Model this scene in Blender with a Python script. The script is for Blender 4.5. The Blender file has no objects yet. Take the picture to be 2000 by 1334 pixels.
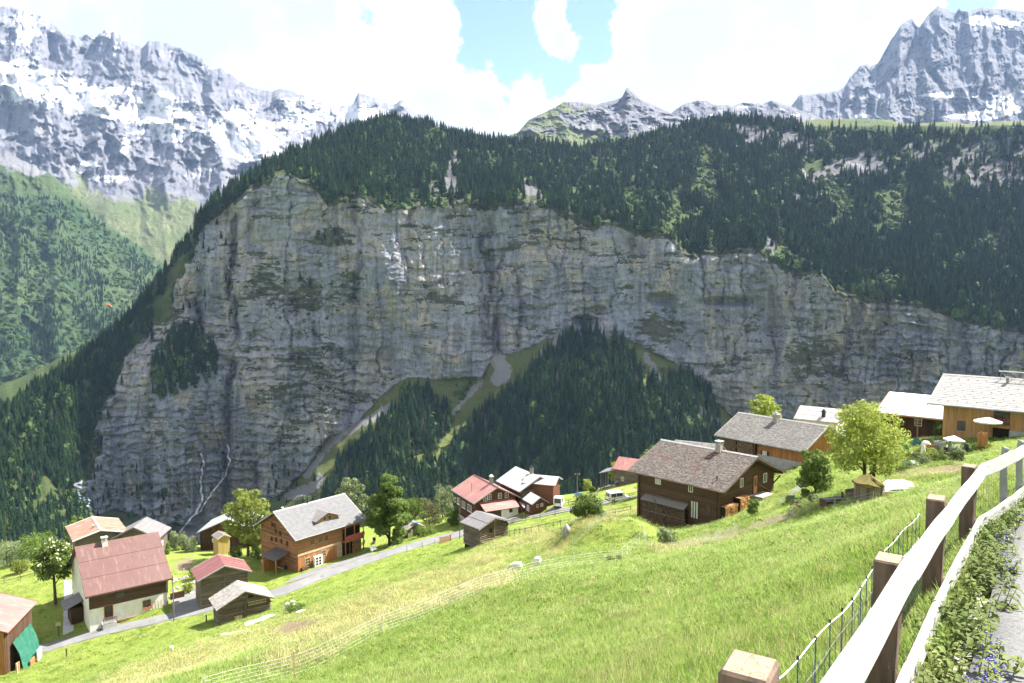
import bpy, bmesh, math, random
import numpy as np
from mathutils import Vector, Matrix

# ------------------------------------------------------------------ camera, sky, sun, exposure
S = bpy.context.scene
COL = S.collection
F, HOR = 1500.0, 560.0                       # focal length and horizon in photo pixels (2000 x 1334)
PITCH = math.atan((667 - HOR) / F)
CP, SP = math.cos(PITCH), math.sin(PITCH)
cam = bpy.data.cameras.new('camera')
cam.sensor_width = 36.0
cam.lens = 36.0 * F / 2000.0
cam.clip_start, cam.clip_end = 0.1, 40000.0
camo = bpy.data.objects.new('camera', cam)
camo.rotation_euler = (math.pi / 2 - PITCH, 0, 0)
COL.objects.link(camo)
S.camera = camo

SUN_EL, SUN_AZ = 52.0, 64.0                  # degrees: height above the horizon, clockwise from straight ahead
sd = Vector((math.cos(math.radians(SUN_EL)) * math.sin(math.radians(SUN_AZ)),
             math.cos(math.radians(SUN_EL)) * math.cos(math.radians(SUN_AZ)), math.sin(math.radians(SUN_EL))))
sun = bpy.data.lights.new('sun', 'SUN')
sun.energy = 4.8
sun.angle = math.radians(0.5)
sun.color = (1.0, 0.955, 0.88)
suno = bpy.data.objects.new('sun', sun)
suno.rotation_euler = sd.to_track_quat('Z', 'Y').to_euler()
COL.objects.link(suno)

S.view_settings.view_transform = 'Standard'
S.view_settings.look = 'None'
S.view_settings.exposure = 2.12
S.view_settings.gamma = 1.0
S.view_settings.use_curve_mapping = False
S.cycles.volume_bounces = 0
S.cycles.max_bounces = 5
S.cycles.diffuse_bounces = 2
S.cycles.use_adaptive_sampling = True
S.cycles.adaptive_threshold = 0.03
S.cycles.transparent_max_bounces = 8
S.cycles.use_denoising = True


def ray(px, py):
    a, b = (px - 1000) / F, (667 - py) / F
    return np.array([a, CP + b * SP, -SP + b * CP])


def at(px, py, Y):
    d = ray(px, py)
    return d * (Y / d[1])


def onz(px, py, z):
    d = ray(px, py)
    return d * (z / d[2])


def proj(P):
    f = P[1] * CP - P[2] * SP
    return 1000 + F * P[0] / f, 667 - F * (P[1] * SP + P[2] * CP) / f


def nd(nt, kind, **kw):
    n = nt.nodes.new(kind)
    for k, v in kw.items():
        if k == 'i':
            for a, b in v.items():
                if isinstance(b, bpy.types.NodeSocket):
                    nt.links.new(b, n.inputs[a])
                else:
                    n.inputs[a].default_value = b
        else:
            setattr(n, k, v)
    return n


def mth(nt, op, a, b=None, c=None, clamp=False):
    n = nt.nodes.new('ShaderNodeMath')
    n.operation = op
    n.use_clamp = clamp
    for i, v in enumerate((a, b, c)):
        if v is None:
            continue
        if isinstance(v, bpy.types.NodeSocket):
            nt.links.new(v, n.inputs[i])
        else:
            n.inputs[i].default_value = v
    return n.outputs[0]


def mapr(nt, v, a, b, c=0.0, d=1.0, smooth=True):
    n = nd(nt, 'ShaderNodeMapRange', interpolation_type='SMOOTHSTEP' if smooth else 'LINEAR', clamp=True)
    nt.links.new(v, n.inputs[0])
    for i, x in enumerate((a, b, c, d)):
        n.inputs[i + 1].default_value = x
    return n.outputs[0]


def mix(nt, f, a, b, mode='MIX'):
    n = nd(nt, 'ShaderNodeMix', data_type='RGBA', blend_type=mode)
    for idx, v in ((0, f), (6, a), (7, b)):
        if isinstance(v, bpy.types.NodeSocket):
            nt.links.new(v, n.inputs[idx])
        elif idx == 0:
            n.inputs[0].default_value = v
        else:
            n.inputs[idx].default_value = (*v, 1) if len(v) == 3 else v
    return n.outputs[2]


def noise(nt, vec, scale, detail=4, rough=0.55, dist=0.0):
    n = nd(nt, 'ShaderNodeTexNoise')
    if vec is not None:
        nt.links.new(vec, n.inputs['Vector'])
    n.inputs['Scale'].default_value = scale
    n.inputs['Detail'].default_value = detail
    n.inputs['Roughness'].default_value = rough
    n.inputs['Distortion'].default_value = dist
    return n.outputs['Fac']


# sky: Nishita with procedural cumulus over it
W = bpy.data.worlds.new('World')
S.world = W
W.use_nodes = True
nt = W.node_tree
nt.nodes.clear()
sky = nd(nt, 'ShaderNodeTexSky', sky_type='NISHITA', sun_disc=False, sun_elevation=math.radians(SUN_EL),
         sun_rotation=math.radians(SUN_AZ), air_density=1.0, dust_density=0.3, ozone_density=1.2, altitude=1300)
geo = nd(nt, 'ShaderNodeTexCoord').outputs['Generated']
wv = nd(nt, 'ShaderNodeTexNoise', i={'Vector': geo, 'Scale': 9.0, 'Detail': 9.0, 'Roughness': .62})
warp = nd(nt, 'ShaderNodeVectorMath', operation='MULTIPLY_ADD', i={0: wv.outputs['Color'], 1: (.13, .13, .13), 2: geo}).outputs[0]
warp = nd(nt, 'ShaderNodeVectorMath', operation='SUBTRACT', i={0: warp, 1: (.065, .065, .065)}).outputs[0]
warp = nd(nt, 'ShaderNodeVectorMath', operation='NORMALIZE', i={0: warp}).outputs[0]
dens = mth(nt, 'MULTIPLY_ADD', noise(nt, geo, 3.2, 9, .6), 0.75, 0.325)
dens = mth(nt, 'ADD', dens, mth(nt, 'MULTIPLY_ADD', noise(nt, geo, 22.0, 8, .65), 1.1, -.55))


def blob(px, py, r, amt):
    global dens
    v = Vector(ray(px, py)).normalized()
    d = nd(nt, 'ShaderNodeVectorMath', operation='DOT_PRODUCT', i={0: warp, 1: v}).outputs['Value']
    ang = r / F
    m = mapr(nt, d, math.cos(ang * 1.25), math.cos(ang * 0.45), 0, amt)
    dens = mth(nt, 'ADD', dens, m)


for b in ((980, 70, 92, -.55), (1035, 128, 70, -.5), (1075, 30, 110, -.5), (1175, 45, 72, -.55), (1165, 95, 50, -.45), (915, 15, 85, -.55), (770, -8, 60, -.3),
          (690, 4, 34, -.3), (1100, 160, 34, -.4), (1850, 5, 55, -.5), (1900, 5, 40, -.4), (1088, 62, 62, 1.0), (1135, 85, 26, .55), (965, 22, 36, .5),
          (850, 110, 120, .4), (1300, 60, 100, .4), (1000, 200, 90, .35), (1250, 170, 110, .4), (500, 80, 250, .35), (1600, 100, 250, .35), (820, 60, 60, .3)):
    blob(*b)
cl = mapr(nt, dens, 0.34, 0.66)
shade = mapr(nt, mth(nt, 'ADD', noise(nt, geo, 5.0, 7, .6), mth(nt, 'MULTIPLY', mapr(nt, dens, .5, 1.3), -.18)), .26, .64, .58, 1.0)
ccol = nd(nt, 'ShaderNodeVectorMath', operation='SCALE', i={0: (.35, .355, .37), 'Scale': shade}).outputs[0]
skyc = nd(nt, 'ShaderNodeVectorMath', operation='SCALE', i={0: sky.outputs[0], 'Scale': 0.056}).outputs[0]
bg = nd(nt, 'ShaderNodeBackground', i={'Color': mix(nt, cl, skyc, ccol), 'Strength': 1.0})
nt.links.new(bg.outputs[0], nd(nt, 'ShaderNodeOutputWorld').inputs[0])

# ------------------------------------------------------------------ helpers
rng = np.random.default_rng(7)
random.seed(5)


def tag(o, label=None, cat=None, group=None, kind=None):
    for k, v in (('label', label), ('category', cat), ('group', group), ('kind', kind)):
        if v:
            o[k] = v
    return o


def link(name, me, mat=None, parent=None):
    o = bpy.data.objects.new(name, me)
    COL.objects.link(o)
    if mat is not None and me is not None and not me.materials:
        me.materials.append(mat)
    if parent is not None:
        o.parent = parent
    return o


def empty(name, loc=(0, 0, 0), rz=0.0):
    o = bpy.data.objects.new(name, None)
    o.location = loc
    o.rotation_euler = (0, 0, rz)
    o.empty_display_size = 0.2
    COL.objects.link(o)
    return o


def copy_tree(o, parent=None):
    c = o.copy()
    COL.objects.link(c)
    c.parent = parent
    for ch in list(o.children):
        copy_tree(ch, c)
    return c


class MB:
    """collects simple shapes into one mesh"""

    def __init__(self):
        self.v, self.f = [], []

    def add(self, vs, fs):
        n = len(self.v)
        self.v += [tuple(map(float, p)) for p in vs]
        self.f += [tuple(n + i for i in f) for f in fs]
        return self

    def box(self, x0, y0, z0, x1, y1, z1, M=None):
        p = [(x, y, z) for z in (z0, z1) for y in (y0, y1) for x in (x0, x1)]
        if M is not None:
            p = [tuple(M @ Vector(q)) for q in p]
        return self.add(p, [(0, 2, 3, 1), (4, 5, 7, 6), (0, 1, 5, 4), (2, 6, 7, 3), (0, 4, 6, 2), (1, 3, 7, 5)])

    def tube(self, pts, rad, n=6, cap=True):
        pts = [Vector(p) for p in pts]
        if not hasattr(rad, '__len__'):
            rad = [rad] * len(pts)
        rings = []
        base = len(self.v)
        for i, p in enumerate(pts):
            t = (pts[min(i + 1, len(pts) - 1)] - pts[max(i - 1, 0)]).normalized()
            a = t.orthogonal().normalized() if abs(t.z) > .95 else t.cross(Vector((0, 0, 1))).normalized()
            b = t.cross(a)
            for k in range(n):
                q = 2 * math.pi * k / n
                self.v.append(tuple(p + (a * math.cos(q) + b * math.sin(q)) * rad[i]))
        for i in range(len(pts) - 1):
            for k in range(n):
                k2 = (k + 1) % n
                self.f.append((base + i * n + k, base + i * n + k2, base + (i + 1) * n + k2, base + (i + 1) * n + k))
        if cap:
            self.f.append(tuple(base + k for k in reversed(range(n))))
            self.f.append(tuple(base + (len(pts) - 1) * n + k for k in range(n)))
        return self

    def prism(self, poly, axis, a, b):
        """poly of 2D points in the two other axes, extruded from a to b along axis (0,1,2)"""
        n = len(poly)
        vs = []
        for t in (a, b):
            for p in poly:
                q = list(p)
                q.insert(axis, t)
                vs.append(q)
        fs = [tuple(range(n)), tuple(range(2 * n - 1, n - 1, -1))]
        fs += [(i, i + n, (i + 1) % n + n, (i + 1) % n) for i in range(n)]
        return self.add(vs, fs)

    def mesh(self, name, smooth=False):
        me = bpy.data.meshes.new(name)
        me.from_pydata(self.v, [], self.f)
        bm = bmesh.new()
        bm.from_mesh(me)
        bmesh.ops.recalc_face_normals(bm, faces=bm.faces)
        bm.to_mesh(me)
        bm.free()
        if smooth:
            me.shade_smooth()
        return me

    def build(self, name, mat, parent=None, smooth=False):
        return link(name, self.mesh(name, smooth), mat, parent)


def grid_mesh(name, P, smooth=True):
    """P: (ny, nx, 3) array"""
    ny, nx = P.shape[:2]
    i = np.arange(ny * nx).reshape(ny, nx)
    q = np.stack([i[:-1, :-1], i[1:, :-1], i[1:, 1:], i[:-1, 1:]], -1).reshape(-1, 4)
    me = bpy.data.meshes.new(name)
    me.vertices.add(ny * nx)
    me.vertices.foreach_set('co', P.reshape(-1).astype(np.float32))
    me.loops.add(q.size)
    me.loops.foreach_set('vertex_index', q.reshape(-1).astype(np.int32))
    me.polygons.add(len(q))
    me.polygons.foreach_set('loop_start', (np.arange(len(q)) * 4).astype(np.int32))
    me.update(calc_edges=True)
    if smooth:
        me.shade_smooth()
    return me


def attr(me, name, arr):
    a = me.attributes.new(name, 'FLOAT', 'POINT')
    a.data.foreach_set('value', np.ascontiguousarray(arr, dtype=np.float32).reshape(-1))


def _h(ix, iy, seed):
    h = (ix.astype(np.int64) * 374761393 + iy.astype(np.int64) * 668265263 + seed * 974634777) & 0x7fffffff
    h = ((h ^ (h >> 13)) * 1274126177) & 0x7fffffff
    return ((h ^ (h >> 16)) & 0xffff) / 65535.0


def vn(x, y, seed=0):
    ix, iy = np.floor(x), np.floor(y)
    fx, fy = x - ix, y - iy
    fx, fy = fx * fx * fx * (fx * (fx * 6 - 15) + 10), fy * fy * fy * (fy * (fy * 6 - 15) + 10)
    a, b = _h(ix, iy, seed), _h(ix + 1, iy, seed)
    c, d = _h(ix, iy + 1, seed), _h(ix + 1, iy + 1, seed)
    return (a + (b - a) * fx) * (1 - fy) + (c + (d - c) * fx) * fy


def fbm(x, y, oct=5, seed=0, gain=.5):
    s, a, t = 0.0, 1.0, 0.0
    for o in range(oct):
        s = s + a * (vn(x * 2 ** o + 17.3 * o, y * 2 ** o + 5.1 * o, seed + o) - .5)
        t += a
        a *= gain
    return s / t * 2


def ridged(x, y, oct=5, seed=0, gain=.5):
    s, a, t = 0.0, 1.0, 0.0
    for o in range(oct):
        s = s + a * (1 - np.abs(vn(x * 2 ** o + 7.7 * o, y * 2 ** o + 3.3 * o, seed + o) * 2 - 1) * 2)
        t += a
        a *= gain
    return s / t


def sstep(x, a, b):
    t = np.clip((x - a) / (b - a), 0, 1)
    return t * t * (3 - 2 * t)


def inpoly(x, y, poly):
    r = np.zeros(x.shape, bool)
    n = len(poly)
    for i in range(n):
        (x1, y1), (x2, y2) = poly[i], poly[(i + 1) % n]
        if y1 == y2:
            continue
        c = ((y1 > y) != (y2 > y)) & (x < (x2 - x1) * (y - y1) / (y2 - y1) + x1)
        r ^= c
    return r


def segdist(x, y, pl):
    d = np.full(np.shape(x), 1e9)
    for (x1, y1), (x2, y2) in zip(pl[:-1], pl[1:]):
        vx, vy = x2 - x1, y2 - y1
        t = np.clip(((x - x1) * vx + (y - y1) * vy) / (vx * vx + vy * vy + 1e-9), 0, 1)
        d = np.minimum(d, np.hypot(x - x1 - t * vx, y - y1 - t * vy))
    return d


def smooth2(A, n=2):
    for _ in range(n):
        P = np.pad(A, 1, mode='edge')
        A = (P[:-2, 1:-1] + P[2:, 1:-1] + P[1:-1, :-2] + P[1:-1, 2:] + 2 * A) / 6
    return A


# ------------------------------------------------------------------ materials
def material(name, rough=.8, spec=.3):
    m = bpy.data.materials.new(name)
    m.use_nodes = True
    t = m.node_tree
    t.nodes.clear()
    b = nd(t, 'ShaderNodeBsdfPrincipled')
    b.inputs['Roughness'].default_value = rough
    b.inputs['Specular IOR Level'].default_value = spec
    t.links.new(b.outputs[0], nd(t, 'ShaderNodeOutputMaterial').inputs[0])
    return m, t, b


def setc(t, b, col):
    if isinstance(col, bpy.types.NodeSocket):
        t.links.new(col, b.inputs['Base Color'])
    else:
        b.inputs['Base Color'].default_value = (*col, 1)


def bump(t, b, h, strength=.5, dist=.1):
    n = nd(t, 'ShaderNodeBump', i={'Strength': strength, 'Distance': dist, 'Height': h})
    t.links.new(n.outputs[0], b.inputs['Normal'])


def coords(t, sc=(1, 1, 1), kind='Object'):
    c = nd(t, 'ShaderNodeTexCoord').outputs[kind]
    if sc == (1, 1, 1):
        return c
    return nd(t, 'ShaderNodeVectorMath', operation='MULTIPLY', i={0: c, 1: sc}).outputs[0]


def gpos(t, sc=(1, 1, 1)):
    c = nd(t, 'ShaderNodeNewGeometry').outputs['Position']
    return nd(t, 'ShaderNodeVectorMath', operation='MULTIPLY', i={0: c, 1: sc}).outputs[0]


def at_(t, name):
    return nd(t, 'ShaderNodeAttribute', attribute_name=name).outputs['Fac']


def plain(name, c1, c2=None, scale=3.0, rough=.8, spec=.3, rnd=0.0, bmp=0.0, sc=(1, 1, 1), metal=0.0, detail=5):
    """two-tone noise material, optional per-object tone change"""
    m, t, b = material(name, rough, spec)
    b.inputs['Metallic'].default_value = metal
    if c2 is None:
        c2 = tuple(x * .75 for x in c1)
    n = noise(t, coords(t, sc), scale, detail, .6)
    col = mix(t, mapr(t, n, .3, .7), c1, c2)
    if rnd:
        r = nd(t, 'ShaderNodeObjectInfo').outputs['Random']
        k = mapr(t, r, 0, 1, 1 - rnd, 1 + rnd, False)
        col = nd(t, 'ShaderNodeVectorMath', operation='SCALE', i={0: col, 'Scale': k}).outputs[0]
    setc(t, b, col)
    if bmp:
        bump(t, b, n, .6, bmp)
    return m


M = {}
# ------------------------------------------------------------------ village ground
GP = [(-60, 1316, 103), (0, 1293, 105), (180, 1240, 110), (340, 1205, 112), (430, 1185, 114), (540, 1158, 118), (640, 1120, 124), (760, 1080, 130),
      (860, 1052, 134), (1000, 1020, 137), (1060, 1003, 135), (1140, 990, 133), (1250, 970, 128),
      (939, 1067, 105), (990, 1046, 108), (435, 1224, 103), (524, 1190, 107), (400, 1185, 114.5), (584, 1121, 126.5), (695, 1087, 133),
      (670, 1190, 78), (600, 1240, 62), (900, 1100, 90), (780, 1150, 80), (1050, 1107, 62), (1000, 1120, 64), (1150, 1050, 78), (1090, 1040, 92),
      (1407, 1020, 78.5), (1260, 1028, 86.5), (1250, 1000, 104), (1300, 1068, 68), (1372, 1058, 66), (1450, 1010, 73), (1520, 985, 76), (1600, 957, 76),
      (1690, 962, 63), (1560, 1000, 65), (1400, 1075, 58), (1600, 1020, 50), (1800, 960, 56), (1900, 930, 50), (1850, 905, 71), (1900, 880, 79), (1750, 920, 75),
      (1640, 930, 80), (1560, 960, 80), (1842, 858, 87),
      (1000, 1334, 14), (1300, 1334, 7.8), (1700, 1010, 38), (1740, 1050, 23), (1500, 1150, 20), (1200, 1200, 29), (1600, 1200, 10), (1672, 1190, 7.2),
      (800, 1334, 22), (600, 1334, 30), (575, 1322, 33), (748, 1243, 36), (925, 1170, 42), (1120, 1115, 50), (1200, 1100, 54), (1248, 1064, 66),
      (460, 1335, 33), (460, 1280, 62), (460, 1240, 90), (300, 1334, 62), (300, 1280, 90), (150, 1334, 86), (0, 1334, 94), (-150, 1334, 95),
      (-200, 1262, 116), (90, 1160, 125), (40, 1120, 140), (130, 1082, 152), (480, 1090, 138), (420, 1075, 150), (330, 1105, 135), (720, 1060, 142), (600, 1050, 150),
      (850, 1012, 154), (1000, 980, 155), (1130, 966, 152), (1200, 946, 158), (1300, 930, 142), (1450, 900, 124), (1700, 850, 130), (1900, 828, 122), (2100, 850, 90)]
GC = [tuple(at(*g)) for g in GP]
GC += [(.45, 1.9, -2.1), (1.75, 3.9, -2.47), (3.1, 6.0, -2.8), (4.8, 8.3, -3.05), (8.6, 13.5, -3.6), (16, 21, -4.9), (27, 32, -7.0), (42, 46, -9.4),
       (3.2, 4.2, -2.2), (4.9, 6.3, -2.45), (6.5, 8.3, -2.7), (-1, -.5, -1.6), (1.6, .8, -1.7), (-12, -14, -1.3), (12, 2, 1.0), (24, 8, 5), (45, 22, 8),
       (70, 50, 2), (95, 90, -8), (-30, 8, -13.5), (-30, -15, -12), (-62, 30, -28), (-100, 60, -42), (-140, 90, -52), (-60, -15, -24), (-140, 0, -48), (40, -15, 16),
       (-150, 150, -64), (-100, 175, -64), (-50, 178, -60), (0, 178, -55), (50, 170, -44), (100, 155, -30), (130, 130, -22),
       (-120, 205, -84), (-60, 205, -78), (0, 205, -72), (60, 205, -64), (110, 205, -58)]
GC = np.array(GC)


def _k(r2):
    return .5 * r2 * np.log(r2 + 1e-9)


n_ = len(GC)
A_ = np.zeros((n_ + 3, n_ + 3))
A_[:n_, :n_] = _k((GC[:, None, 0] - GC[None, :, 0]) ** 2 + (GC[:, None, 1] - GC[None, :, 1]) ** 2) + np.eye(n_) * 2.0
A_[:n_, n_:] = np.c_[np.ones(n_), GC[:, :2]]
A_[n_:, :n_] = A_[:n_, n_:].T
RW = np.linalg.solve(A_, np.r_[GC[:, 2], 0, 0, 0])


def rbf(x, y):
    x, y = np.asarray(x, float), np.asarray(y, float)
    sh = x.shape
    x, y = x.ravel(), y.ravel()
    z = RW[n_] + RW[n_ + 1] * x + RW[n_ + 2] * y
    for i in range(n_):
        z = z + RW[i] * _k((x - GC[i, 0]) ** 2 + (y - GC[i, 1]) ** 2)
    return z.reshape(sh)


def catmull(pts, step):
    pts = [np.array(p, float) for p in pts]
    P = [2 * pts[0] - pts[1]] + pts + [2 * pts[-1] - pts[-2]]
    out = []
    for i in range(1, len(P) - 2):
        n = max(2, int(np.linalg.norm(P[i + 1] - P[i]) / step))
        for k in range(n):
            t = k / n
            out.append(.5 * (2 * P[i] + (P[i + 1] - P[i - 1]) * t + (2 * P[i - 1] - 5 * P[i] + 4 * P[i + 1] - P[i + 2]) * t * t
                             + (3 * P[i] - P[i - 1] - 3 * P[i + 1] + P[i + 2]) * t ** 3))
    out.append(pts[-1])
    return np.array(out)


ROAD = catmull([at(*p)[:2] for p in ((-140, 1340, 100), (-60, 1316, 103), (0, 1293, 105), (180, 1240, 110), (340, 1205, 112.5), (440, 1183, 115), (540, 1158, 118),
                                     (640, 1122, 124), (760, 1082, 130), (860, 1052, 134), (1000, 1019, 137), (1060, 1003, 135), (1140, 990, 133), (1200, 981, 131),
                                     (1260, 968, 127), (1330, 945, 120))], 1.0)
PATH = catmull([(-2.6, -4.5), (-.6, -1.6), (1.35, .8), (3.42, 3.6), (4.94, 5.75), (6.6, 7.9), (11, 13.2), (19, 21), (30, 31.5), (46, 46)], .5)   # asphalt footpath centre line


def near_line(x, y, L):
    d = np.full(x.shape, 1e9)
    k = np.zeros(x.shape, int)
    for i in range(len(L)):
        q = (x - L[i, 0]) ** 2 + (y - L[i, 1]) ** 2
        m = q < d
        d[m] = q[m]
        k[m] = i
    return np.sqrt(d), k


ROADZ = smooth2(rbf(ROAD[:, 0], ROAD[:, 1])[None], 30)[0]
PATHZ = -1.6 - .13 * PATH[:, 1]


def zfar(x, y):
    d = np.maximum(np.maximum(np.abs(x + 15) - 135, y - 195), 0)
    return d


XS = np.r_[-9000, -5000, -3000, -1800, -1000, -600, -400, -290, -220, -185, np.arange(-155, 131, .8), 160, 200, 270, 380, 600, 1000, 1800, 3000, 5000, 9000]
YS = np.r_[-3000, -1000, -400, -150, -70, -35, np.arange(-16, 206, .8), 225, 250, 290, 350, 430, 540, 700, 1000, 1500, 2500, 4000, 6500, 10000]
GX, GY = np.meshgrid(XS, YS)
GZ = rbf(np.clip(GX, -165, 150), np.clip(GY, -40, 215))
_d = zfar(GX, GY)
GZ = np.where(_d > 0, np.maximum(GZ - _d * .62 * np.clip((GY - GX * .25) / 60, 0, 1), -370), GZ)
rd, rk = near_line(GX, GY, ROAD)
wr = 1 - sstep(rd, 2.0, 5.5)
GZ = GZ * (1 - wr) + (ROADZ[rk] - .03) * wr
pd, pk = near_line(GX, GY, PATH)
wp = 1 - sstep(pd, 1.05, 1.75)
GZ = GZ * (1 - wp) + (PATHZ[pk] - .06) * wp
inner = (GX > -155) & (GX < 131) & (GY > -15) & (GY < 206)
GZ += np.where(inner, fbm(GX / 9, GY / 9, 4, 3) * .35 * sstep(np.hypot(GX, GY), 6, 40) * (1 - wr), 0)
_q = ((GX - 9.2) / 5.2) ** 2 + ((GY - 76.5) / 4.2) ** 2
GZ += 2.3 * np.exp(-_q ** 2)          # grassy hump with the round bush


def ground(x, y):
    """height of the village ground (bilinear)"""
    x, y = np.asarray(x, float), np.asarray(y, float)
    i = np.clip(np.searchsorted(XS, x) - 1, 0, len(XS) - 2)
    j = np.clip(np.searchsorted(YS, y) - 1, 0, len(YS) - 2)
    u = (x - XS[i]) / (XS[i + 1] - XS[i])
    v = (y - YS[j]) / (YS[j + 1] - YS[j])
    return (GZ[j, i] * (1 - u) + GZ[j, i + 1] * u) * (1 - v) + (GZ[j + 1, i] * (1 - u) + GZ[j + 1, i + 1] * u) * v


def hit(px, py, lo=1.5, hi=210.0):
    """first point of the ground along the view ray through a photo pixel"""
    d = ray(px, py)
    ys = np.linspace(lo, hi, 2600)
    P = d[None] * (ys / d[1])[:, None]
    below = P[:, 2] < ground(P[:, 0], P[:, 1])
    k = int(np.argmax(below)) if below.any() else len(ys) - 1
    p = P[k].copy()
    p[2] = float(ground(p[0], p[1]))
    return p


me = grid_mesh('ground', np.stack([GX, GY, GZ], -1))
pxg = 1000 + F * GX / np.maximum(GY * CP - GZ * SP, .1)
pyg = 667 - F * (GY * SP + GZ * CP) / np.maximum(GY * CP - GZ * SP, .1)
# strips of dry, uncut grass and bare garden soil have their own colour
dry = np.zeros(GX.shape)
for pl, w in (([(230, 1340), (480, 1250), (700, 1195), (880, 1130), (960, 1095)], 42), ([(560, 1290), (760, 1210), (1000, 1120)], 26), ([(930, 1095), (1040, 1045), (1110, 1050), (1075, 1075)], 24),
              ([(1290, 1075), (1400, 1052), (1440, 1048)], 14), ([(1130, 1020), (1250, 995)], 14), ([(1760, 930), (1840, 925), (1900, 920)], 12), ([(1180, 950), (1255, 960)], 8)):
    wx = fbm(GX / 3, GY / 3, 3, 41) * 22
    dry = np.maximum(dry, 1 - sstep(segdist(pxg + wx, pyg + wx * .5, pl), w * .35, w))
soil = np.zeros(GX.shape)
for poly in ([(560, 1216), (620, 1207), (632, 1222), (575, 1238), (530, 1240)], [(1395, 1052), (1440, 1030), (1545, 1003), (1600, 985), (1560, 1010), (1470, 1035), (1410, 1060)],
             [(1770, 915), (1900, 905), (1880, 925), (1790, 922)], [(335, 1105), (375, 1085), (385, 1105), (360, 1120)]):
    wx = fbm(GX / 1.5, GY / 1.5, 3, 43) * 10
    soil = np.maximum(soil, inpoly(pxg + wx, pyg + wx * .5, poly) * 1.0)
soil = smooth2(soil, 1)
scr = np.zeros(GX.shape)
attr(me, 'dry', dry * inner)
attr(me, 'soil', soil * inner)
m, t, b = material('meadow_ground', .9, .15)
P_ = gpos(t)
g1 = mix(t, mapr(t, noise(t, P_, .22, 6, .6), .3, .7), (.185, .250, .045), (.265, .300, .075))
g1 = mix(t, mapr(t, noise(t, P_, 2.2, 6, .7), .35, .75), g1, (.135, .20, .018))
dn = mth(t, 'MULTIPLY', at_(t, 'dry'), mapr(t, noise(t, P_, .9, 6, .65), .25, .6))
g1 = mix(t, mth(t, 'MULTIPLY', dn, .7), g1, (.33, .31, .11))
g1 = mix(t, mapr(t, noise(t, P_, 6, 4, .6), .62, .78, 0, .5), g1, (.2, .2, .05))
g1 = mix(t, at_(t, 'soil'), g1, mix(t, noise(t, P_, 4, 5), (.15, .11, .075), (.26, .20, .14)))
setc(t, b, g1)
bump(t, b, noise(t, P_, 9, 5, .7), 1.0, .25)
M['meadow'] = m
o = link('ground', me, m)
tag(o, kind='structure')


def ribbon(name, L, Z, width, thick, mat, crown=.03, off=0.0, jit=0.0, edge=0.0):
    T = np.gradient(L, axis=0)
    T /= np.linalg.norm(T, axis=1)[:, None]
    N = np.c_[-T[:, 1], T[:, 0]]
    cols = []
    us = np.linspace(-.5, .5, 7)
    w = width * (1 + (fbm(np.arange(len(L)) / 6.0, np.zeros(len(L)), 3, 9) * jit if jit else 0))
    for u in us:
        p = L + N * ((u * w) + off)[:, None] if jit else L + N * (u * width + off)
        cols.append(np.c_[p, Z + crown * (1 - (2 * u) ** 2) + thick])
    top = np.stack(cols, 1)
    lo = top[:, [0, -1]].copy()
    lo[:, :, 2] -= .25
    return link(name, grid_mesh(name, np.concatenate([lo[:, :1], top, lo[:, 1:]], 1), False), mat)


m, t, b = material('asphalt_pale', .9, .2)
P_ = gpos(t)
c = mix(t, mapr(t, noise(t, P_, .35, 5, .6), .3, .7), (.145, .145, .146), (.195, .193, .19))
c = mix(t, mapr(t, noise(t, P_, 45, 3, .6), .45, .7, 0, .7), c, (.075, .075, .077))
c = mix(t, mapr(t, noise(t, P_, 1.2, 4, .6, .8), .60, .68, 0, .5), c, (.085, .084, .083))
setc(t, b, c)
bump(t, b, noise(t, P_, 60, 3, .7), .5, .01)
M['asphalt'] = m
o = tag(ribbon('road', ROAD, ROADZ, 3.1, .035, m, .03, 0, .12), kind='structure')
o = tag(ribbon('footpath', PATH, PATHZ, 2.0, .03, m, .015), kind='structure')

# ------------------------------------------------------------------ massif: profile lines in photo columns, distance for each
MX = np.linspace(-160, 2160, 1100)
ip = lambda L: np.interp(MX, [a for a, _ in L], [b for _, b in L])
CREST = [(-160, 900), (0, 802), (60, 762), (150, 702), (250, 622), (300, 560), (335, 512), (365, 460), (395, 420), (440, 378), (515, 328), (560, 310), (620, 280), (680, 255), (740, 240), (800, 238), (850, 245), (900, 262), (960, 276),
         (1040, 284), (1120, 290), (1200, 284), (1290, 258), (1350, 244), (1400, 233), (1480, 233), (1540, 240), (1570, 246), (1620, 246), (1700, 246), (1800, 244), (1900, 246), (2160, 246)]
TOP = [(-160, 915), (0, 830), (150, 740), (250, 665), (300, 615), (335, 565), (365, 490), (395, 430), (440, 395), (520, 350), (560, 340), (600, 345), (640, 390), (690, 378), (740, 392), (800, 408), (850, 396), (905, 394), (940, 398), (1000, 386), (1060, 398), (1130, 422),
       (1200, 437), (1300, 452), (1340, 482), (1400, 492), (1480, 482), (1540, 520), (1600, 532), (1640, 560), (1700, 577), (1800, 592), (1900, 622), (2000, 640), (2160, 660)]
BASE = [(-160, 1000), (0, 960), (150, 990), (280, 1010), (380, 1032), (470, 1000), (560, 960), (620, 882), (680, 842), (740, 772), (800, 742), (940, 742), (965, 702), (1000, 682), (1100, 655),
        (1140, 642), (1200, 652), (1260, 682), (1340, 724), (1400, 795), (1440, 815), (1560, 822), (1700, 810), (2160, 790)]
DC = [(-160, 960), (0, 1040), (200, 1180), (395, 1215), (520, 1300), (640, 1420), (800, 1600), (1000, 1650), (1400, 1750), (2160, 1500)]
DT = [(-160, 950), (0, 1000), (200, 1110), (300, 1130), (395, 1160), (520, 1170), (640, 1150), (800, 1170), (930, 1190), (1000, 1205), (1300, 1150), (1600, 1080), (2160, 940)]
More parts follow.
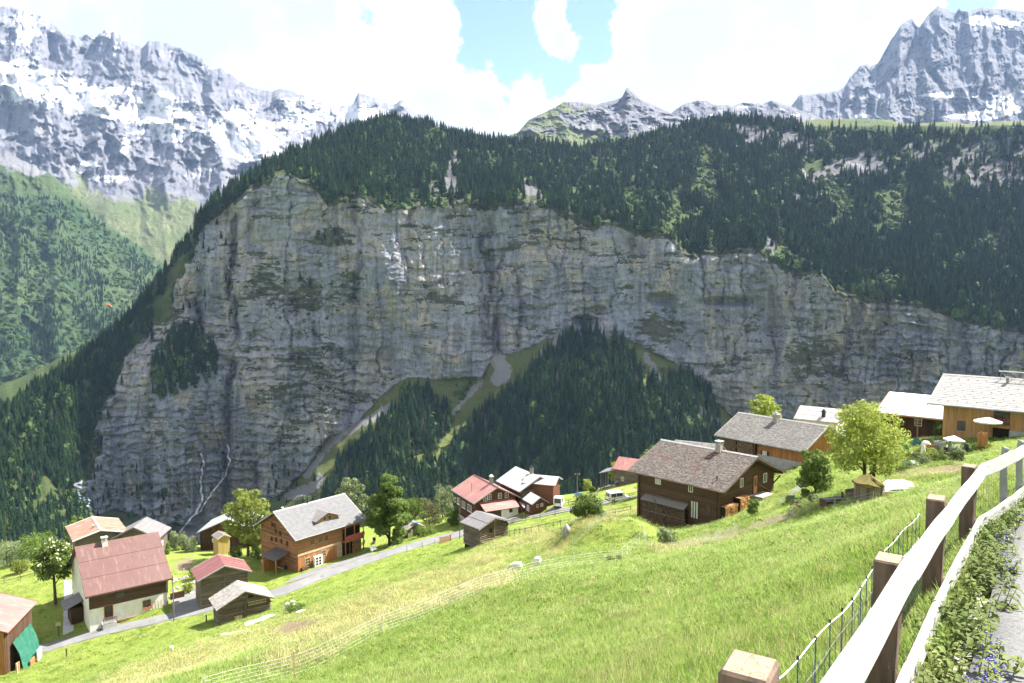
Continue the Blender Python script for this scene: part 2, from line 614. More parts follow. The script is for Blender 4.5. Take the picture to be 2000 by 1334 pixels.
DB = [(-160, 850), (0, 900), (120, 950), (230, 1040), (380, 1055), (560, 1050), (740, 1075), (960, 1110), (1140, 1100), (1400, 1030), (1700, 985), (2160, 890)]
cr, tp, bs = ip(CREST), ip(TOP), ip(BASE)
cr = cr + fbm(MX / 40, MX * 0, 3, 11) * 4
tpd = smooth2(np.maximum(tp, cr + 8)[None], 60)[0]
tp = np.maximum(tp + fbm(MX / 22, MX * 0, 5, 12, .7) * 16, cr + 8)
tpd = np.maximum(tpd, cr + 8)
tp = np.maximum(tp, tpd - 1)
bs = bs + fbm(MX / 60, MX * 0, 2, 13) * 8
dc, dt, db = ip(DC), ip(DT), ip(DB) + 45 * sstep(MX, 300, 450)
BOT = 1190.0
NY = 440
v = np.linspace(0, 1, NY)
MPY = cr[None] + (BOT - cr)[None] * v[:, None]
MPX = np.broadcast_to(MX[None], MPY.shape)
MD = np.empty_like(MPY)
zb = (bs - HOR) / F * db
for j in range(len(MX)):
    D_bot = db[j] - 330
    MD[:, j] = np.interp(MPY[:, j], [cr[j], tpd[j], bs[j], BOT], [dc[j], dt[j], db[j], D_bot])
# wooded hump below the cliff comes towards the viewer
MD -= 90 * np.exp(-((MPX - 1160) / 170) ** 2) * sstep(MPY, 650, 820)
MD -= 40 * np.exp(-((MPX - 760) / 90) ** 2) * sstep(MPY, 770, 900)
wx = fbm(MPX / 50, MPY / 50, 4, 21) * 14
wy = fbm(MPX / 50, MPY / 50, 4, 22) * 14
QX, QY = MPX + wx, MPY + wy
below_top = sstep(QY - tp[None], -4, 6)
above_base = 1 - sstep(QY - bs[None], -8, 6)
cliff = below_top * above_base
leftside = 1 - sstep(MPX, 330, 420)
LB = [(340, 425), (420, 408), (450, 392), (520, 352), (600, 318), (660, 285), (700, 262), (760, 228), (830, 215), (900, 180), (950, 155), (1000, 150), (1030, 190), (1200, 250)]
lbx = np.interp(MPY, [a for a, _ in LB], [b for _, b in LB])
flank = 1 - sstep(MPX - lbx + fbm(MPX / 40, MPY / 40, 4, 51) * 55, -18, 22)
cliff *= 1 - flank * .96
# rock outcrops inside the forest above
OUT = [[(876, 300), (890, 300), (900, 400), (870, 400)], [(1440, 245), (1540, 250), (1600, 285), (1585, 300), (1500, 275), (1450, 285)], [(1575, 340), (1640, 300), (1700, 290), (1850, 270), (1860, 290), (1730, 345), (1640, 345), (1590, 355)],
       [(1810, 370), (1850, 310), (1940, 265), (2160, 280), (2160, 372), (1900, 375)], [(1020, 350), (1042, 345), (1065, 405), (1005, 405)], [(1540, 395), (1560, 385), (1575, 410), (1550, 418)], [(840, 355), (862, 350), (865, 400), (838, 400)], [(1490, 465), (1515, 465), (1525, 530), (1505, 530)]]
outc = np.zeros(MPX.shape)
for pl in OUT:
    outc = np.maximum(outc, inpoly(QX, QY, pl) * 1.0)
outc *= sstep(fbm(MPX / 16, MPY / 12, 4, 52), -.62, -.2)
rock = np.maximum(cliff, smooth2(outc, 2))
# relief of the rock: pillars, ledges, gullies
big = fbm(MPX / 150, MPY / 260, 4, 31) * 30 + ridged(QX / 75, QY / 340, 3, 32) * 14
pil = ridged((MPX + wx * .5) / 26, QY / 150, 3, 33) * 4.5
tilt = MPY + (MPX - 900) * .03 - 12 * fbm(MPX / 160, MPY / 160, 3, 38) - np.where(MPX > 1250, (MPX - 1250) * .10, 0)
ledge = fbm(MPX / 130, tilt / 11, 5, 34, .62) * 4 * (.5 + vn(MPX / 90, MPY / 70, 35))
saw = lambda q: (q - np.floor(q))
tt = tilt / 17 + 1.3 * fbm(MPX / 70, MPY / 70, 5, 39, .6)
bed = sstep(fbm(MPX / 110, MPY / 70, 3, 42) + .5 * sstep(MPY, 540, 640) - .25, -.2, .3)
ledge += (saw(tt) ** 2 - .33) * 8 * vn(MPX / 60, MPY / 40, 40) * (.45 + .55 * bed) + (saw(tt * 2.7 + .3 * fbm(MPX / 20, MPY / 20, 3, 44)) ** 2 - .33) * 4.0 * bed * vn(MPX / 35, MPY / 30, 45)
crk = lambda sx, sy, sd, k: np.exp(-np.abs(vn((MPX + wx * 1.2 + fbm(MPX / 14, MPY / 14, 3, sd + 5) * 5) / sx, (MPY + wy) / sy, sd) - .5) * k)
ledge -= crk(34, 190, 46, 42) * 9 + crk(15, 110, 47, 30) * 4.5 + crk(120, 30, 48, 34) * 4
fine = fbm(MPX / 9, MPY / 6, 4, 36, .65) * 2.6
ledge = ledge * (.75 + .75 * sstep(fbm(MPX / 140, MPY / 90, 3, 43), -.3, .3))
MRELIEF = big + pil + ledge + fine
gul = 0
for pl, w, dep in (([(940, 400), (950, 520), (962, 620), (972, 705)], 18, 46), ([(1012, 560), (1016, 690)], 7, 22), ([(455, 420), (452, 560), (455, 690), (440, 820), (440, 1010)], 12, 42),
                   ([(392, 850), (395, 1020)], 9, 18), ([(692, 380), (700, 480), (692, 640), (690, 830)], 8, 24), ([(795, 400), (800, 470)], 8, 20), ([(884, 330), (925, 520), (945, 600)], 7, 16),
                   ([(560, 560), (600, 640), (690, 720)], 8, 16), ([(1240, 470), (1232, 560)], 10, 14), ([(1500, 560), (1515, 700), (1500, 800)], 8, 14), ([(1660, 640), (1640, 740)], 9, 18), ([(1980, 290), (1990, 350)], 14, 30)):
    dd = segdist(QX, QY, pl)
    dd = np.abs(dd + fbm(MPX / 12, MPY / 30, 4, 49) * w * .9)
    gul = gul + dep * .75 * np.exp(-dd / (w * .75))
# caves and overhangs
for (cx, cy, rx, ry, dep) in ((1145, 628, 22, 14, 35), (1165, 606, 20, 8, 18), (1290, 585, 28, 12, 24), (1420, 590, 55, 9, 22), (1310, 600, 14, 18, 14), (1985, 330, 14, 22, 40)):
    gul = gul + dep * np.exp(-(((MPX - cx) / rx) ** 2 + ((MPY - cy) / ry) ** 2) ** 2)
soft = fbm(MPX / 70, MPY / 50, 3, 37) * 16
MD = MD - cliff * (MRELIEF - gul) - (1 - cliff) * (soft + smooth2(outc, 2) * (ledge + fine) * .8)
d = np.stack([(MPX - 1000) / F, CP + (667 - MPY) / F * SP, -SP + (667 - MPY) / F * CP], -1)
MP = d * (MD / d[..., 1])[..., None]
back = []
for k, (dy, dz) in enumerate(((500, -30), (250, -25), (120, -15), (50, -8), (18, -3))):
    q = MP[0].copy()
    q[:, 1] += dy
    q[:, 2] += dz
    q[:, 0] *= (q[:, 1] / MP[0][:, 1])
    q[:, 2] = np.where(q[:, 2] > 0, q[:, 2] * 1.0, q[:, 2])
    back.append(q)
MPf = np.concatenate([np.array(back), MP], 0)
pad = lambda A: np.concatenate([np.repeat(A[:1], 5, 0), A], 0)
me = grid_mesh('massif', MPf)
# attributes: where grass, scree and bare rock lie
slope_n = np.gradient(MRELIEF, axis=0)
grass_ledge = sstep(.75 * fbm(MPX / 42, MPY / 9, 6, 61, .68) + .35 * fbm(MPX / 180, MPY / 90, 3, 64) + .2 * sstep(slope_n, .2, 1.2), .22, .42)
for (cx, cy, rx, ry, a) in ((640, 470, 45, 22, 1), (595, 580, 35, 45, 1), (530, 560, 60, 70, .8), (680, 560, 40, 45, .8), (860, 590, 60, 20, .9), (730, 610, 60, 60, .5), (450, 900, 90, 50, .6), (1290, 640, 60, 45, .9), (1580, 690, 60, 45, .9), (1600, 725, 60, 16, 1), (1470, 640, 25, 30, .8),
                            (1700, 640, 50, 16, .7), (620, 800, 50, 30, .7), (560, 860, 60, 40, .6), (330, 700, 60, 60, .6), (1760, 700, 80, 20, .6)):
    g = np.exp(-(((QX - cx) / rx) ** 2 + ((QY - cy) / ry) ** 2) ** 1.5) * a
    grass_ledge = np.maximum(grass_ledge, sstep(g * .9 + fbm(MPX / 16, MPY / 5, 5, 62, .7) * .75, .45, .75))
rim = (1 - sstep(np.abs(QY - tp[None] - 2), 5, 13))
veg = np.clip((1 - rock) + rock * np.maximum(grass_ledge * .85, rim * .9), 0, 1)
scree = np.zeros(MPX.shape)
for pl, w in (([(970, 705), (985, 720), (975, 740)], 22), ([(935, 745), (905, 785), (885, 803)], 7), ([(760, 790), (700, 830), (640, 880), (600, 925)], 9), ([(1090, 660), (1060, 690)], 6), ([(1265, 700), (1280, 740)], 7),
              ([(470, 930), (420, 990), (370, 1040)], 26), ([(1365, 800), (1400, 830)], 9), ([(250, 760), (200, 830), (190, 870)], 7), ([(1650, 310), (1690, 330)], 4), ([(1560, 330), (1600, 380)], 6), ([(620, 940), (560, 970)], 14), ([(910, 430), (895, 450)], 4), ([(1095, 665), (1130, 650), (1190, 655)], 5)):
    scree = np.maximum(scree, 1 - sstep(segdist(QX, QY, pl) + fbm(MPX / 6, MPY / 6, 3, 63) * 6, w * .5, w * 1.1))
attr(me, 'veg', pad(veg))
attr(me, 'scree', pad(scree))
attr(me, 'rock', pad(cliff))
attr(me, 'outc', pad(np.clip(smooth2(outc, 2) * (1 - cliff) * 1.5, 0, 1)))
attr(me, 'talus', pad(sstep(QY - bs[None], -6, 10) * (1 - leftside)))
stain = sstep(fbm(MPX / 9, MPY / 120, 4, 71), .05, .4) * sstep(fbm(MPX / 90, MPY / 60, 3, 72), -.2, .3)
stain = np.maximum(stain, .55 * sstep(MPX + fbm(MPX / 60, MPY / 60, 4, 76) * 160, 1250, 1520) * sstep(fbm(MPX / 25, MPY / 60, 4, 77), -.35, .25))
for (cx, cy, rx, ry) in ((1440, 615, 50, 40), (1250, 480, 14, 30), (1720, 640, 30, 50), (1850, 690, 60, 20), (1650, 760, 40, 40), (455, 900, 40, 90), (960, 560, 14, 130)):
    stain = np.maximum(stain, np.exp(-(((QX - cx) / rx) ** 2 + ((QY - cy) / ry) ** 2)) * sstep(fbm(MPX / 8, MPY / 70, 3, 73), -.5, .2))
attr(me, 'stain', pad(stain))
warm = sstep(fbm(MPX / 45, MPY / 60, 4, 74) + .3 * sstep(fbm(MPX / 200, MPY / 150, 2, 75), -.2, .3), -.05, .35)
attr(me, 'warm', pad(warm))
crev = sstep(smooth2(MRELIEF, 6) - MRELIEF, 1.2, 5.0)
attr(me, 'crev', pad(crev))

m, t, b = material('massif_rock', .95, .1)
P_ = gpos(t)
rk_ = mix(t, mapr(t, noise(t, gpos(t, (1, 1, .25)), .035, 6, .65), .3, .7), (.150, .168, .232), (.250, .270, .335))
rk_ = mix(t, mth(t, 'MULTIPLY', at_(t, 'warm'), mapr(t, noise(t, P_, .05, 6, .7), .38, .62)), rk_, (.350, .312, .285))
band = noise(t, gpos(t, (.2, .2, 1.6)), .16, 6, .7)
rk_ = mix(t, mapr(t, band, .56, .74, 0, .4), rk_, (.15, .152, .175))
rk_ = mix(t, mapr(t, noise(t, gpos(t, (1.4, 1.4, .12)), .11, 5, .65), .54, .68, 0, .45), rk_, (.45, .44, .43))
rk_ = mix(t, mapr(t, noise(t, gpos(t, (1.2, 1.2, .07)), .075, 5, .65), .57, .70, 0, .45), rk_, (.115, .125, .165))
rk_ = mix(t, mapr(t, noise(t, P_, .006, 3, .5), .44, .62, 0, .3), rk_, (.31, .32, .36))
rk_ = mix(t, mth(t, 'MULTIPLY', at_(t, 'stain'), .6), rk_, (.105, .095, .105))
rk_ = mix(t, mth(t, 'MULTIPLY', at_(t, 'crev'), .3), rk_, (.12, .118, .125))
rk_ = mix(t, at_(t, 'outc'), rk_, mix(t, noise(t, P_, .09, 6, .7), (.070, .071, .082), (.150, .146, .150)))
def vein(vec, sc, w_):
    n_v = noise(t, vec, sc, 5, .6)
    return mapr(t, mth(t, 'ABSOLUTE', mth(t, 'SUBTRACT', n_v, .5)), 0, w_, 1, 0)


rk_ = mix(t, mth(t, 'MULTIPLY', vein(gpos(t, (.18, .18, 1.0)), .09, .016), .5), rk_, (.08, .08, .09))
rk_ = mix(t, mth(t, 'MULTIPLY', vein(gpos(t, (1.0, 1.0, .16)), .07, .02), .6), rk_, (.055, .055, .062))
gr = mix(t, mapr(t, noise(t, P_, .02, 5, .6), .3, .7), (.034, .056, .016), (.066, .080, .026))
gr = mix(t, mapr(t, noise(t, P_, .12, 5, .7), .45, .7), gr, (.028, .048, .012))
gr = mix(t, at_(t, 'rock'), gr, mix(t, noise(t, P_, .08, 5), (.088, .090, .062), (.054, .062, .040)))
gr = mix(t, mth(t, 'MULTIPLY', at_(t, 'talus'), .75), gr, mix(t, noise(t, P_, .05, 5), (.075, .105, .026), (.125, .125, .045)))
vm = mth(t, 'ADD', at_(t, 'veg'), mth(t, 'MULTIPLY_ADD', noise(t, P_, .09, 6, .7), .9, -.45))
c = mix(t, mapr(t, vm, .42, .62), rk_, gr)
c = mix(t, mapr(t, mth(t, 'ADD', at_(t, 'scree'), mth(t, 'MULTIPLY_ADD', noise(t, P_, .3, 4, .7), .5, -.25)), .35, .65), c, mix(t, noise(t, P_, .5, 4), (.14, .14, .15), (.22, .215, .215)))
setc(t, b, c)
hb = mth(t, 'ADD', noise(t, gpos(t, (.5, .5, 1.3)), .12, 7, .72), mth(t, 'MULTIPLY', noise(t, gpos(t, (1.4, 1.4, .25)), .16, 5, .7), .7))
bump(t, b, hb, .75, 5.0)
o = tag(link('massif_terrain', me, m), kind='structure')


def on_massif(px, py):
    i = (px - MX[0]) / (MX[1] - MX[0])
    i0 = np.clip(i.astype(int), 0, len(MX) - 2)
    fr = i - i0
    c0 = cr[i0] * (1 - fr) + cr[i0 + 1] * fr
    j = np.clip((py - c0) / (BOT - c0) * (NY - 1), 0, NY - 1.001)
    j0 = j.astype(int)
    fj = (j - j0)[:, None]
    fr = fr[:, None]
    p = (MP[j0, i0] * (1 - fr) + MP[j0, i0 + 1] * fr) * (1 - fj) + (MP[j0 + 1, i0] * (1 - fr) + MP[j0 + 1, i0 + 1] * fr) * fj
    return p, rock[j0, i0], scree[j0, i0], (py - c0)


# ------------------------------------------------------------------ far mountains
def mountain(name, crest, base, dcrest, dbase, x0, x1, nx, ny, seed, amp, jag, scale=1.0, mid=None, aniso=(1., 1.), extra=None):
    X = np.linspace(x0, x1, nx)
    c = np.interp(X, [a for a, _ in crest], [b for _, b in crest]) 
    jit = fbm(X / (14 * scale), X * 0, 5, seed, .65) * jag
    bq = np.interp(X, [a for a, _ in base], [b for _, b in base])
    v = np.linspace(0, 1, ny)[:, None]
    PY = c[None] + (bq - c)[None] * v + jit[None] * (1 - v) ** 8
    PX = np.broadcast_to(X[None], PY.shape)
    D = dcrest + (dbase - dcrest) * v ** .9
    wx, wy = fbm(PX / (60 * scale), PY / (60 * scale), 4, seed + 1) * 26 * scale, fbm(PX / (60 * scale), PY / (60 * scale), 4, seed + 2) * 26 * scale
    U, V = (PX + wx) / scale, (PY + wy) / scale
    r = ridged(U / (95 * aniso[0]), V / (120 * aniso[1]), 7, seed + 3, .58) + .14 * fbm(PX / (24 * scale), PY / (24 * scale), 5, seed + 4, .6)
    fade = sstep(v, 0, .04)
    if extra is not None:
        r = r + extra(PX, PY)
    D = D - r * (amp(PX, PY) if callable(amp) else amp) * (.35 + .65 * fade)
    d = np.stack([(PX - 1000) / F, CP + (667 - PY) / F * SP, -SP + (667 - PY) / F * CP], -1)
    P = d * (D / d[..., 1])[..., None]
    back = []
    for dy, dz in ((900, -500), (300, -140), (80, -25)):
        q = P[0].copy()
        q[:, 1] += dy
        q[:, 2] += dz
        q[:, 0] += dy * q[:, 0] / P[0][:, 1]
        back.append(q)
    me = grid_mesh(name, np.concatenate([np.array(back), P], 0))
    pad = lambda A: np.concatenate([np.repeat(A[:1], 3, 0), A], 0)
    return me, PX, PY, r, pad, P


def alp_mat(nm, ga, gb, rs=1.0):
    m, t, b = material(nm, .95, .1)
    P_ = gpos(t)
    rk_ = mix(t, mapr(t, noise(t, P_, .006, 7, .65), .3, .7), (.095, .099, .122), (.160, .160, .178))
    rk_ = mix(t, mapr(t, noise(t, gpos(t, (.6, .6, 1.6)), .02, 6, .7), .5, .68, 0, .6), rk_, (.055, .057, .068))
    rk_ = mix(t, mapr(t, noise(t, P_, .015, 6, .7), .5, .72, 0, .6), rk_, (.175, .158, .142))
    rk_ = nd(t, 'ShaderNodeVectorMath', operation='SCALE', i={0: rk_, 'Scale': rs}).outputs[0]
    gr = mix(t, mapr(t, noise(t, P_, .004, 6, .65), .3, .7), ga, gb)
    gr = mix(t, mapr(t, noise(t, P_, .03, 6, .7), .5, .7), gr, tuple(x * .8 for x in ga))
    vm = mth(t, 'ADD', at_(t, 'veg'), mth(t, 'MULTIPLY_ADD', noise(t, P_, .012, 7, .7), .8, -.4))
    c = mix(t, mapr(t, vm, .4, .62), rk_, gr)
    sm = mth(t, 'ADD', at_(t, 'snow'), mth(t, 'MULTIPLY_ADD', noise(t, P_, .035, 7, .72), .42, -.21))
    c = mix(t, mapr(t, sm, .46, .56), c, (.60, .61, .64))
    setc(t, b, c)
    bump(t, b, noise(t, P_, .03, 8, .7), .8, 22.0)

    return m


M['alp'] = alp_mat('mountain_alpine', (.060, .085, .028), (.120, .130, .050))
M['alp_far'] = alp_mat('mountain_meadows', (.085, .110, .042), (.140, .150, .068), 1.1)
M['alp_dark'] = alp_mat('wooded_meadow_shaded', (.026, .054, .024), (.062, .088, .036))  # greens darkened and cooled in place of cloud shadow and thicker haze

SNOWC = [(-200, -20), (-40, 18), (0, 14), (20, 12), (50, 22), (90, 36), (140, 68), (160, 72), (190, 68), (205, 58), (235, 68), (275, 92), (290, 82), (330, 85), (370, 100), (400, 120), (450, 145), (480, 165), (520, 178), (545, 172), (570, 178), (620, 200),
         (660, 212), (690, 205), (700, 184), (735, 190), (760, 205), (785, 198), (810, 218), (850, 236), (1000, 300)]
me, PX, PY, r, pad, P = mountain('snow_mountain', SNOWC, [(-200, 640), (300, 600), (500, 560), (1000, 400)], 6000, 3300, -200, 960, 520, 260, 101, lambda X, Y: 300 * (1 - .86 * sstep(Y - .12 * X, 240, 400)), 7)
dl = np.clip((PY - np.interp(PX, [a for a, _ in SNOWC], [b for _, b in SNOWC])), 0, None)
snow = .33 + fbm(PX / 6 + PY / 40, PY / 34, 5, 113, .7) * .30 + fbm(PX / 45 - PY / 30, PY / 5, 5, 114, .7) * .22 - .42 * sstep(PY, 250, 370) - np.clip(r, -.6, 1) * .10 + fbm(PX / 40, PY / 22, 4, 111) * .22
for (cx, cy, rx, ry, a) in ((40, 165, 85, 42, .55), (60, 50, 34, 28, .35), (260, 205, 110, 38, .6), (160, 190, 50, 28, .5), (330, 260, 60, 20, .45), (470, 260, 60, 50, .5), (520, 300, 60, 40, .5), (600, 230, 50, 40, .35), (160, 325, 50, 16, .6), (215, 350, 45, 10, .7), (240, 300, 16, 40, .5), (370, 330, 60, 22, .35), (700, 225, 60, 25, .3),
                            (390, 350, 50, 14, .3), (120, 100, 40, 30, -.35), (200, 150, 45, 25, -.3), (150, 260, 55, 30, -.35), (210, 270, 30, 36, -.4), (380, 200, 50, 28, -.15), (330, 150, 55, 20, -.22), (430, 190, 60, 20, -.2), (20, 230, 40, 22, -.35), (240, 195, 25, 14, -.6), (320, 310, 40, 22, -.35), (40, 290, 80, 34, -.5), (120, 300, 40, 30, -.4), (650, 255, 35, 18, -.25)):
    snow += a * np.exp(-(((PX - cx) / rx) ** 2 + ((PY - cy) / ry) ** 2) ** 1.3)
attr(me, 'snow', pad(np.clip(snow, 0, 1)))
veg = sstep(PY + fbm(PX / 50, PY / 40, 4, 112) * 60 - .12 * PX, 270, 420)
attr(me, 'veg', pad(veg))
tag(link('snow_mountain', me, M['alp_far']), kind='structure')

SLC = [(-200, 235), (-60, 262), (0, 286), (60, 322), (100, 340), (130, 368), (160, 398), (220, 448), (270, 478), (310, 508), (350, 535), (420, 600), (500, 680)]
SLB = [(-200, 860), (0, 850), (200, 850), (500, 850)]
me, PX, PY, r, pad, SLP = mountain('valley_slope', SLC, SLB, 3000, 1900, -200, 480, 300, 260, 131, 48, 5, .8)
SLX, SLY = PX, PY
attr(me, 'snow', pad(np.zeros(PX.shape)))
attr(me, 'veg', pad(sstep(PY + fbm(PX / 40, PY / 30, 4, 132) * 50 - .2 * PX, 280, 370)))
tag(link('valley_slope_terrain', me, M['alp_dark']), kind='structure')

me, PX, PY, r, pad, P = mountain('green_mountain', [(900, 300), (960, 274), (1010, 260), (1035, 232), (1060, 222), (1100, 200), (1130, 198), (1165, 204), (1200, 195), (1215, 190), (1222, 174), (1228, 170), (1240, 182), (1255, 196), (1280, 206), (1305, 218), (1330, 230), (1400, 262)],
                                [(900, 330), (1400, 330)], 3300, 2500, 900, 1400, 320, 110, 151, 120, 2.0, .45, None, (1.6, .5))
attr(me, 'snow', pad(np.zeros(PX.shape)))
attr(me, 'veg', pad(np.clip(sstep(1180 - PX + fbm(PX / 25, PY / 10, 4, 152) * 110, -10, 120) * .8 + sstep(PY + fbm(PX / 30, PY / 8, 4, 153) * 22, 245, 275), 0, 1) * (1 - .5 * sstep(fbm(PX / 40, PY / 7, 4, 154), .05, .3))))
tag(link('green_mountain', me, M['alp_far']), kind='structure')

me, PX, PY, r, pad, P = mountain('rock_ridge', [(1280, 260), (1308, 222), (1330, 206), (1350, 200), (1375, 192), (1395, 204), (1430, 206), (1450, 200), (1490, 202), (1510, 196), (1540, 206), (1600, 230), (1700, 250)],
                                [(1280, 310), (1700, 310)], 3800, 3000, 1280, 1700, 260, 80, 161, 120, 2.2, .45)
attr(me, 'snow', pad(np.clip(sstep(fbm(PX / 30, PY / 8, 4, 162), .25, .5) * .6, 0, 1)))
attr(me, 'veg', pad(sstep(PY + fbm(PX / 20, PY / 10, 4, 163) * 25, 225, 260) * .6))
tag(link('rock_ridge_mountain', me, M['alp']), kind='structure')

RMC = [(1520, 240), (1548, 205), (1560, 187), (1600, 182), (1635, 178), (1650, 168), (1660, 150), (1680, 130), (1692, 124), (1700, 130), (1715, 123), (1728, 100), (1745, 70), (1758, 52), (1772, 40), (1782, 36), (1790, 50), (1796, 54), (1806, 38), (1820, 22), (1832, 12), (1850, 18), (1866, 26), (1874, 15), (1888, 24), (1920, 14), (1960, 18),
       (2000, 22), (2100, 10), (2200, 0)]
gull = lambda PX, PY: -.8 * np.exp(-(segdist(PX, PY, [(1790, 52), (1775, 110), (1750, 150)]) / 7) ** 2) - .6 * np.exp(-(segdist(PX, PY, [(1800, 90), (1815, 140), (1850, 185)]) / 6) ** 2) - .5 * np.exp(-(segdist(PX, PY, [(1925, 130), (1920, 190)]) / 6) ** 2)
me, PX, PY, r, pad, P = mountain('peak', RMC, [(1520, 330), (2200, 330)], 5200, 3600, 1520, 2200, 460, 220, 171, 230, 3.5, .6, None, (.8, 1.6), gull)
snow = fbm(PX / 30, PY / 9, 4, 172) * .2 - .04
for (cx, cy, rx, ry, a) in ((1960, 45, 70, 26, .6), (1900, 40, 40, 10, .5), (1985, 95, 30, 10, .4), (1850, 185, 90, 10, .75), (1960, 205, 50, 20, .75), (1990, 185, 18, 30, .8), (1920, 225, 60, 10, .6), (1680, 190, 40, 8, .6), (1725, 185, 10, 30, .4), (1640, 230, 60, 6, .35), (1690, 145, 30, 8, .5), (1825, 65, 12, 8, .4), (1860, 160, 14, 4, .5), (1880, 230, 60, 8, .5), (1700, 225, 40, 6, .5), (1792, 60, 5, 16, .7),
                            (1830, 120, 60, 50, -.3), (1760, 130, 30, 50, -.3), (1930, 150, 40, 30, -.3)):
    snow += a * np.exp(-(((PX - cx) / rx) ** 2 + ((PY - cy) / ry) ** 2) ** 1.3)
attr(me, 'snow', pad(np.clip(snow, 0, 1)))
attr(me, 'veg', pad(np.exp(-(((PX - 1800) / 45) ** 2 + ((PY - 225) / 20) ** 2)) * .55))
tag(link('rock_peak_mountain', me, M['alp']), kind='structure')

# alp pasture behind the wooded edge on the right
me, PX, PY, r, pad, P = mountain('alp_pasture', [(1380, 250), (1420, 232), (1500, 232), (1560, 240), (1600, 233), (1680, 232), (1740, 234), (1760, 242), (1860, 238), (1900, 244), (1960, 236), (2060, 240), (2200, 240)], [(1380, 275), (2200, 275)], 2050, 1700, 1380, 2200, 200, 30, 181, 14, 1.5)
attr(me, 'snow', pad(np.zeros(PX.shape)))
attr(me, 'veg', pad(np.ones(PX.shape)))
tag(link('alp_pasture_hill', me, M['alp']), kind='structure')
# ------------------------------------------------------------------ instanced vegetation (uncountable masses)
def hidden_collection(name, meshes):
    c = bpy.data.collections.new(name)
    for i, me in enumerate(meshes):
        c.objects.link(bpy.data.objects.new('%s_%02d' % (name, i), me))
    return c


def scatter(name, P, scale, rotz, idx, col, tilt=None):
    """one object: the meshes of `col` set on the points P"""
    n = len(P)
    me = bpy.data.meshes.new(name)
    me.vertices.add(n)
    me.vertices.foreach_set('co', np.asarray(P, np.float32).reshape(-1))
    R = np.zeros((n, 3), np.float32)
    R[:, 2] = rotz
    if tilt is not None:
        R[:, :2] = tilt
    a = me.attributes.new('rot', 'FLOAT_VECTOR', 'POINT')
    a.data.foreach_set('vector', R.reshape(-1))
    sc = np.asarray(scale, np.float32)
    if sc.ndim == 1:
        sc = np.repeat(sc[:, None], 3, 1)
    a = me.attributes.new('scl', 'FLOAT_VECTOR', 'POINT')
    a.data.foreach_set('vector', np.ascontiguousarray(sc).reshape(-1))
    a = me.attributes.new('pick', 'INT', 'POINT')
    a.data.foreach_set('value', np.asarray(idx, np.int32))
    me.update()
    o = link(name, me)
    g = bpy.data.node_groups.new(name, 'GeometryNodeTree')
    g.interface.new_socket('Geometry', in_out='INPUT', socket_type='NodeSocketGeometry')
    g.interface.new_socket('Geometry', in_out='OUTPUT', socket_type='NodeSocketGeometry')
    gi, go = g.nodes.new('NodeGroupInput'), g.nodes.new('NodeGroupOutput')
    ci = g.nodes.new('GeometryNodeCollectionInfo')
    ci.inputs['Collection'].default_value = col
    ci.inputs['Separate Children'].default_value = True
    ci.inputs['Reset Children'].default_value = True
    ip_ = g.nodes.new('GeometryNodeInstanceOnPoints')
    ip_.inputs['Pick Instance'].default_value = True

    def named(nm, ty):
        k = g.nodes.new('GeometryNodeInputNamedAttribute')
        k.data_type = ty
        k.inputs['Name'].default_value = nm
        return next(s_ for s_ in k.outputs if s_.enabled and s_.name == 'Attribute')
    L = g.links.new
    L(gi.outputs[0], ip_.inputs['Points'])
    L(ci.outputs[0], ip_.inputs['Instance'])
    L(named('pick', 'INT'), ip_.inputs['Instance Index'])
    L(named('rot', 'FLOAT_VECTOR'), ip_.inputs['Rotation'])
    L(named('scl', 'FLOAT_VECTOR'), ip_.inputs['Scale'])
    L(ip_.outputs[0], go.inputs[0])
    md = o.modifiers.new('scatter', 'NODES')
    md.node_group = g
    return o


def foliage_mat(name, c1, c2, rnd=.35, trans=.25, hue=None, spec=.2):
    m, t, b = material(name, .75, spec)
    r = nd(t, 'ShaderNodeObjectInfo').outputs['Random']
    n = noise(t, gpos(t), .9, 3, .6)
    c = mix(t, mapr(t, n, .3, .7), c1, c2)
    if hue is not None:
        c = mix(t, mapr(t, mth(t, 'ADD', r, mth(t, 'MULTIPLY', noise(t, gpos(t), .02, 3), .5)), .95, 1.3), c, hue)
    c = nd(t, 'ShaderNodeVectorMath', operation='SCALE', i={0: c, 'Scale': mapr(t, mth(t, 'FRACT', mth(t, 'MULTIPLY', r, 7.31)), 0, 1, 1 - rnd, 1 + rnd, False)}).outputs[0]
    setc(t, b, c)
    if trans:
        tr = nd(t, 'ShaderNodeBsdfTranslucent', i={'Color': c})
        mx = nd(t, 'ShaderNodeMixShader', i={0: trans, 1: b.outputs[0], 2: tr.outputs[0]})
        t.links.new(mx.outputs[0], next(x for x in t.nodes if x.type == 'OUTPUT_MATERIAL').inputs[0])
    return m


M['spruce'] = foliage_mat('spruce_needles', (.010, .026, .012), (.020, .040, .016), .30, .06, (.034, .062, .018), .02)
M['bark'] = plain('bark', (.12, .09, .065), (.06, .048, .036), 8, .9, .1, .2, .03, (1, 1, .2))
M['shrub'] = foliage_mat('shrub_leaves', (.040, .080, .018), (.066, .110, .026), .35, .2)


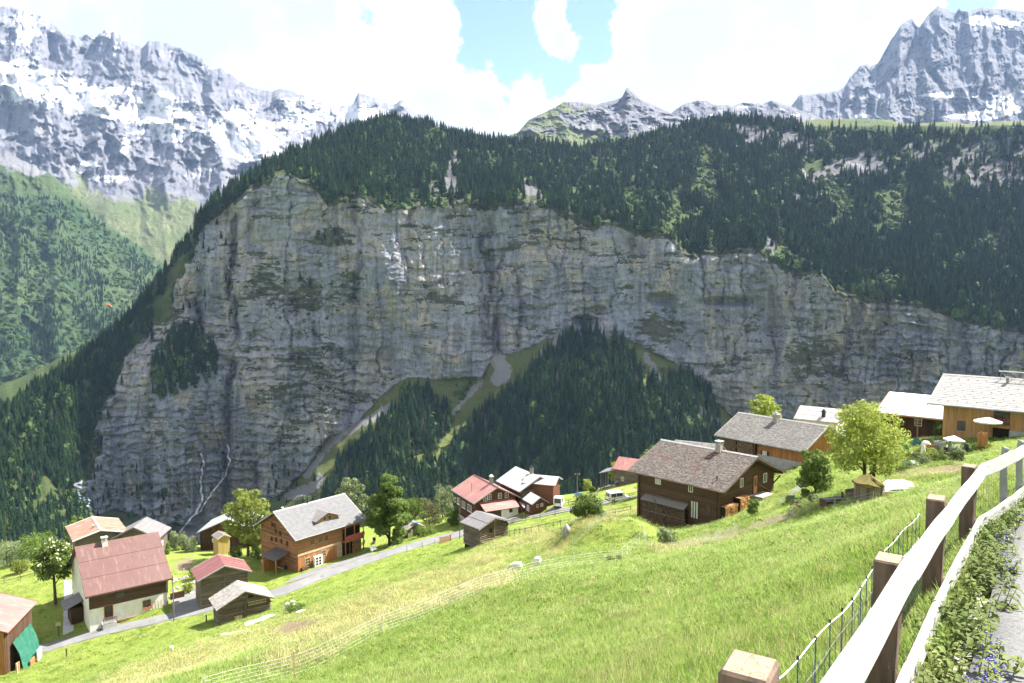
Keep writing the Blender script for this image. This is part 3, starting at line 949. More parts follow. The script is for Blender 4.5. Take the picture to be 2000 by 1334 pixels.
def spruce_mesh(seed, slim=1.0, tiers=10, dead=False):
    r = random.Random(seed)
    mb = MB()
    H = 1.0
    for k in range(tiers):
        f = k / (tiers - 1)
        z = .06 + .90 * f ** .92
        R = (.185 * (1 - f) ** .8 + .014) * slim * r.uniform(.75, 1.15)
        n = 11 if f < .6 else 7
        ph = r.uniform(0, 6.28)
        ztop = min(z + .16 * (1 - f) + .055, 1.0)
        vs = [(r.uniform(-.004, .004), r.uniform(-.004, .004), ztop)]
        for i in range(n * 2):
            q = ph + math.pi * i / n + r.uniform(-.1, .1)
            rr = R * (r.uniform(.85, 1.2) if i % 2 == 0 else r.uniform(.38, .55))
            zz = z - (R * .42 if i % 2 == 0 else -R * .25) * r.uniform(.6, 1.3)
            vs.append((rr * math.cos(q), rr * math.sin(q), zz))
        mb.add(vs, [(0, 1 + i, 1 + (i + 1) % (2 * n)) for i in range(2 * n)])
    me = bpy.data.meshes.new('spruce_crown')
    me.from_pydata(mb.v, [], mb.f)
    me.materials.append(M['spruce'])
    return me


def trunk_mesh():
    return MB().tube([(0, 0, -.04), (0, 0, .4), (0, 0, .9)], [.018, .012, .003], 5).mesh('spruce_trunk')


SPR = [spruce_mesh(i, s) for i, s in enumerate((1.0, .85, 1.15, .75, .95, 1.05))]
TRK = trunk_mesh()
TRK.materials.append(M['bark'])
full = []
for s_ in SPR:
    me = s_.copy()
    full.append(me)
M['dead'] = plain('dead_spruce', (.10, .085, .075), (.07, .06, .055), .2, .9, .1, .2)
M['larch'] = foliage_mat('light_forest_leaves', (.030, .060, .014), (.052, .088, .022), .35, .15)
spruce_col = hidden_collection('spruces', full)


def blob_mesh(seed, n=70, mat=None, leaf=.22):
    r = random.Random(seed)
    mb = MB()
    for i in range(n):
        u, w = r.uniform(0, 6.283), r.uniform(-.25, 1)
        q = math.sqrt(max(0, 1 - w * w))
        rr = r.uniform(.55, 1.0)
        c = Vector((q * math.cos(u) * rr, q * math.sin(u) * rr, (w * .8 + .25) * rr))
        nrm = (c + Vector((r.gauss(0, .4), r.gauss(0, .4), r.gauss(0, .4) + .3))).normalized()
        a = nrm.orthogonal().normalized()
        a = Matrix.Rotation(r.uniform(0, 6.28), 3, nrm) @ a
        bb = nrm.cross(a)
        s = leaf * r.uniform(.6, 1.3)
        mb.add([c + a * s, c + bb * s * .8, c - a * s, c - bb * s * .8], [(0, 1, 2, 3)])
    me = bpy.data.meshes.new('leaf_blob')
    me.from_pydata(mb.v, [], mb.f)
    me.materials.append(mat)
    return me


for k_ in range(2):
    bm_ = blob_mesh(30 + k_, 90, M['larch'], .30)
    for v in bm_.vertices:
        v.co = (v.co.x * .26, v.co.y * .26, v.co.z * .62)
    spruce_col.objects.link(bpy.data.objects.new('spruces_%02d' % (6 + k_), bm_))
d_ = spruce_mesh(50, .7)
d_.materials.clear()
d_.materials.append(M['dead'])
spruce_col.objects.link(bpy.data.objects.new('spruces_08', d_))
shrub_col = hidden_collection('shrubs', [blob_mesh(i, 70, M['shrub'], .34) for i in range(4)])

# forest above the cliff, on the left flank, on the wooded hump, on ledges
FX, FY, FS = [], [], []


def sow(poly, step, cond=None, size=(15, 25), keep=1.0):
    x0, x1 = min(p[0] for p in poly), max(p[0] for p in poly)
    y0, y1 = min(p[1] for p in poly), max(p[1] for p in poly)
    n = int((x1 - x0) * (y1 - y0) / step)
    x, y = rng.uniform(x0, x1, n), rng.uniform(y0, y1, n)
    k = inpoly(x, y, poly)
    if cond is not None:
        k &= cond(x, y)
    k &= rng.random(n) < keep
    FX.append(x[k]); FY.append(y[k]); FS.append(rng.uniform(*size, k.sum()))


ct = lambda x: np.interp(x, MX, tp)
cc = lambda x: np.interp(x, MX, cr)
OPEN = [[(1365, 285), (1388, 280), (1405, 390), (1345, 395)], [(1590, 330), (1630, 318), (1668, 425), (1640, 432)], [(1690, 445), (1762, 400), (1785, 440), (1720, 485)], [(1215, 375), (1235, 350), (1262, 420), (1225, 430)], [(1560, 335), (1600, 300), (1610, 320), (1585, 350)], [(1490, 500), (1530, 480), (1590, 520), (1560, 530)]]


def gapn(x, y):
    g = fbm(x / 45, y / 80, 4, 201) + .25 * fbm(x / 14, y / 14, 2, 202)
    wob = fbm(x / 18, y / 18, 3, 203) * 12
    for pl in OPEN:
        g = g - .75 * inpoly(x + wob, y + wob, pl)
    return g


allp = [(-150, 200), (2150, 200), (2150, 1150), (-150, 1150)]
sow(allp, 19, lambda x, y: (x > 380) & (y > cc(x) + 1) & (y < ct(x) + 5) & (gapn(x, y) > -.42) & ~((x > 1560) & (y < 262) & (rng.random(x.shape) < .85)), (15, 26))
xx = rng.uniform(400, 1560, 520)
FX.append(xx); FY.append(cc(xx) + rng.uniform(0, 5, 520)); FS.append(rng.uniform(12, 22, 520))
sow(allp, 40, lambda x, y: (x < 430) & (y > cc(x) + 1) & (y < 1060) & (fbm(x / 35, y / 35, 3, 204) > -.5) & (x < np.interp(y, [a for a, _ in LB], [b for _, b in LB]) - 5 + fbm(x / 30, y / 30, 3, 207) * 50), (13, 22))
xx = rng.uniform(-140, 420, 300)
FX.append(xx); FY.append(cc(xx) + rng.uniform(1, 16, 300)); FS.append(rng.uniform(12, 20, 300))
HUMP = [(1115, 655), (1150, 645), (1185, 668), (1225, 690), (1255, 745), (1280, 770), (1310, 740), (1345, 735), (1385, 772), (1410, 830), (1400, 880), (1420, 1000), (620, 1000), (640, 965), (700, 960), (860, 910), (905, 850), (960, 800), (1010, 765), (1040, 725), (1080, 690)]
sow(HUMP, 46, lambda x, y: (fbm(x / 40, y / 60, 3, 205) > -.5) & (rng.random(x.shape) < np.where(y < 720, .6, 1)), (22, 31))
sow([(640, 935), (700, 860), (760, 805), (790, 770), (830, 755), (850, 790), (880, 800), (880, 840), (850, 880), (700, 960), (630, 985)], 75, None, (19, 27))
sow([(295, 715), (330, 660), (365, 640), (400, 665), (425, 700), (430, 730), (380, 760), (300, 780)], 60, None, (18, 26))
sow([(600, 455), (640, 450), (700, 490), (690, 505), (640, 500)], 60, None, (10, 16))
sow([(585, 545), (610, 545), (600, 610), (575, 620)], 50, None, (13, 20))
sow([(530, 770), (590, 740), (600, 770), (560, 790)], 60, None, (9, 15))
sow([(640, 380), (860, 385), (900, 420), (700, 425)], 55, lambda x, y: fbm(x / 25, y / 25, 3, 206) > .0, (14, 20))
sow([(400, 430), (460, 420), (470, 560), (380, 620), (330, 600)], 90, None, (9, 16))
sow([(1400, 560), (2000, 660), (2000, 800), (1400, 800)], 1400, None, (7, 13))
sow([(480, 900), (640, 900), (640, 1000), (420, 1010)], 500, None, (9, 15))
sow([(100, 900), (330, 930), (400, 1020), (100, 1020)], 300, None, (10, 18))
fx, fy, fs = map(np.concatenate, (FX, FY, FS))
fp, frk, fsc, _ = on_massif(fx, fy)
ok = (fsc < .35) & ((frk < .5) | (rng.random(len(fx)) < np.where(fx < 400, .2, .12)) | ((fx > 280) & (fx < 440) & (fy > 630)) | (fy > 850))
fx, fy, fs, fp = fx[ok], fy[ok], fs[ok], fp[ok]
fpix = fs * F / fp[:, 1]
hump = inpoly(fx, fy, HUMP) & (fy > 640) & (fy < 955)
# the 300 spruces that show largest stand as single trees
cand = np.where(hump)[0]
pick = cand[np.argsort(-fpix[cand])[:300]]
rest = np.setdiff1d(np.arange(len(fx)), pick)
n = len(rest)
fs[rest] *= .78 + .5 * vn(fx[rest] / 22, fy[rest] / 22, 77)
wid = rng.uniform(.8, 1.5, n)
tag(scatter('spruce_forest', fp[rest] - [0, 0, .5], np.c_[fs[rest] * wid, fs[rest] * wid, fs[rest]], rng.uniform(0, 6.28, n), np.where(rng.random(n) < .012, 8, np.where((rng.random(n) < .10) & (vn(fx[rest] / 40, fy[rest] / 40, 78) > .45), rng.integers(6, 8, n), rng.integers(0, 6, n))), spruce_col),
    'dense dark spruce forest covering the slopes above and below the cliff', 'forest', None, 'stuff')
protos = []
for i in range(6):
    e = empty('spruce_tree')
    tag(e, 'tall dark spruce in the dense stand on the wooded hump below the grey cliff', 'spruce', 'spruces on the wooded hump below the cliff')
    link('trunk', TRK, None, e)
    link('crown', SPR[i], None, e)
    protos.append(e)
used = set()
for k, i in enumerate(pick):
    v_ = int(k % 6)
    e = protos[v_] if v_ not in used else copy_tree(protos[v_])
    used.add(v_)
    e.location = fp[i] - np.array([0, 0, .5])
    w_ = random.uniform(.8, 1.25) * fs[i]
    e.scale = (w_, w_, fs[i])
    e.rotation_euler = (0, 0, random.uniform(0, 6.28))

# light green shrubs in the gaps
FX, FY, FS = [], [], []
sow(allp, 70, lambda x, y: (x > 420) & (y > cc(x) + 4) & (y < ct(x) + 8) & (gapn(x, y) < -.36), (3, 7))
sow(allp, 220, lambda x, y: (x > 420) & (np.abs(y - ct(x)) < 12), (3, 6))
sow([(1080, 690), (1180, 660), (1260, 700), (1350, 760), (1400, 900), (1250, 860), (950, 800)], 260, None, (3, 6))
sow([(640, 930), (760, 800), (830, 750), (930, 750), (860, 880), (700, 960)], 120, None, (2, 5))
sow([(1180, 480), (1560, 480), (2000, 640), (2000, 800), (1400, 800)], 500, None, (2, 4))
sow([(200, 700), (450, 560), (640, 500), (700, 800), (400, 1020), (100, 1000)], 300, None, (2, 4))
fx, fy, fs = map(np.concatenate, (FX, FY, FS))
p_, rr_, sc_, _ = on_massif(fx, fy)
k = (sc_ < .4) & ((rr_ < .7) | (rng.random(len(fx)) < .4))
p_, fs = p_[k], fs[k]
n = len(p_)
tag(scatter('hillside_shrubs', p_, fs, rng.uniform(0, 6.28, n), rng.integers(0, 4, n), shrub_col), 'bright green shrubs filling gaps in the spruce forest', 'shrubs', None, 'stuff')

# trees and shrubs on the far slope beyond the left flank
jx, jy = rng.integers(0, SLX.shape[1], 9000), rng.integers(4, SLX.shape[0], 9000)
sx, sy = SLX[jy, jx], SLY[jy, jx]
dm = fbm(sx / 50 + sy / 90, sy / 45 - sx / 60, 4, 211)
edge = sy - np.interp(sx, [a for a, _ in SLC], [b for _, b in SLC])
forest = (sy > 385) & (sy < 780) & (dm > -.10 + .25 * sstep(sy, 620, 720)) & (edge > 3)
bush = (sy > 400) & ~forest & (rng.random(9000) < .55)
p_ = SLP[jy, jx]
k = np.where(forest)[0][:5200]
tag(scatter('far_spruce_forest', p_[k], np.c_[np.full(len(k), 21.), np.full(len(k), 21.), rng.uniform(14, 24, len(k))], rng.uniform(0, 6.28, len(k)), rng.integers(0, 6, len(k)), spruce_col), 'spruce belts on the far green valley slope', 'forest', None, 'stuff')
k = np.where(bush)[0]
tag(scatter('far_shrubs', p_[k], rng.uniform(4, 9, len(k)), rng.uniform(0, 6.28, len(k)), rng.integers(0, 4, len(k)), shrub_col), 'bright green shrubs on the far valley slope', 'shrubs', None, 'stuff')

# ------------------------------------------------------------------ haze: one even box of air round everything
hz = MB().box(-9500, -3200, -380, 9500, 10500, 2600).mesh('haze')
m = bpy.data.materials.new('haze_air')
m.use_nodes = True
t = m.node_tree
t.nodes.clear()
vol = nd(t, 'ShaderNodeVolumePrincipled', i={'Color': (.42, .62, 1.0, 1), 'Density': 3.0e-5, 'Anisotropy': .2})
t.links.new(vol.outputs[0], nd(t, 'ShaderNodeOutputMaterial').inputs['Volume'])
tag(link('haze', hz, m), 'pale blue mountain haze', 'haze', None, 'stuff')
# ------------------------------------------------------------------ building materials
hw, vw = (.35, .35, 7), (7, 7, .35)
M['wood_dark'] = plain('wood_dark_brown', (.108, .058, .034), (.054, .031, .020), 2.2, .75, .25, .22, .008, hw)
M['wood_dark_v'] = plain('wood_dark_brown_upright', (.100, .055, .032), (.050, .030, .020), 2.2, .8, .2, .25, .008, vw)
M['wood_orange'] = plain('wood_honey', (.36, .180, .072), (.235, .108, .042), 2.0, .7, .3, .15, .006, hw)
M['wood_orange_v'] = plain('wood_honey_upright', (.44, .20, .075), (.26, .105, .04), 2.0, .7, .3, .18, .006, vw)
M['wood_stained'] = plain('wood_honey_stained', (.30, .145, .062), (.10, .055, .032), 1.3, .8, .2, .25, .006, hw)
M['wood_new'] = plain('larch_new', (.43, .250, .105), (.30, .155, .058), 1.6, .7, .3, .14, .006, vw)
M['wood_grey'] = plain('wood_weathered', (.190, .150, .115), (.080, .062, .048), 1.8, .85, .2, .28, .012, hw)
M['wood_grey_v'] = plain('wood_weathered_upright', (.20, .16, .125), (.085, .067, .052), 1.8, .85, .2, .28, .012, vw)
M['wood_red'] = plain('wood_red_brown', (.150, .058, .032), (.075, .032, .020), 2.2, .75, .25, .2, .008, hw)
M['wood_pale'] = plain('wood_pale', (.50, .40, .27), (.36, .27, .17), 3, .8, .2, .15, .005)
M['wood_yellow'] = plain('wood_yellow', (.50, .36, .15), (.40, .27, .10), 2, .8, .2, .1, .005, vw)
M['cut_wood'] = plain('split_firewood', (.46, .27, .12), (.27, .14, .06), 5, .85, .15, .4, .01)
M['cut_wood_old'] = plain('old_firewood', (.24, .165, .105), (.12, .08, .05), 5, .85, .15, .4, .01)
M['plaster'] = plain('white_plaster', (.74, .72, .66), (.62, .59, .53), 1.2, .9, .2, 0, .004)
M['white'] = plain('white_paint', (.78, .77, .74), (.66, .65, .62), 6, .6, .35)
M['concrete'] = plain('concrete', (.40, .40, .39), (.30, .30, .295), 1.5, .9, .2, 0, .005)
M['stone'] = plain('field_stone', (.33, .31, .28), (.20, .185, .165), 3, .9, .2, .25, .03)
M['black'] = plain('black_metal', (.02, .02, .022), (.03, .03, .03), 5, .5, .4)
M['steel'] = plain('galvanised_steel', (.32, .335, .35), (.22, .23, .245), 4, .5, .5, 0, 0, (1, 1, .3), .5)
M['grey_trim'] = plain('grey_trim', (.33, .32, .31), (.24, .235, .23), 4, .7, .3)
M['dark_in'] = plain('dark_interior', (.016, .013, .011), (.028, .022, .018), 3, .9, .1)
M['red_cloth'] = plain('red_flowers', (.45, .05, .05), (.60, .20, .20), 30, .8, .2)
M['tarp_green'] = plain('green_tarpaulin', (.014, .085, .055), (.03, .13, .09), 2, .45, .4, 0, .03)
M['blue'] = plain('blue_plastic', (.05, .14, .38), (.04, .10, .28), 3, .5, .4)
M['curtain'] = plain('curtain', (.62, .60, .55), (.45, .44, .40), 8, .9, .1, 0, 0, (6, 6, .3))
m, t, b = material('window_glass', .08, .6)
setc(t, b, mix(t, noise(t, coords(t), 1.5, 3), (.03, .035, .04), (.07, .075, .08)))
M['glass'] = m


def roof_metal(name, c1, c2, c3, sc=(1, 1, 1), rough=.5, amt=.6):
    m, t, b = material(name, rough, .4)
    q = coords(t, sc)
    c = mix(t, mapr(t, noise(t, q, .55, 5, .6), .3, .7), c1, c2)
    c = mix(t, mapr(t, noise(t, coords(t, (2.2, .35, .35)), 1.0, 5, .65), .52, .7, 0, amt), c, c3)
    c = mix(t, mapr(t, noise(t, coords(t), 2.6, 4, .6), .60, .72, 0, amt * .8), c, c3)
    setc(t, b, c)
    bump(t, b, noise(t, coords(t), 3, 3), .2, .01)
    return m


M['roof_red'] = roof_metal('roof_faded_red', (.112, .052, .044), (.094, .043, .037), (.165, .115, .10))
M['roof_red2'] = roof_metal('roof_bright_red', (.165, .058, .056), (.14, .05, .048), (.22, .13, .12))
M['roof_pink'] = roof_metal('roof_pale_red', (.28, .13, .11), (.23, .10, .087), (.35, .27, .24))
M['roof_rust'] = roof_metal('roof_rusty_tin', (.25, .125, .08), (.20, .095, .06), (.40, .35, .31), (1, 1, 1), .55, .9)
M['roof_grey'] = roof_metal('roof_grey_sheet', (.145, .136, .136), (.120, .113, .115), (.20, .19, .187))
M['roof_pale'] = roof_metal('roof_pale_grey', (.38, .365, .345), (.33, .315, .30), (.45, .44, .42))
M['roof_white'] = roof_metal('roof_white_sheet', (.72, .71, .70), (.66, .65, .64), (.78, .78, .77))
M['roof_green'] = roof_metal('roof_pale_green', (.27, .30, .275), (.23, .255, .235), (.34, .36, .34))
M['roof_dark'] = roof_metal('roof_dark_sheet', (.085, .078, .078), (.07, .066, .068), (.13, .12, .12))


def shingle_mat(name, c1, c2, c3, amt3):
    m, t, b = material(name, .9, .2)
    r = at_(t, 'rnd')
    c = mix(t, r, c1, c2)
    n = noise(t, coords(t), .35, 5, .6)
    c = mix(t, mth(t, 'MULTIPLY', mapr(t, n, .50, .66), mapr(t, mth(t, 'FRACT', mth(t, 'MULTIPLY', r, 5.7)), .2, .8, 0, amt3)), c, c3)
    c = mix(t, mapr(t, noise(t, coords(t), 5, 4), .55, .75, 0, .4), c, c2)
    setc(t, b, c)
    bump(t, b, noise(t, coords(t), 12, 3), .4, .01)
    return m


M['sh_brown'] = shingle_mat('shingles_mossy_grey', (.140, .122, .110), (.058, .049, .043), (.100, .040, .027), 1.0)
M['sh_grey'] = shingle_mat('shingles_grey', (.165, .157, .148), (.100, .094, .088), (.20, .185, .16), .6)
M['sh_silver'] = shingle_mat('shingles_silver', (.30, .28, .26), (.17, .158, .145), (.21, .18, .15), .6)
M['sh_slate'] = shingle_mat('slates_grey', (.150, .150, .154), (.122, .122, .126), (.17, .17, .17), .5)
M['sh_pale'] = shingle_mat('tiles_pale_grey', (.245, .236, .228), (.230, .221, .214), (.255, .248, .242), .5)


def Z1(x, y): return x * .3074, 900 + y * .3074
def Z2(x, y): return 340 + x * .3075, 860 + y * .3075
def Z3(x, y): return 700 + x * .21, 860 + y * .21
def Z4(x, y): return 1080 + x * .25, 820 + y * .25
def Z5(x, y): return 1380 + x * .31, 730 + y * .31


UNIT = MB().box(-.5, -.5, -.5, .5, .5, .5).mesh('board')


HOUSES = []


class House:
    """gable-roofed building measured from three roof corners of the photograph: E1, E2 (ends of the near eave), R1 (ridge above E1)"""

    def __init__(s, name, label, cat, e1, e2, r1, D, base, og=.6, oe=.7, half=None, rise=None, group=None, L=None, yaw=None):
        E1 = at(*e1, D)
        E2 = onz(*e2, E1[2])
        ax = E2 - E1
        s.L = L or float(np.linalg.norm(ax))
        s.yaw = math.atan2(ax[1], ax[0]) if yaw is None else math.radians(yaw)
        ax = np.array([math.cos(s.yaw), math.sin(s.yaw), 0])
        d = ray(*r1)
        R = d * (np.dot(E1, ax) / np.dot(d, ax))
        w = R - E1
        s.side = 1.0 if ax[0] * w[1] - ax[1] * w[0] > 0 else -1.0
        s.half = half or float(np.hypot(w[0], w[1]))
        s.rise = rise or float(w[2])
        s.og, s.oe = og, oe
        s.zb = base
        s.ze = E1[2] - base
        s.slope = s.rise / s.half
        s.root = empty(name, (E1[0], E1[1], base), s.yaw)
        s.O = np.array([E1[0], E1[1], base])
        s.ax, s.ay = ax, np.array([-ax[1], ax[0], 0]) * s.side
        tag(s.root, label, cat, group)
        HOUSES.append(s)

    # local point from (x along ridge, y across, z)
    def l(s, x, y, z): return (x, y * s.side, z)

    def wpt(s, x, y, z): return s.O + s.ax * x + s.ay * y + np.array([0, 0, z])

    def loc_ray(s, px, py):
        d = ray(px, py)
        o = -s.O
        return np.array([o @ s.ax, o @ s.ay, o[2]]), np.array([d @ s.ax, d @ s.ay, d[2]])

    def fp(s, face, px, py):
        """photo pixel -> (along, z) on a wall"""
        o, d = s.loc_ray(px, py)
        if face in 'EB':
            y = s.oe if face == 'E' else 2 * s.half - s.oe
            k = (y - o[1]) / d[1]
            return (o + d * k)[[0, 2]]
        x = s.og if face == 'G' else s.L - s.og
        k = (x - o[0]) / d[0]
        return (o + d * k)[[1, 2]]

    def rp(s, px, py, far=False):
        o, d = s.loc_ray(px, py)
        # near slope: z = ze + slope*y ; far slope: z = ze + slope*(2half-y)
        sg = -1 if far else 1
        c0 = s.ze + (2 * s.half * s.slope if far else 0)
        k = (c0 + sg * s.slope * o[1] - o[2]) / (d[2] - sg * s.slope * d[1])
        return o + d * k

    def fm(s, face, a, d, z):
        if face == 'E': return s.l(a, s.oe - d, z)
        if face == 'B': return s.l(a, 2 * s.half - s.oe + d, z)
        if face == 'G': return s.l(s.og - d, a, z)
        return s.l(s.L - s.og + d, a, z)

    def fbox(s, mb, face, a0, a1, d0, d1, z0, z1):
        p = [s.fm(face, a, d, z) for z in (z0, z1) for d in (d0, d1) for a in (a0, a1)]
        return mb.add(p, [(0, 2, 3, 1), (4, 5, 7, 6), (0, 1, 5, 4), (2, 6, 7, 3), (0, 4, 6, 2), (1, 3, 7, 5)])

    def ztop(s, y): return s.ze + s.slope * min(y, 2 * s.half - y)

    def walls(s, mat, th=.2, down=1.5, name='wall'):
        mb = MB()
        y0, y1 = s.oe, 2 * s.half - s.oe
        zt = lambda y: s.ztop(y) - th - .02
        poly = [(y0 * s.side, -down), (y1 * s.side, -down), (y1 * s.side, zt(y1)), (s.half * s.side, zt(s.half)), (y0 * s.side, zt(y0))]
        mb.prism(poly, 0, s.og, s.L - s.og)
        s.th = th
        s.wall = mb.build(name, mat, s.root)
        return s.wall

    def roof(s, mat, th=.16, edge=None, courses=0, shingle=None, ssize=(.3, .26), ridge=None, sides=(0, 1), names='roof_panel'):
        s.panels = []
        for k in (0, 1):
            ya, yb = (0, s.half) if k == 0 else (2 * s.half, s.half)
            za, zb = s.ze, s.ze + s.rise
            mb = MB()
            mb.prism([(ya * s.side, za - th), (yb * s.side, zb - th), (yb * s.side, zb), (ya * s.side, za)], 0, 0, s.L)
            o = mb.build(names, mat, s.root)
            s.panels.append(o)
            if edge is not None:
                for x0, x1 in ((-.04, .08), (s.L - .08, s.L + .04)):
                    eb = MB()
                    eb.prism([(ya * s.side, za - th - .06), (yb * s.side, zb - th - .06), (yb * s.side, zb + .03), (ya * s.side, za + .03)], 0, x0, x1)
                    eb.build('bargeboard', edge, s.root)
            if courses:
                for c in range(courses):
                    f0, f1 = c / courses, (c + 1) / courses
                    q = lambda f: (ya + (yb - ya) * f, za + (zb - za) * f)
                    (y0, z0), (y1, z1) = q(f0), q(min(f1 + .015, 1))
                    mb = MB()
                    mb.prism([(y0 * s.side, z0 + .05), (y1 * s.side, z1 + .012), (y1 * s.side, z1 + .03), (y0 * s.side, z0 + .085)], 0, -.05, s.L + .05)
                    mb.build('roof_sheet', mat, o)
            if shingle is not None:
                V, Fc, rn = [], [], []
                SL = math.hypot(s.half, s.rise)
                nr = max(3, int(SL / ssize[1]))
                nc = max(3, int((s.L + .1) / ssize[0]))
                for r in range(nr):
                    f0, f1 = r / nr - .2 / nr, (r + 1.35) / nr
                    f1 = min(f1, 1.0)
                    for c_ in range(nc):
                        x0 = -.05 + (s.L + .1) * (c_ + (.5 if r % 2 else 0) - .25) / nc
                        x1 = x0 + (s.L + .1) / nc * .965
                        x0, x1 = max(x0, -.05), min(x1, s.L + .05)
                        if x1 - x0 < .03:
                            continue
                        j = random.uniform(-.12, .12) / nr
                        h0 = random.uniform(.028, .055)
                        i = len(V)
                        for f, h in ((f0 + j, .012), (f0 + j, h0), (f1, .014)):
                            y, z = ya + (yb - ya) * f, za + (zb - za) * f
                            V += [(x0, y * s.side, z + h), (x1, y * s.side, z + h)]
                        Fc += [(i, i + 1, i + 3, i + 2), (i + 2, i + 3, i + 5, i + 4)]
                        rn += [random.random()] * 6
                me = bpy.data.meshes.new('shingles')
                me.from_pydata(V, [], Fc)
                bm = bmesh.new(); bm.from_mesh(me); bmesh.ops.recalc_face_normals(bm, faces=bm.faces)
                up = sum(f.normal.z for f in bm.faces)
                for f in bm.faces:
                    if f.normal.z < -.1:
                        f.normal_flip()
                bm.to_mesh(me); bm.free()
                attr(me, 'rnd', np.array(rn))
                so = link('shingles', me, shingle, o)
                so['kind'] = 'stuff'
        if ridge is not None:
            mb = MB()
            mb.prism([((s.half - .22) * s.side, s.ze + s.rise - .22 * s.slope + .07), (s.half * s.side, s.ze + s.rise + .12), ((s.half + .22) * s.side, s.ze + s.rise - .22 * s.slope + .07), (s.half * s.side, s.ze + s.rise + .02)], 0, -.06, s.L + .06)
            mb.build('ridge_cap', ridge, s.root)

    def boards(s, face, mat, bh=.2, z0=None, z1=None, a0=None, a1=None, vertical=False, th=.035, out=0.0, name='board', log=False):
        if face in 'EB':
            A0, A1 = s.og, s.L - s.og
        else:
            A0, A1 = s.oe, 2 * s.half - s.oe
        a0 = A0 if a0 is None else a0
        a1 = A1 if a1 is None else a1
        zt = lambda a: (s.ztop(a) if face in 'GH' else s.ztop(s.oe)) - s.th - .04
        z0 = -.3 if z0 is None else z0
        if vertical:
            n = max(1, int(round((a1 - a0) / bh)))
            for k in range(n):
                q0, q1 = a0 + (a1 - a0) * k / n, a0 + (a1 - a0) * (k + 1) / n
                top = min(zt(q0), zt(q1), zt((q0 + q1) / 2)) if z1 is None else min(z1, zt(q0), zt(q1))
                if top - z0 < .1:
                    continue
                mb = MB()
                s.fbox(mb, face, q0 + .008, q1 - .008, out - .02, out + th + random.uniform(-.008, .008), z0, top)
                mb.build(name, mat, s.root)
        else:
            topmax = max(zt(a0), zt(a1), zt(min(max(s.half, a0), a1)) if face in 'GH' else -9)
            ze_ = topmax if z1 is None else min(z1, topmax)
            n = max(1, int(round((ze_ - z0) / bh)))
            for k in range(n):
                q0, q1 = z0 + (ze_ - z0) * k / n, z0 + (ze_ - z0) * (k + 1) / n
                b0, b1 = a0, a1
                if face in 'GH' and q1 > zt(b0):
                    b0 = (q1 + s.th + .04 - s.ze) / s.slope
                if face in 'GH' and q1 > zt(b1):
                    b1 = 2 * s.half - (q1 + s.th + .04 - s.ze) / s.slope
                if b1 - b0 < .15:
                    continue
                mb = MB()
                if log:
                    r = (q1 - q0) * .54
                    ex = .28 if k % 2 == (0 if face in 'EB' else 1) else .12
                    e0, e1 = (b0 - ex if b0 == a0 else b0), (b1 + ex if b1 == a1 else b1)
                    mb.tube([s.fm(face, e0, -.02, (q0 + q1) / 2), s.fm(face, (e0 + e1) / 2, -.02 + random.uniform(-.02, .03), (q0 + q1) / 2 + random.uniform(-.02, .02)), s.fm(face, e1, -.02, (q0 + q1) / 2)], [r * random.uniform(.9, 1.05) for _ in range(3)], 7)
                    mb.build('log', mat, s.root)
                else:
                    s.fbox(mb, face, b0, b1, out - .02, out + th + random.uniform(-.006, .006), q0 + .006, q1 - .006)
                    mb.build(name, mat, s.root)

    def window(s, face, px, py, w=.8, h=1.0, frame='white', pane='glass', shut=None, cross=(1, 1), sill=None, az=None, d=.05, flowers=None):
        a, z = s.fp(face, px, py) if az is None else az
        t_ = .07
        mb = MB()
        for (p0, p1, q0, q1) in ((a - w / 2, a + w / 2, z - h / 2, z - h / 2 + t_), (a - w / 2, a + w / 2, z + h / 2 - t_, z + h / 2), (a - w / 2, a - w / 2 + t_, z - h / 2 + t_, z + h / 2 - t_), (a + w / 2 - t_, a + w / 2, z - h / 2 + t_, z + h / 2 - t_)):
            s.fbox(mb, face, p0, p1, -.05, d + .04, q0, q1)
        for k in range(1, cross[0] + 1):
            c = a - w / 2 + w * k / (cross[0] + 1)
            s.fbox(mb, face, c - .025, c + .025, -.02, d + .03, z - h / 2 + t_, z + h / 2 - t_)
        for k in range(1, cross[1] + 1):
            c = z - h / 2 + h * k / (cross[1] + 1)
            s.fbox(mb, face, a - w / 2 + t_, a + w / 2 - t_, -.02, d + .02, c - .02, c + .02)
        fo = mb.build('window', M[frame], s.root)
        mb = MB()
        s.fbox(mb, face, a - w / 2 + .03, a + w / 2 - .03, -.05, d, z - h / 2 + .03, z + h / 2 - .03)
        mb.build('pane', M[pane], fo)
        if sill:
            mb = MB()
            s.fbox(mb, face, a - w / 2 - .08, a + w / 2 + .08, -.02, d + .12, z - h / 2 - .07, z - h / 2 - .005)
            mb.build('sill', M[sill], fo)
        if shut:
            for sg in (-1, 1):
                mb = MB()
                c = a + sg * (w / 2 + w * .27)
                s.fbox(mb, face, c - w * .25, c + w * .25, 0, d + .02, z - h / 2, z + h / 2)
                mb.build('shutter', M[shut], fo)
        if flowers:
            mb = MB()
            for _ in range(30):
                aa, zz, dd = a + random.uniform(-.55, .55) * w, z - h / 2 + random.uniform(-.12, .2), d + random.uniform(.02, .3)
                s.fbox(mb, face, aa - .05, aa + .05, dd - .05, dd + .05, zz - .05, zz + .05)
            mb.build('flower_box', M[flowers], fo)
        return fo

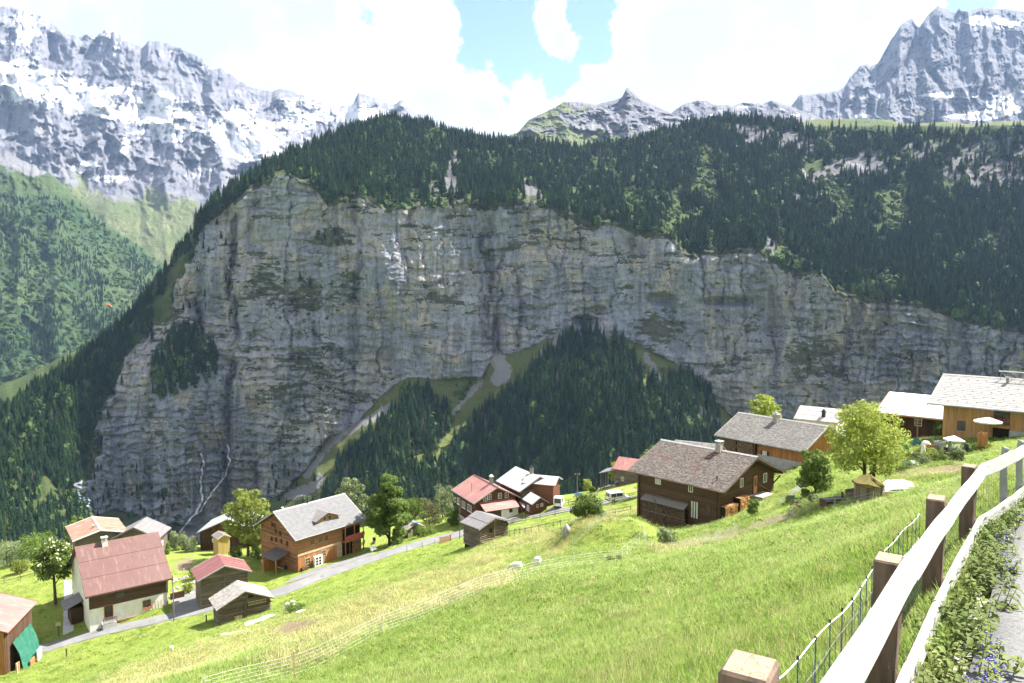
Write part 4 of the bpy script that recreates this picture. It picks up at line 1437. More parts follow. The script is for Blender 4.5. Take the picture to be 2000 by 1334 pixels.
    def door(s, face, px, py, w=.95, h=2.0, frame='wood_orange_v', leaf='wood_dark_v', az=None, d=.05, glass=True):
        a, z = s.fp(face, px, py) if az is None else az
        mb = MB()
        for (p0, p1, q0, q1) in ((a - w / 2 - .1, a - w / 2, z - h / 2, z + h / 2 + .1), (a + w / 2, a + w / 2 + .1, z - h / 2, z + h / 2 + .1), (a - w / 2, a + w / 2, z + h / 2, z + h / 2 + .1)):
            s.fbox(mb, face, p0, p1, -.05, d + .05, q0, q1)
        fo = mb.build('door', M[frame], s.root)
        mb = MB()
        s.fbox(mb, face, a - w / 2, a + w / 2, -.05, d, z - h / 2, z + h / 2)
        mb.build('door_leaf', M[leaf], fo)
        if glass:
            mb = MB()
            s.fbox(mb, face, a - w * .2, a + w * .2, -.05, d + .012, z - h * .1, z + h * .35)
            mb.build('pane', M['glass'], fo)
        mb = MB()
        s.fbox(mb, face, a + w * .36, a + w * .42, 0, d + .06, z - .1, z + .06)
        mb.build('handle', M['black'], fo)
        return fo

    def slab(s, name, face, a0, a1, d0, d1, z0, z1, mat, parent=None):
        mb = MB()
        s.fbox(mb, face, a0, a1, d0, d1, z0, z1)
        return mb.build(name, M[mat], parent or s.root)

    def stack(s, name, label, face, a0, a1, z0, z1, mat='cut_wood', d=.5, r=.075, group='stacks of firewood'):
        """a stack of split logs standing against a wall: a thing of its own"""
        c = s.wpt(*[v * (s.side if i == 1 else 1) for i, v in enumerate(s.fm(face, (a0 + a1) / 2, d / 2, z0))])
        e = empty(name, tuple(c), s.yaw)
        tag(e, label, 'firewood', group)
        loc = Vector(s.fm(face, (a0 + a1) / 2, d / 2, z0))
        mb = MB()
        nz, na = max(2, int((z1 - z0) / (r * 1.7))), max(2, int((a1 - a0) / (r * 1.95)))
        core = MB()
        s.fbox(core, face, a0, a1, .02, d - .1, z0, z1 - .03)
        core.v = [tuple(Vector(v) - loc) for v in core.v]
        core.build('core', M['dark_in'], e)
        for i in range(nz):
            for j in range(na):
                a = a0 + (j + .5 + (.5 if i % 2 else 0)) * (a1 - a0) / (na + .5) + random.uniform(-.01, .01)
                z = z0 + (i + .5) * (z1 - z0) / nz
                rr = r * random.uniform(.75, 1.08)
                dd = d + random.uniform(-.07, .05)
                n = random.choice((3, 4, 5))
                ph = random.uniform(0, 6)
                ring = [(a + rr * math.cos(ph + 6.283 * k / n), z + rr * math.sin(ph + 6.283 * k / n)) for k in range(n)]
                vs = [Vector(s.fm(face, q[0], .05, q[1])) - loc for q in ring] + [Vector(s.fm(face, q[0], dd, q[1])) - loc for q in ring]
                mb.add(vs, [tuple(range(n, 2 * n)), tuple(reversed(range(n)))] + [(k, (k + 1) % n, n + (k + 1) % n, n + k) for k in range(n)])
        o = mb.build('split_logs', M[mat], e)
        o['kind'] = 'stuff'
        return e

    def chimney(s, px, py, w=.6, h=1.2, mat='stone', cap='concrete', far=False, pipe=False, legs=False):
        p = s.rp(px, py, far)
        x, y, z = p[0], p[1] * s.side, p[2]
        mb = MB()
        if pipe:
            mb.tube([(x, y, z - .3), (x, y, z + h)], w / 2, 8)
            mb.tube([(x, y, z + h), (x, y, z + h + .12)], [w * .8, w * .8], 8)
            return mb.build('flue_pipe', M[mat], s.root)
        mb.box(x - w / 2, y - w / 2, z - .6, x + w / 2, y + w / 2, z + h)
        o = mb.build('chimney', M[mat], s.root)
        cb = MB()
        if legs:
            for sx in (-1, 1):
                for sy in (-1, 1):
                    cb.box(x + sx * w * .42 - .07, y + sy * w * .42 - .07, z + h, x + sx * w * .42 + .07, y + sy * w * .42 + .07, z + h + .35)
            cb.box(x - w * .65, y - w * .65, z + h + .35, x + w * .65, y + w * .65, z + h + .45)
        else:
            cb.box(x - w * .6, y - w * .6, z + h, x + w * .6, y + w * .6, z + h + .12)
            cb.box(x - w * .3, y - w * .3, z + h + .12, x + w * .3, y + w * .3, z + h + .35)
        cb.build('chimney_cap', M[cap], o)
        return o

    def rafters(s, mat, n=10, th=.16, k=0):
        for i in range(n):
            x = .15 + (s.L - .3) * i / (n - 1)
            mb = MB()
            ya, yb = (0.05, s.oe + .1)
            mb.prism([(ya * s.side, s.ze + s.slope * ya - th - .16), (yb * s.side, s.ze + s.slope * yb - th - .16), (yb * s.side, s.ze + s.slope * yb - th), (ya * s.side, s.ze + s.slope * ya - th)], 0, x - .05, x + .05)
            mb.build('rafter_end', M[mat], s.root)

    def lean_roof(s, face, pts, mat, th=.1, name='lean_to_roof'):
        """slab through 4 local points (along, out, z)"""
        v = [Vector(s.fm(face, *p)) for p in pts]
        mb = MB()
        mb.add([*v, *[q - Vector((0, 0, th)) for q in v]], [(0, 1, 2, 3), (7, 6, 5, 4), (0, 4, 5, 1), (1, 5, 6, 2), (2, 6, 7, 3), (3, 7, 4, 0)])
        return mb.build(name, M[mat], s.root)

    def gutter(s, mat='steel'):
        mb = MB()
        mb.tube([s.l(-.02, -.06, s.ze - .08), s.l(s.L + .02, -.06, s.ze - .08)], .065, 6)
        mb.build('gutter', M[mat], s.root)


# ------------------------------------------------------------------ buildings
# red-roofed house with white ground floor
h = House('red_roofed_house', 'large house with faded red sheet roof, dark wood upper floor and white plaster ground floor', 'house', (167.5, 1167.4), (336.6, 1130), (143, 1053.7), 110, -50.9, .5, .75, half=8.2, rise=5.4)
h.walls(M['plaster'], .2, 2.5)
h.roof(M['roof_red'], .18, M['wood_dark'], courses=3)
zs = h.fp('E', *Z1(800, 895))[1]
h.boards('E', M['wood_dark'], .24, z0=zs)
h.window('E', *Z1(762, 855), 1.2, 1.0, 'wood_dark', sill=None)
h.window('E', *Z1(932, 908), 1.2, 1.25, 'wood_orange', shut=None, flowers='red_cloth')
h.door('E', *Z1(690, 962), 1.05, 2.1)
a, z = h.fp('E', *Z1(690, 1010))
st = h.slab('porch_step', 'E', a - 1.0, a + .9, 0, 1.3, z - 1.6, z - .15, 'concrete')
for k in range(13):
    h.slab('baluster', 'E', a - .95 + k * .15, a - .86 + k * .15, 1.22, 1.28, z - .15, z + .75, 'wood_grey_v')
h.slab('handrail', 'E', a - 1.0, a + .95, 1.2, 1.3, z + .75, z + .84, 'wood_grey_v')
h.slab('downpipe', 'E', h.L - .75, h.L - .67, .02, .1, -.5, h.ze - .2, 'steel')
a0, z0 = h.fp('E', *Z1(745, 1030)); a1, z1 = h.fp('E', *Z1(915, 995))
h.stack('firewood_stack', 'low pale firewood stack along the white wall of the red-roofed house', 'E', a0, a1, min(z0, z1) - .3, max(z0, z1) + .45, 'cut_wood', .5, .07)
h.chimney(*Z1(664, 535), .75, .85, 'plaster', 'concrete', legs=True)
a, z = h.fp('E', *Z1(1025, 915))
for k in range(4):
    mb = MB(); h.fbox(mb, 'E', a - 1.4 + k * .4, a - 1.3 + k * .4, .15 + .1 * k, .22 + .1 * k, z - 1.4, z + 1.0)
    mb.build('leaning_plank', M['wood_pale'], h.root)
gw = h.slab('balcony_floor', 'E', h.L - .5, h.L + 1.6, .1, 1.2, z + .9, z + 1.0, 'wood_dark')
h.slab('balcony_rail', 'E', h.L - .5, h.L + 1.6, 1.12, 1.2, z + 1.0, z + 1.9, 'wood_dark')
g0 = h.lean_roof('G', [(5.5, 0, 3.0), (9.5, 0, 3.0), (9.5, 2.6, 2.0), (5.5, 2.6, 2.0)], 'roof_grey')
h.slab('porch_wall', 'G', 5.8, 9.2, .0, 1.7, -2, 1.9, 'wood_dark_v')

h = House('rusty_roofed_house', 'house with patchy rusty tin roof behind the red-roofed house', 'house', (141.4, 1056.8), (127.6, 1029), (196.7, 1042), 136, -51, .6, .6, half=4.6, rise=1.2)
h.walls(M['wood_grey'], .15, 3)
h.roof(M['roof_rust'], .14, M['white'], ridge=M['roof_pale'])
h.boards('E', M['wood_grey'], .3)
h.window('E', 135, 1065, .8, .9, az=(5, 2.5))
p = h.rp(*Z1(592, 425))
mb = MB(); mb.box(p[0] - .25, p[1] * h.side - .2, p[2] - .1, p[0] + .25, p[1] * h.side + .2, p[2] + .5); mb.build('roof_hatch', M['grey_trim'], h.root)

h = House('grey_roofed_house', 'low grey metal pyramid-like roof peeping out behind the red-roofed house', 'house', (311, 1052), (333.5, 1032), (284, 1030), 141, -51.5, .6, .6, half=4.6, rise=2.3, L=6.5)
h.walls(M['wood_grey'], .15, 3)
h.roof(M['roof_grey'], .12, M['grey_trim'], courses=5)
h.window('E', 320, 1062, .8, .9, az=(3, 2.5))

h = House('green_roofed_barn', 'brown plank barn with pale greenish roof and green shutter behind the maple', 'barn', (383, 1041), (418.5, 1010.7), (463, 1006), 150, -51.9, .5, .6, half=6.2, rise=2.7, L=9)
h.walls(M['wood_dark_v'], .15, 3)
h.roof(M['roof_green'], .12, M['grey_trim'])
h.boards('G', M['wood_dark_v'], .3, vertical=True)
h.window('G', *Z2(328, 540), .8, 1.1, 'tarp_green', 'tarp_green', cross=(0, 0))

h = House('yellow_garden_shed', 'tiny yellow board shed with lilac-grey roof beside the green-roofed barn', 'shed', (424, 1054), (411.3, 1044.5), (434.5, 1046), 143, -51.7, .2, .25, half=1.35, rise=.65, L=3.2)
h.walls(M['wood_yellow'], .08, 1.5)
h.roof(M['roof_grey'], .08, M['wood_yellow'])
h.boards('G', M['wood_yellow'], .3, vertical=True, z0=-1)
h.boards('E', M['wood_yellow'], .3, vertical=True, z0=-1)
h.window('E', 416, 1056, .6, .6)

# honey-coloured chalet with slate roof and dormer
h = House('honey_chalet', 'honey-coloured timber chalet with grey slate roof, dormer and flowered balcony', 'chalet', (576.8, 1055.3), (716.7, 1013.8), (533.7, 999.9), 126, -48.5, 1.0, .85)
h.walls(M['wood_stained'], .2, 2.0)
h.roof(M['roof_grey'], .16, M['grey_trim'], shingle=M['sh_slate'], ssize=(.42, .36), ridge=M['grey_trim'])
h.gutter()
h.rafters('wood_orange', 12)
zm = h.fp('E', *Z2(900, 700))[1]
h.boards('E', M['wood_orange'], .22, z0=zm + .25)
h.slab('pale_beam', 'E', h.og - .05, h.L - h.og - 4.2, 0, .1, zm - .12, zm + .25, 'wood_pale')
h.boards('E', M['wood_orange_v'], .28, z0=-.9, z1=zm - .12, vertical=True, a1=h.L - h.og - 4.2)
h.boards('G', M['wood_stained'], .22, z0=.0)
h.boards('G', M['wood_stained'], .3, z0=-1.5, z1=0, vertical=True)
for q in ((877, 645), (929, 630), (966, 620)):
    h.window('E', *Z2(*q), .75, .95, 'wood_orange', shut=None, sill='wood_pale')
for q in ((625, 535), (648, 575), (676, 590), (622, 625), (650, 630), (683, 640), (720, 655), (640, 540)):
    h.window('G', *Z2(*q), .55, .8, 'wood_dark', pane='dark_in', cross=(1, 1))
for q, w in (((848, 765), 1.0), ((950, 716), .9)):
    h.window('E', *Z2(*q), w, 1.1, 'wood_pale', shut=None)
a, z = h.fp('E', *Z2(902, 760))
cab = h.slab('white_cupboard', 'E', a - .8, a + .8, .3, .8, z - .9, z + .9, 'white')
for i in range(2):
    for j in range(3):
        h.slab('cupboard_panel', 'E', a - .6 + i * .65, a - .15 + i * .65, .8, .82, z - .65 + j * .5, z - .3 + j * .5, 'dark_in', cab)
# balcony on the right, its recess shown by a dark panel
x0, x1 = h.L - h.og - 4.1, h.L - h.og + .25
zb_ = h.fp('E', *Z2(1075, 640))[1]
h.slab('balcony_shade_panel', 'E', x0 + .15, x1 - .3, -.02, .05, zb_ + .1, zb_ + 2.2, 'dark_in')  # flat near-black panel, its colour stands in for shade behind the balcony
bf = h.slab('balcony', 'E', x0, x1, 0, .95, zb_ - .15, zb_, 'wood_orange')
for k in range(14):
    h.slab('balcony_board', 'E', x0 + k * (x1 - x0) / 14, x0 + (k + .92) * (x1 - x0) / 14, .88, .93, zb_, zb_ + .85, 'wood_orange_v', bf)
h.slab('balcony_rail', 'E', x0, x1, .85, .97, zb_ + .85, zb_ + .93, 'wood_orange', bf)
for k in range(3):
    xx_ = x0 + .1 + k * (x1 - x0 - .3) / 2
    h.slab('balcony_post', 'E', xx_, xx_ + .14, .78, .9, -1.2, h.ze + .1, 'wood_orange_v', bf)
mb = MB()
for _ in range(170):
    aa, zz, dd = random.uniform(x0 + .1, x1 - .1), zb_ + random.uniform(.35, 1.05), random.uniform(.93, 1.2)
    r_ = random.uniform(.05, .1)
    h.fbox(mb, 'E', aa - r_, aa + r_, dd - r_, dd + r_, zz - r_, zz + r_)
mb.build('flowers', M['red_cloth'], bf)
h.slab('store_shade_panel', 'E', x0 + .1, x0 + 1.6, -.02, .06, -1.0, zb_ - .25, 'dark_in')  # flat dark sheet on the wall painted as the store's inner shade
h.boards('E', M['wood_pale'], .3, z0=-1, z1=zb_ - .2, a0=x0 - 1.1, a1=x0, vertical=True, out=.02)
h.stack('firewood_stack', 'tall firewood stack under the flowered balcony of the honey chalet', 'E', x0 + 1.9, x1 - .35, -.9, zb_ - .25, 'cut_wood', .55, .09)
a0, z0 = h.fp('E', *Z2(803, 842)); a1, z1 = h.fp('E', *Z2(880, 808))
h.stack('firewood_stack', 'low firewood stack at the near corner of the honey chalet', 'E', a0, a1, -.4, .75, 'cut_wood_old', .45, .08)
h.slab('plinth', 'G', h.oe, 2 * h.half - h.oe, 0, .08, -1.8, -.25, 'plaster')
# dormer
dx, dz = h.rp(*Z2(1005, 540))[:2], 0
cx = h.rp(*Z2(1000, 545))[0]
yf, yb = 1.9, 4.6
zf = h.ze + h.slope * yf
dr = MB()
dw, dh = 2.3, .85
dr.add([h.l(cx - dw, yf, zf - .1), h.l(cx + dw, yf, zf - .1), h.l(cx + dw, yf, zf + .55), h.l(cx, yf, zf + .55 + dh * 1.1), h.l(cx - dw, yf, zf + .55),
        h.l(cx - dw, yb, zf), h.l(cx + dw, yb, zf), h.l(cx + dw, yb, zf + .55), h.l(cx, yb, zf + .55 + dh * 1.1), h.l(cx - dw, yb, zf + .55)],
       [(0, 1, 2, 3, 4), (5, 9, 8, 7, 6), (0, 5, 6, 1), (1, 6, 7, 2), (4, 9, 5, 0), (2, 7, 8, 3), (3, 8, 9, 4)])
do = dr.build('dormer', M['wood_orange'], h.root)
for sg in (-1, 1):
    mb = MB()
    y_end = yf + (.55 + dh * 1.1) / h.slope
    a_ = [h.l(cx, yf - .45, zf + .62 + dh * 1.1), h.l(cx + sg * (dw + .45), yf - .45, zf + .46), h.l(cx + sg * (dw + .45), yf + .5 / h.slope, zf + .46), h.l(cx, y_end + .3, zf + .62 + dh * 1.1)]
    mb.add([*a_, *[(p_[0], p_[1], p_[2] - .1) for p_ in a_]], [(0, 1, 2, 3), (7, 6, 5, 4), (0, 4, 5, 1), (1, 5, 6, 2), (2, 6, 7, 3), (3, 7, 4, 0)])
    mb.build('dormer_roof', M['roof_grey'], do)
for sg in (-.55, .55):
    mb = MB(); mb.box(*h.l(cx + sg - .35, yf - .03, zf + .15), *h.l(cx + sg + .35, yf - .06, zf + .85)); wo = mb.build('dormer_window', M['wood_pale'], do)
    mb = MB(); mb.box(*h.l(cx + sg - .27, yf - .05, zf + .22), *h.l(cx + sg + .27, yf - .08, zf + .78)); mb.build('pane', M['glass'], wo)
h.chimney(*Z2(848, 400), .3, 1.1, 'black', pipe=True)
h.chimney(*Z2(688, 440), .25, .3, 'white', pipe=True)
# lean-to porch on the gable side
g0, gz0 = h.fp('G', *Z2(738, 712)); g1, gz1 = h.fp('G', *Z2(660, 682))
zq = (gz0 + gz1) / 2
lr = h.lean_roof('G', [(g0, .0, zq + .1), (g1 + .6, .0, zq + .1), (g1 + .6, 3.0, zq - .65), (g0, 3.0, zq - .65)], 'roof_dark', .12)
for gg in (g0 + .15, g1 + .45):
    h.slab('porch_post', 'G', gg - .07, gg + .07, 2.7, 2.84, -2.5, zq - .6, 'wood_orange_v')
h.slab('porch_wall', 'G', g1 + .1, g1 + .5, .1, 2.8, -2.5, zq - 1.5, 'wood_orange_v')
h.slab('porch_door', 'G', g0 + .9, g0 + 1.8, 0, .08, -1.6, .5, 'dark_in')

# old barns by the road
h = House('red_roofed_barn', 'small weathered barn with bright red sheet roof by the road', 'barn', (384.6, 1135.8), (372.3, 1112), (439, 1104.5), 113, -48.4, .55, .6)
h.walls(M['wood_grey'], .16, 2)
h.roof(M['roof_red2'], .14, M['grey_trim'])
for k in range(4):
    for q in (0, 1):
        y0_, y1_ = (0, h.half) if q == 0 else (2 * h.half, h.half)
        mb = MB(); x_ = h.L * (k + .6) / 4.4
        mb.prism([(y0_ * h.side, h.ze), (y1_ * h.side, h.ze + h.rise), (y1_ * h.side, h.ze + h.rise + .05), (y0_ * h.side, h.ze + .05)], 0, x_ - .04, x_ + .04)
        mb.build('roof_seam', M['roof_pink'], h.panels[q])
h.boards('G', M['wood_grey'], .26, z0=-.8)
h.boards('E', M['wood_grey'], .26, z0=-.8)
h.slab('corner_post', 'G', h.oe - .15, h.oe + .1, 0, .14, -1.5, h.ze - .2, 'wood_grey_v')
h.slab('centre_post', 'G', h.half - .1, h.half + .1, .02, .14, -1.0, h.ze + h.rise - .6, 'wood_grey_v')

h = House('silver_shingled_barn', 'weathered log barn with silvery shingle roof below the road', 'barn', (423, 1192.7), (407.6, 1169), (479.9, 1155.2), 103, -47.6, .6, .6)
h.walls(M['dark_in'], .14, 1.5)
h.roof(M['sh_silver'], .1, M['wood_grey'], shingle=M['sh_silver'], ssize=(.26, .3))
h.boards('G', M['wood_grey'], .26, z0=-.6, log=True)
h.boards('E', M['wood_grey'], .26, z0=-.6, log=True)
h.window('G', *Z2(485, 985), .9, .7, 'wood_grey_v', 'dark_in', cross=(0, 0), d=.12)
h.slab('centre_post', 'G', h.half - .12, h.half + .1, .1, .24, -1.0, h.ze + .4, 'wood_grey_v')
a0, z0 = h.fp('G', *Z2(468, 1045)); a1, z1 = h.fp('G', *Z2(582, 1030))
ld = h.slab('ladder', 'G', a0, a1, .2, .25, z0 - .05, z0 + .02, 'wood_pale')
h.slab('ladder_rail', 'G', a0, a1, .2, .25, z0 + .4, z0 + .47, 'wood_pale', ld)
for k in range(12):
    aa = a0 + (a1 - a0) * (k + .5) / 12
    h.slab('rung', 'G', aa - .025, aa + .025, .2, .24, z0 + .02, z0 + .4, 'wood_pale', ld)
a, z = h.fp('G', *Z2(405, 1140))
for k in range(3):
    h.slab('pale_board', 'G', a - .5 + k * .35, a - .2 + k * .35, .22, .27, z - .8, z + .7, 'wood_pale')
a, z = h.fp('G', *Z2(515, 1112))
tb = MB(); h.fbox(tb, 'G', a - .5, a + .5, .3, .9, z - .3, z + .1); tb.build('blue_tarp_bundle', M['blue'], h.root)

h = House('garden_hut', 'small brown hut with pale roof half hidden under the tall maple by the lane', 'hut', (794.5, 1036), (781, 1028), (813, 1021.7), 140, -47.3, .4, .4)
h.walls(M['wood_dark_v'], .1, 1.5)
h.roof(M['sh_silver'], .08, M['wood_pale'], shingle=M['sh_silver'], ssize=(.3, .3))
h.boards('G', M['wood_grey'], .25, z0=-.5)
h.window('G', *Z3(495, 850), .45, .9, 'plaster', 'plaster', cross=(0, 0))
h.window('G', *Z3(610, 820), .4, .5, 'white')
h.slab('white_wall', 'G', h.oe, h.oe + 1.0, .03, .08, -.8, 1.4, 'plaster')
h.slab('blue_sheet', 'G', h.half - .5, h.half + .6, -.3, .5, h.ze + h.rise + .02, h.ze + h.rise + .1, 'blue')

h = House('log_barn', 'small grey log barn with brownish sheet roof standing alone on the meadow', 'barn', (935.2, 1034.7), (898.5, 1020.6), (967.8, 1015), 105, -36.6, .45, .5, rise=1.15)
h.walls(M['dark_in'], .12, 1.0)
h.roof(M['roof_grey'], .1, M['grey_trim'], courses=2)
h.boards('G', M['wood_grey'], .27, z0=-.3, log=True)
h.boards('E', M['wood_grey'], .27, z0=-.3, log=True)
a, z = h.fp('G', *Z3(1225, 838))
h.window('G', 0, 0, .75, .9, 'wood_grey_v', 'dark_in', cross=(0, 0), az=(a, z), d=.14)
h.slab('centre_post', 'G', h.half - .08, h.half + .08, .1, .24, -.6, h.ze + h.rise - .3, 'wood_grey_v')
for k in range(5):
    mb = MB(); x_ = 1.2 + k * .35
    mb.tube([h.fm('E', x_, .15, 1.1 + .2 * k), h.fm('E', x_ - .6 - .2 * k, 1.0, -.5)], .04, 5); mb.build('leaning_pole', M['wood_grey'], h.root)
h.slab('stone_footing', 'G', h.oe, 2 * h.half - h.oe, 0, .2, -1.2, -.25, 'stone')

# pair of chalets by the lane
h = House('pale_red_chalet', 'brown chalet with pale red roof and red lean-to over a white cellar wall', 'chalet', (925.8, 983.5), (881.7, 956.6), (972, 951.4), 138, -43.6, .7, .7)
h.walls(M['wood_red'], .16, 2)
h.roof(M['roof_pink'], .14, M['grey_trim'], ridge=M['roof_red2'])
h.gutter()
h.boards('G', M['wood_red'], .24, z0=.2)
h.boards('E', M['wood_red'], .24, z0=-.5)
for q in ((1180, 540), (1218, 527), (1315, 515), (1378, 508)):
    h.window('G', *Z3(*q), .75, 1.05, 'white')
for q, w in (((935, 565), 1.4), ((980, 598), 1.6), ((1035, 630), 1.9)):
    h.window('E', *Z3(*q), w, 1.25, 'white', cross=(3, 1), sill='white')
h.chimney(*Z3(1237, 395), .6, 1.2, 'stone', 'plaster')
h.chimney(*Z3(1055, 468), .16, 1.4, 'steel', pipe=True)
h.slab('plinth', 'E', h.og, h.L - h.og, 0, .1, -2, -.3, 'plaster')
g0, z0 = h.fp('G', *Z3(1120, 575)); g1, z1 = h.fp('G', *Z3(1430, 535))
zq = (z0 + z1) / 2
h.lean_roof('G', [(g0, .0, zq), (g1 + .2, .0, zq), (g1 + .2, 2.9, zq - 1.0), (g0, 2.9, zq - 1.0)], 'roof_pink')
h.slab('lean_to_wall', 'G', g0 + .3, (g0 + g1) / 2, 0, 2.4, -3, zq - .95, 'wood_dark_v')
cw = h.slab('cellar_wall', 'G', (g0 + g1) / 2, g1 + .05, 0, 2.4, -3, zq - .95, 'plaster')
mb = MB(); h.fbox(mb, 'G', (g0 + g1) / 2 + 1.6, (g0 + g1) / 2 + 2.3, 2.38, 2.42, zq - 2.0, zq - 1.3); mb.build('cellar_window', M['glass'], cw)

h = House('pale_roofed_chalet', 'brown timber chalet with wide pale grey roof beside the pale red one', 'chalet', (1015, 960.4), (968.8, 938.8), (1054.9, 930.4), 142, -42.6, .8, .7)
h.walls(M['wood_red'], .16, 2)
h.roof(M['roof_pale'], .16, M['grey_trim'])
h.gutter()
h.boards('G', M['wood_red'], .25, z0=-.5)
h.boards('E', M['wood_red'], .25, z0=-.5)
h.window('G', *Z3(1725, 415), 2.0, 1.3, 'white', cross=(2, 0))
h.window('G', *Z3(1800, 430), .6, .9, 'wood_pale')
h.window('G', *Z3(1800, 515), .7, .9, 'wood_dark')
h.slab('weathered_bay', 'G', h.oe, h.half - .6, 0, .5, .2, h.ze - .1, 'wood_grey')
g0, z0 = h.fp('G', *Z3(1510, 500))
h.lean_roof('G', [(h.oe - .3, 0, 1.9), (h.half + 2.4, 0, 1.9), (h.half + 2.4, 1.8, 1.3), (h.oe - .3, 1.8, 1.3)], 'roof_pale')
h.chimney(*Z3(1612, 305), .6, 1.1, 'stone', 'black')
h2 = House('side_wing', 'short wing with pale roof behind the right end of the pale-roofed chalet', 'chalet', (1099, 935.5), (1052, 927), (1092, 922.5), 147, -43, .5, .4, half=2.6, rise=1.1, L=6.5, yaw=160)
h2.walls(M['wood_red'], .14, 2)
h2.roof(M['roof_pale'], .12, M['grey_trim'])
h2.boards('E', M['wood_red'], .25, z0=0)
h2.boards('G', M['wood_red'], .25, z0=0)

h = House('lane_shed', 'little brown shed with pale gable roof at the lane in front of the chalets', 'shed', (1039, 985.6), (1020, 974.5), (1056, 971.3), 137, -42.0, .4, .35)
h.walls(M['wood_red'], .1, 2)
h.roof(M['roof_pale'], .1, M['grey_trim'])
h.boards('G', M['wood_red'], .25, z0=0)
h.boards('G', M['wood_grey'], .25, z0=-1, z1=0)
h.boards('E', M['wood_red'], .25, z0=-.5)
h.window('G', *Z3(1665, 610), .5, .6, 'wood_pale')
h.window('G', *Z3(1705, 600), .5, .6, 'white')
h.window('E', *Z3(1580, 630), .9, 1.1, 'white')

h = House('pink_roofed_shed', 'ramshackle open wooden shed with pink roof at the meadow edge behind the dark chalet', 'shed', (1195, 915), (1235, 922), (1212, 897), 150, -41, .3, .4, half=3.0, rise=1.9, L=9, yaw=-35)
h.walls(M['wood_grey'], .12, 2)
h.roof(M['roof_pink'], .12, M['roof_red2'])
h.boards('E', M['wood_grey'], .3, z0=-1)
h.boards('E', M['wood_dark_v'], .35, z0=-1, z1=1.2, vertical=True, out=.03, a1=3.5)
h.window('E', 1216, 935, .6, .8, 'white')
h.lean_roof('G', [(-.2, -.6, h.ze - .1), (3.4, -.6, h.ze + .2), (3.4, 3.2, h.ze - 1.0), (-.2, 3.2, h.ze - 1.3)], 'roof_grey')
for k in range(4):
    h.slab('shed_post', 'G', .2 + k, .35 + k, 2.8, 2.95, -2, h.ze - 1.1, 'wood_grey_v')
h.slab('open_store', 'G', .0, 3.2, .1, 2.5, -2, .8, 'wood_grey_v')
mb = MB(); mb.tube([h.fm('E', .6, .3, -.6), h.fm('E', .6, .3, 1.6), h.fm('E', .7, .2, 2.2), h.fm('E', 1.2, .1, 2.6)], .18, 7); mb.build('stove_pipe', M['steel'], h.root)

# dark chalet in front
h = House('dark_chalet', 'dark brown timber chalet with mossy shingle roof and firewood at its foot', 'chalet', (1414.5, 961.3), (1225, 918.8), (1479.5, 892.5), 78, -24.6, 1.1, .85)
DCH = h
h.walls(M['wood_dark'], .2, 2.5)
h.roof(M['sh_brown'], .14, M['wood_grey'], shingle=M['sh_brown'], ssize=(.21, .2), ridge=M['grey_trim'])
h.gutter('wood_grey')
h.boards('E', M['wood_dark'], .19, z0=-.4)
h.boards('G', M['wood_dark'], .19, z0=-.2)
h.window('E', *Z4(823, 477), .75, .75, 'white', 'curtain', cross=(1, 0), sill='wood_dark')
h.window('E', *Z4(1078, 536), .55, .8, 'white', 'glass', cross=(1, 0), sill='wood_dark')
dd_ = h.door('E', *Z4(1107, 702), 1.0, 1.95, 'wood_dark_v', 'glass', glass=False)
a, z = h.fp('E', *Z4(1107, 702))
for k in range(3):
    h.slab('curtain_strip', 'E', a - .42 + k * .33, a - .25 + k * .33, .05, .07, z - .9, z + .9, 'curtain', dd_)
h.window('E', *Z4(1217, 700), .6, .95, 'wood_dark', 'glass', cross=(1, 1), sill='wood_grey')
h.window('G', *Z4(1470, 490), .65, 1.0, 'white', 'glass', cross=(1, 0), shut='wood_dark', sill='wood_dark')
h.door('G', *Z4(1578, 505), .9, 2.1, 'wood_dark_v', 'wood_orange_v')
h.window('G', *Z4(1653, 452), .8, 1.05, 'white', 'glass', cross=(1, 0), shut='wood_dark', sill='wood_dark')
h.slab('corner_post', 'E', h.og - .16, h.og + .1, 0, .1, -2, h.ze - .1, 'wood_dark_v')
h.slab('corner_post', 'E', h.L - h.og - .1, h.L - h.og + .16, 0, .16, -2, h.ze - .1, 'wood_dark_v')
h.slab('downpipe', 'E', h.og + .25, h.og + .33, .06, .14, -.5, h.ze, 'wood_dark')
mb = MB(); mb.tube([h.l(.1, h.oe + .1, h.ze - .32 + h.slope * h.oe), h.l(h.og + 1.6, h.oe + .05, h.ze - .3 + h.slope * h.oe)], .07, 5); mb.build('eave_bracket', M['wood_dark'], h.root)
for yy in (h.oe, h.half, 2 * h.half - h.oe):
    mb = MB(); mb.box(*h.l(-.02, yy - .09, h.ztop(yy) - .45), *h.l(h.L, yy + .09, h.ztop(yy) - .24)); mb.build('purlin', M['wood_dark'], h.root)
mb = MB(); mb.tube([h.fm('G', 2 * h.half - h.oe - .1, .0, h.ze - 1.4), h.fm('G', 2 * h.half - h.oe - .1, .9, h.ze - .25)], .08, 5); mb.build('brace', M['wood_dark'], h.root)
h.chimney(*Z4(1298, 245), .62, .75, 'stone', 'concrete', legs=True)
h.chimney(*Z4(1281, 478), .12, .45, 'black', pipe=True)
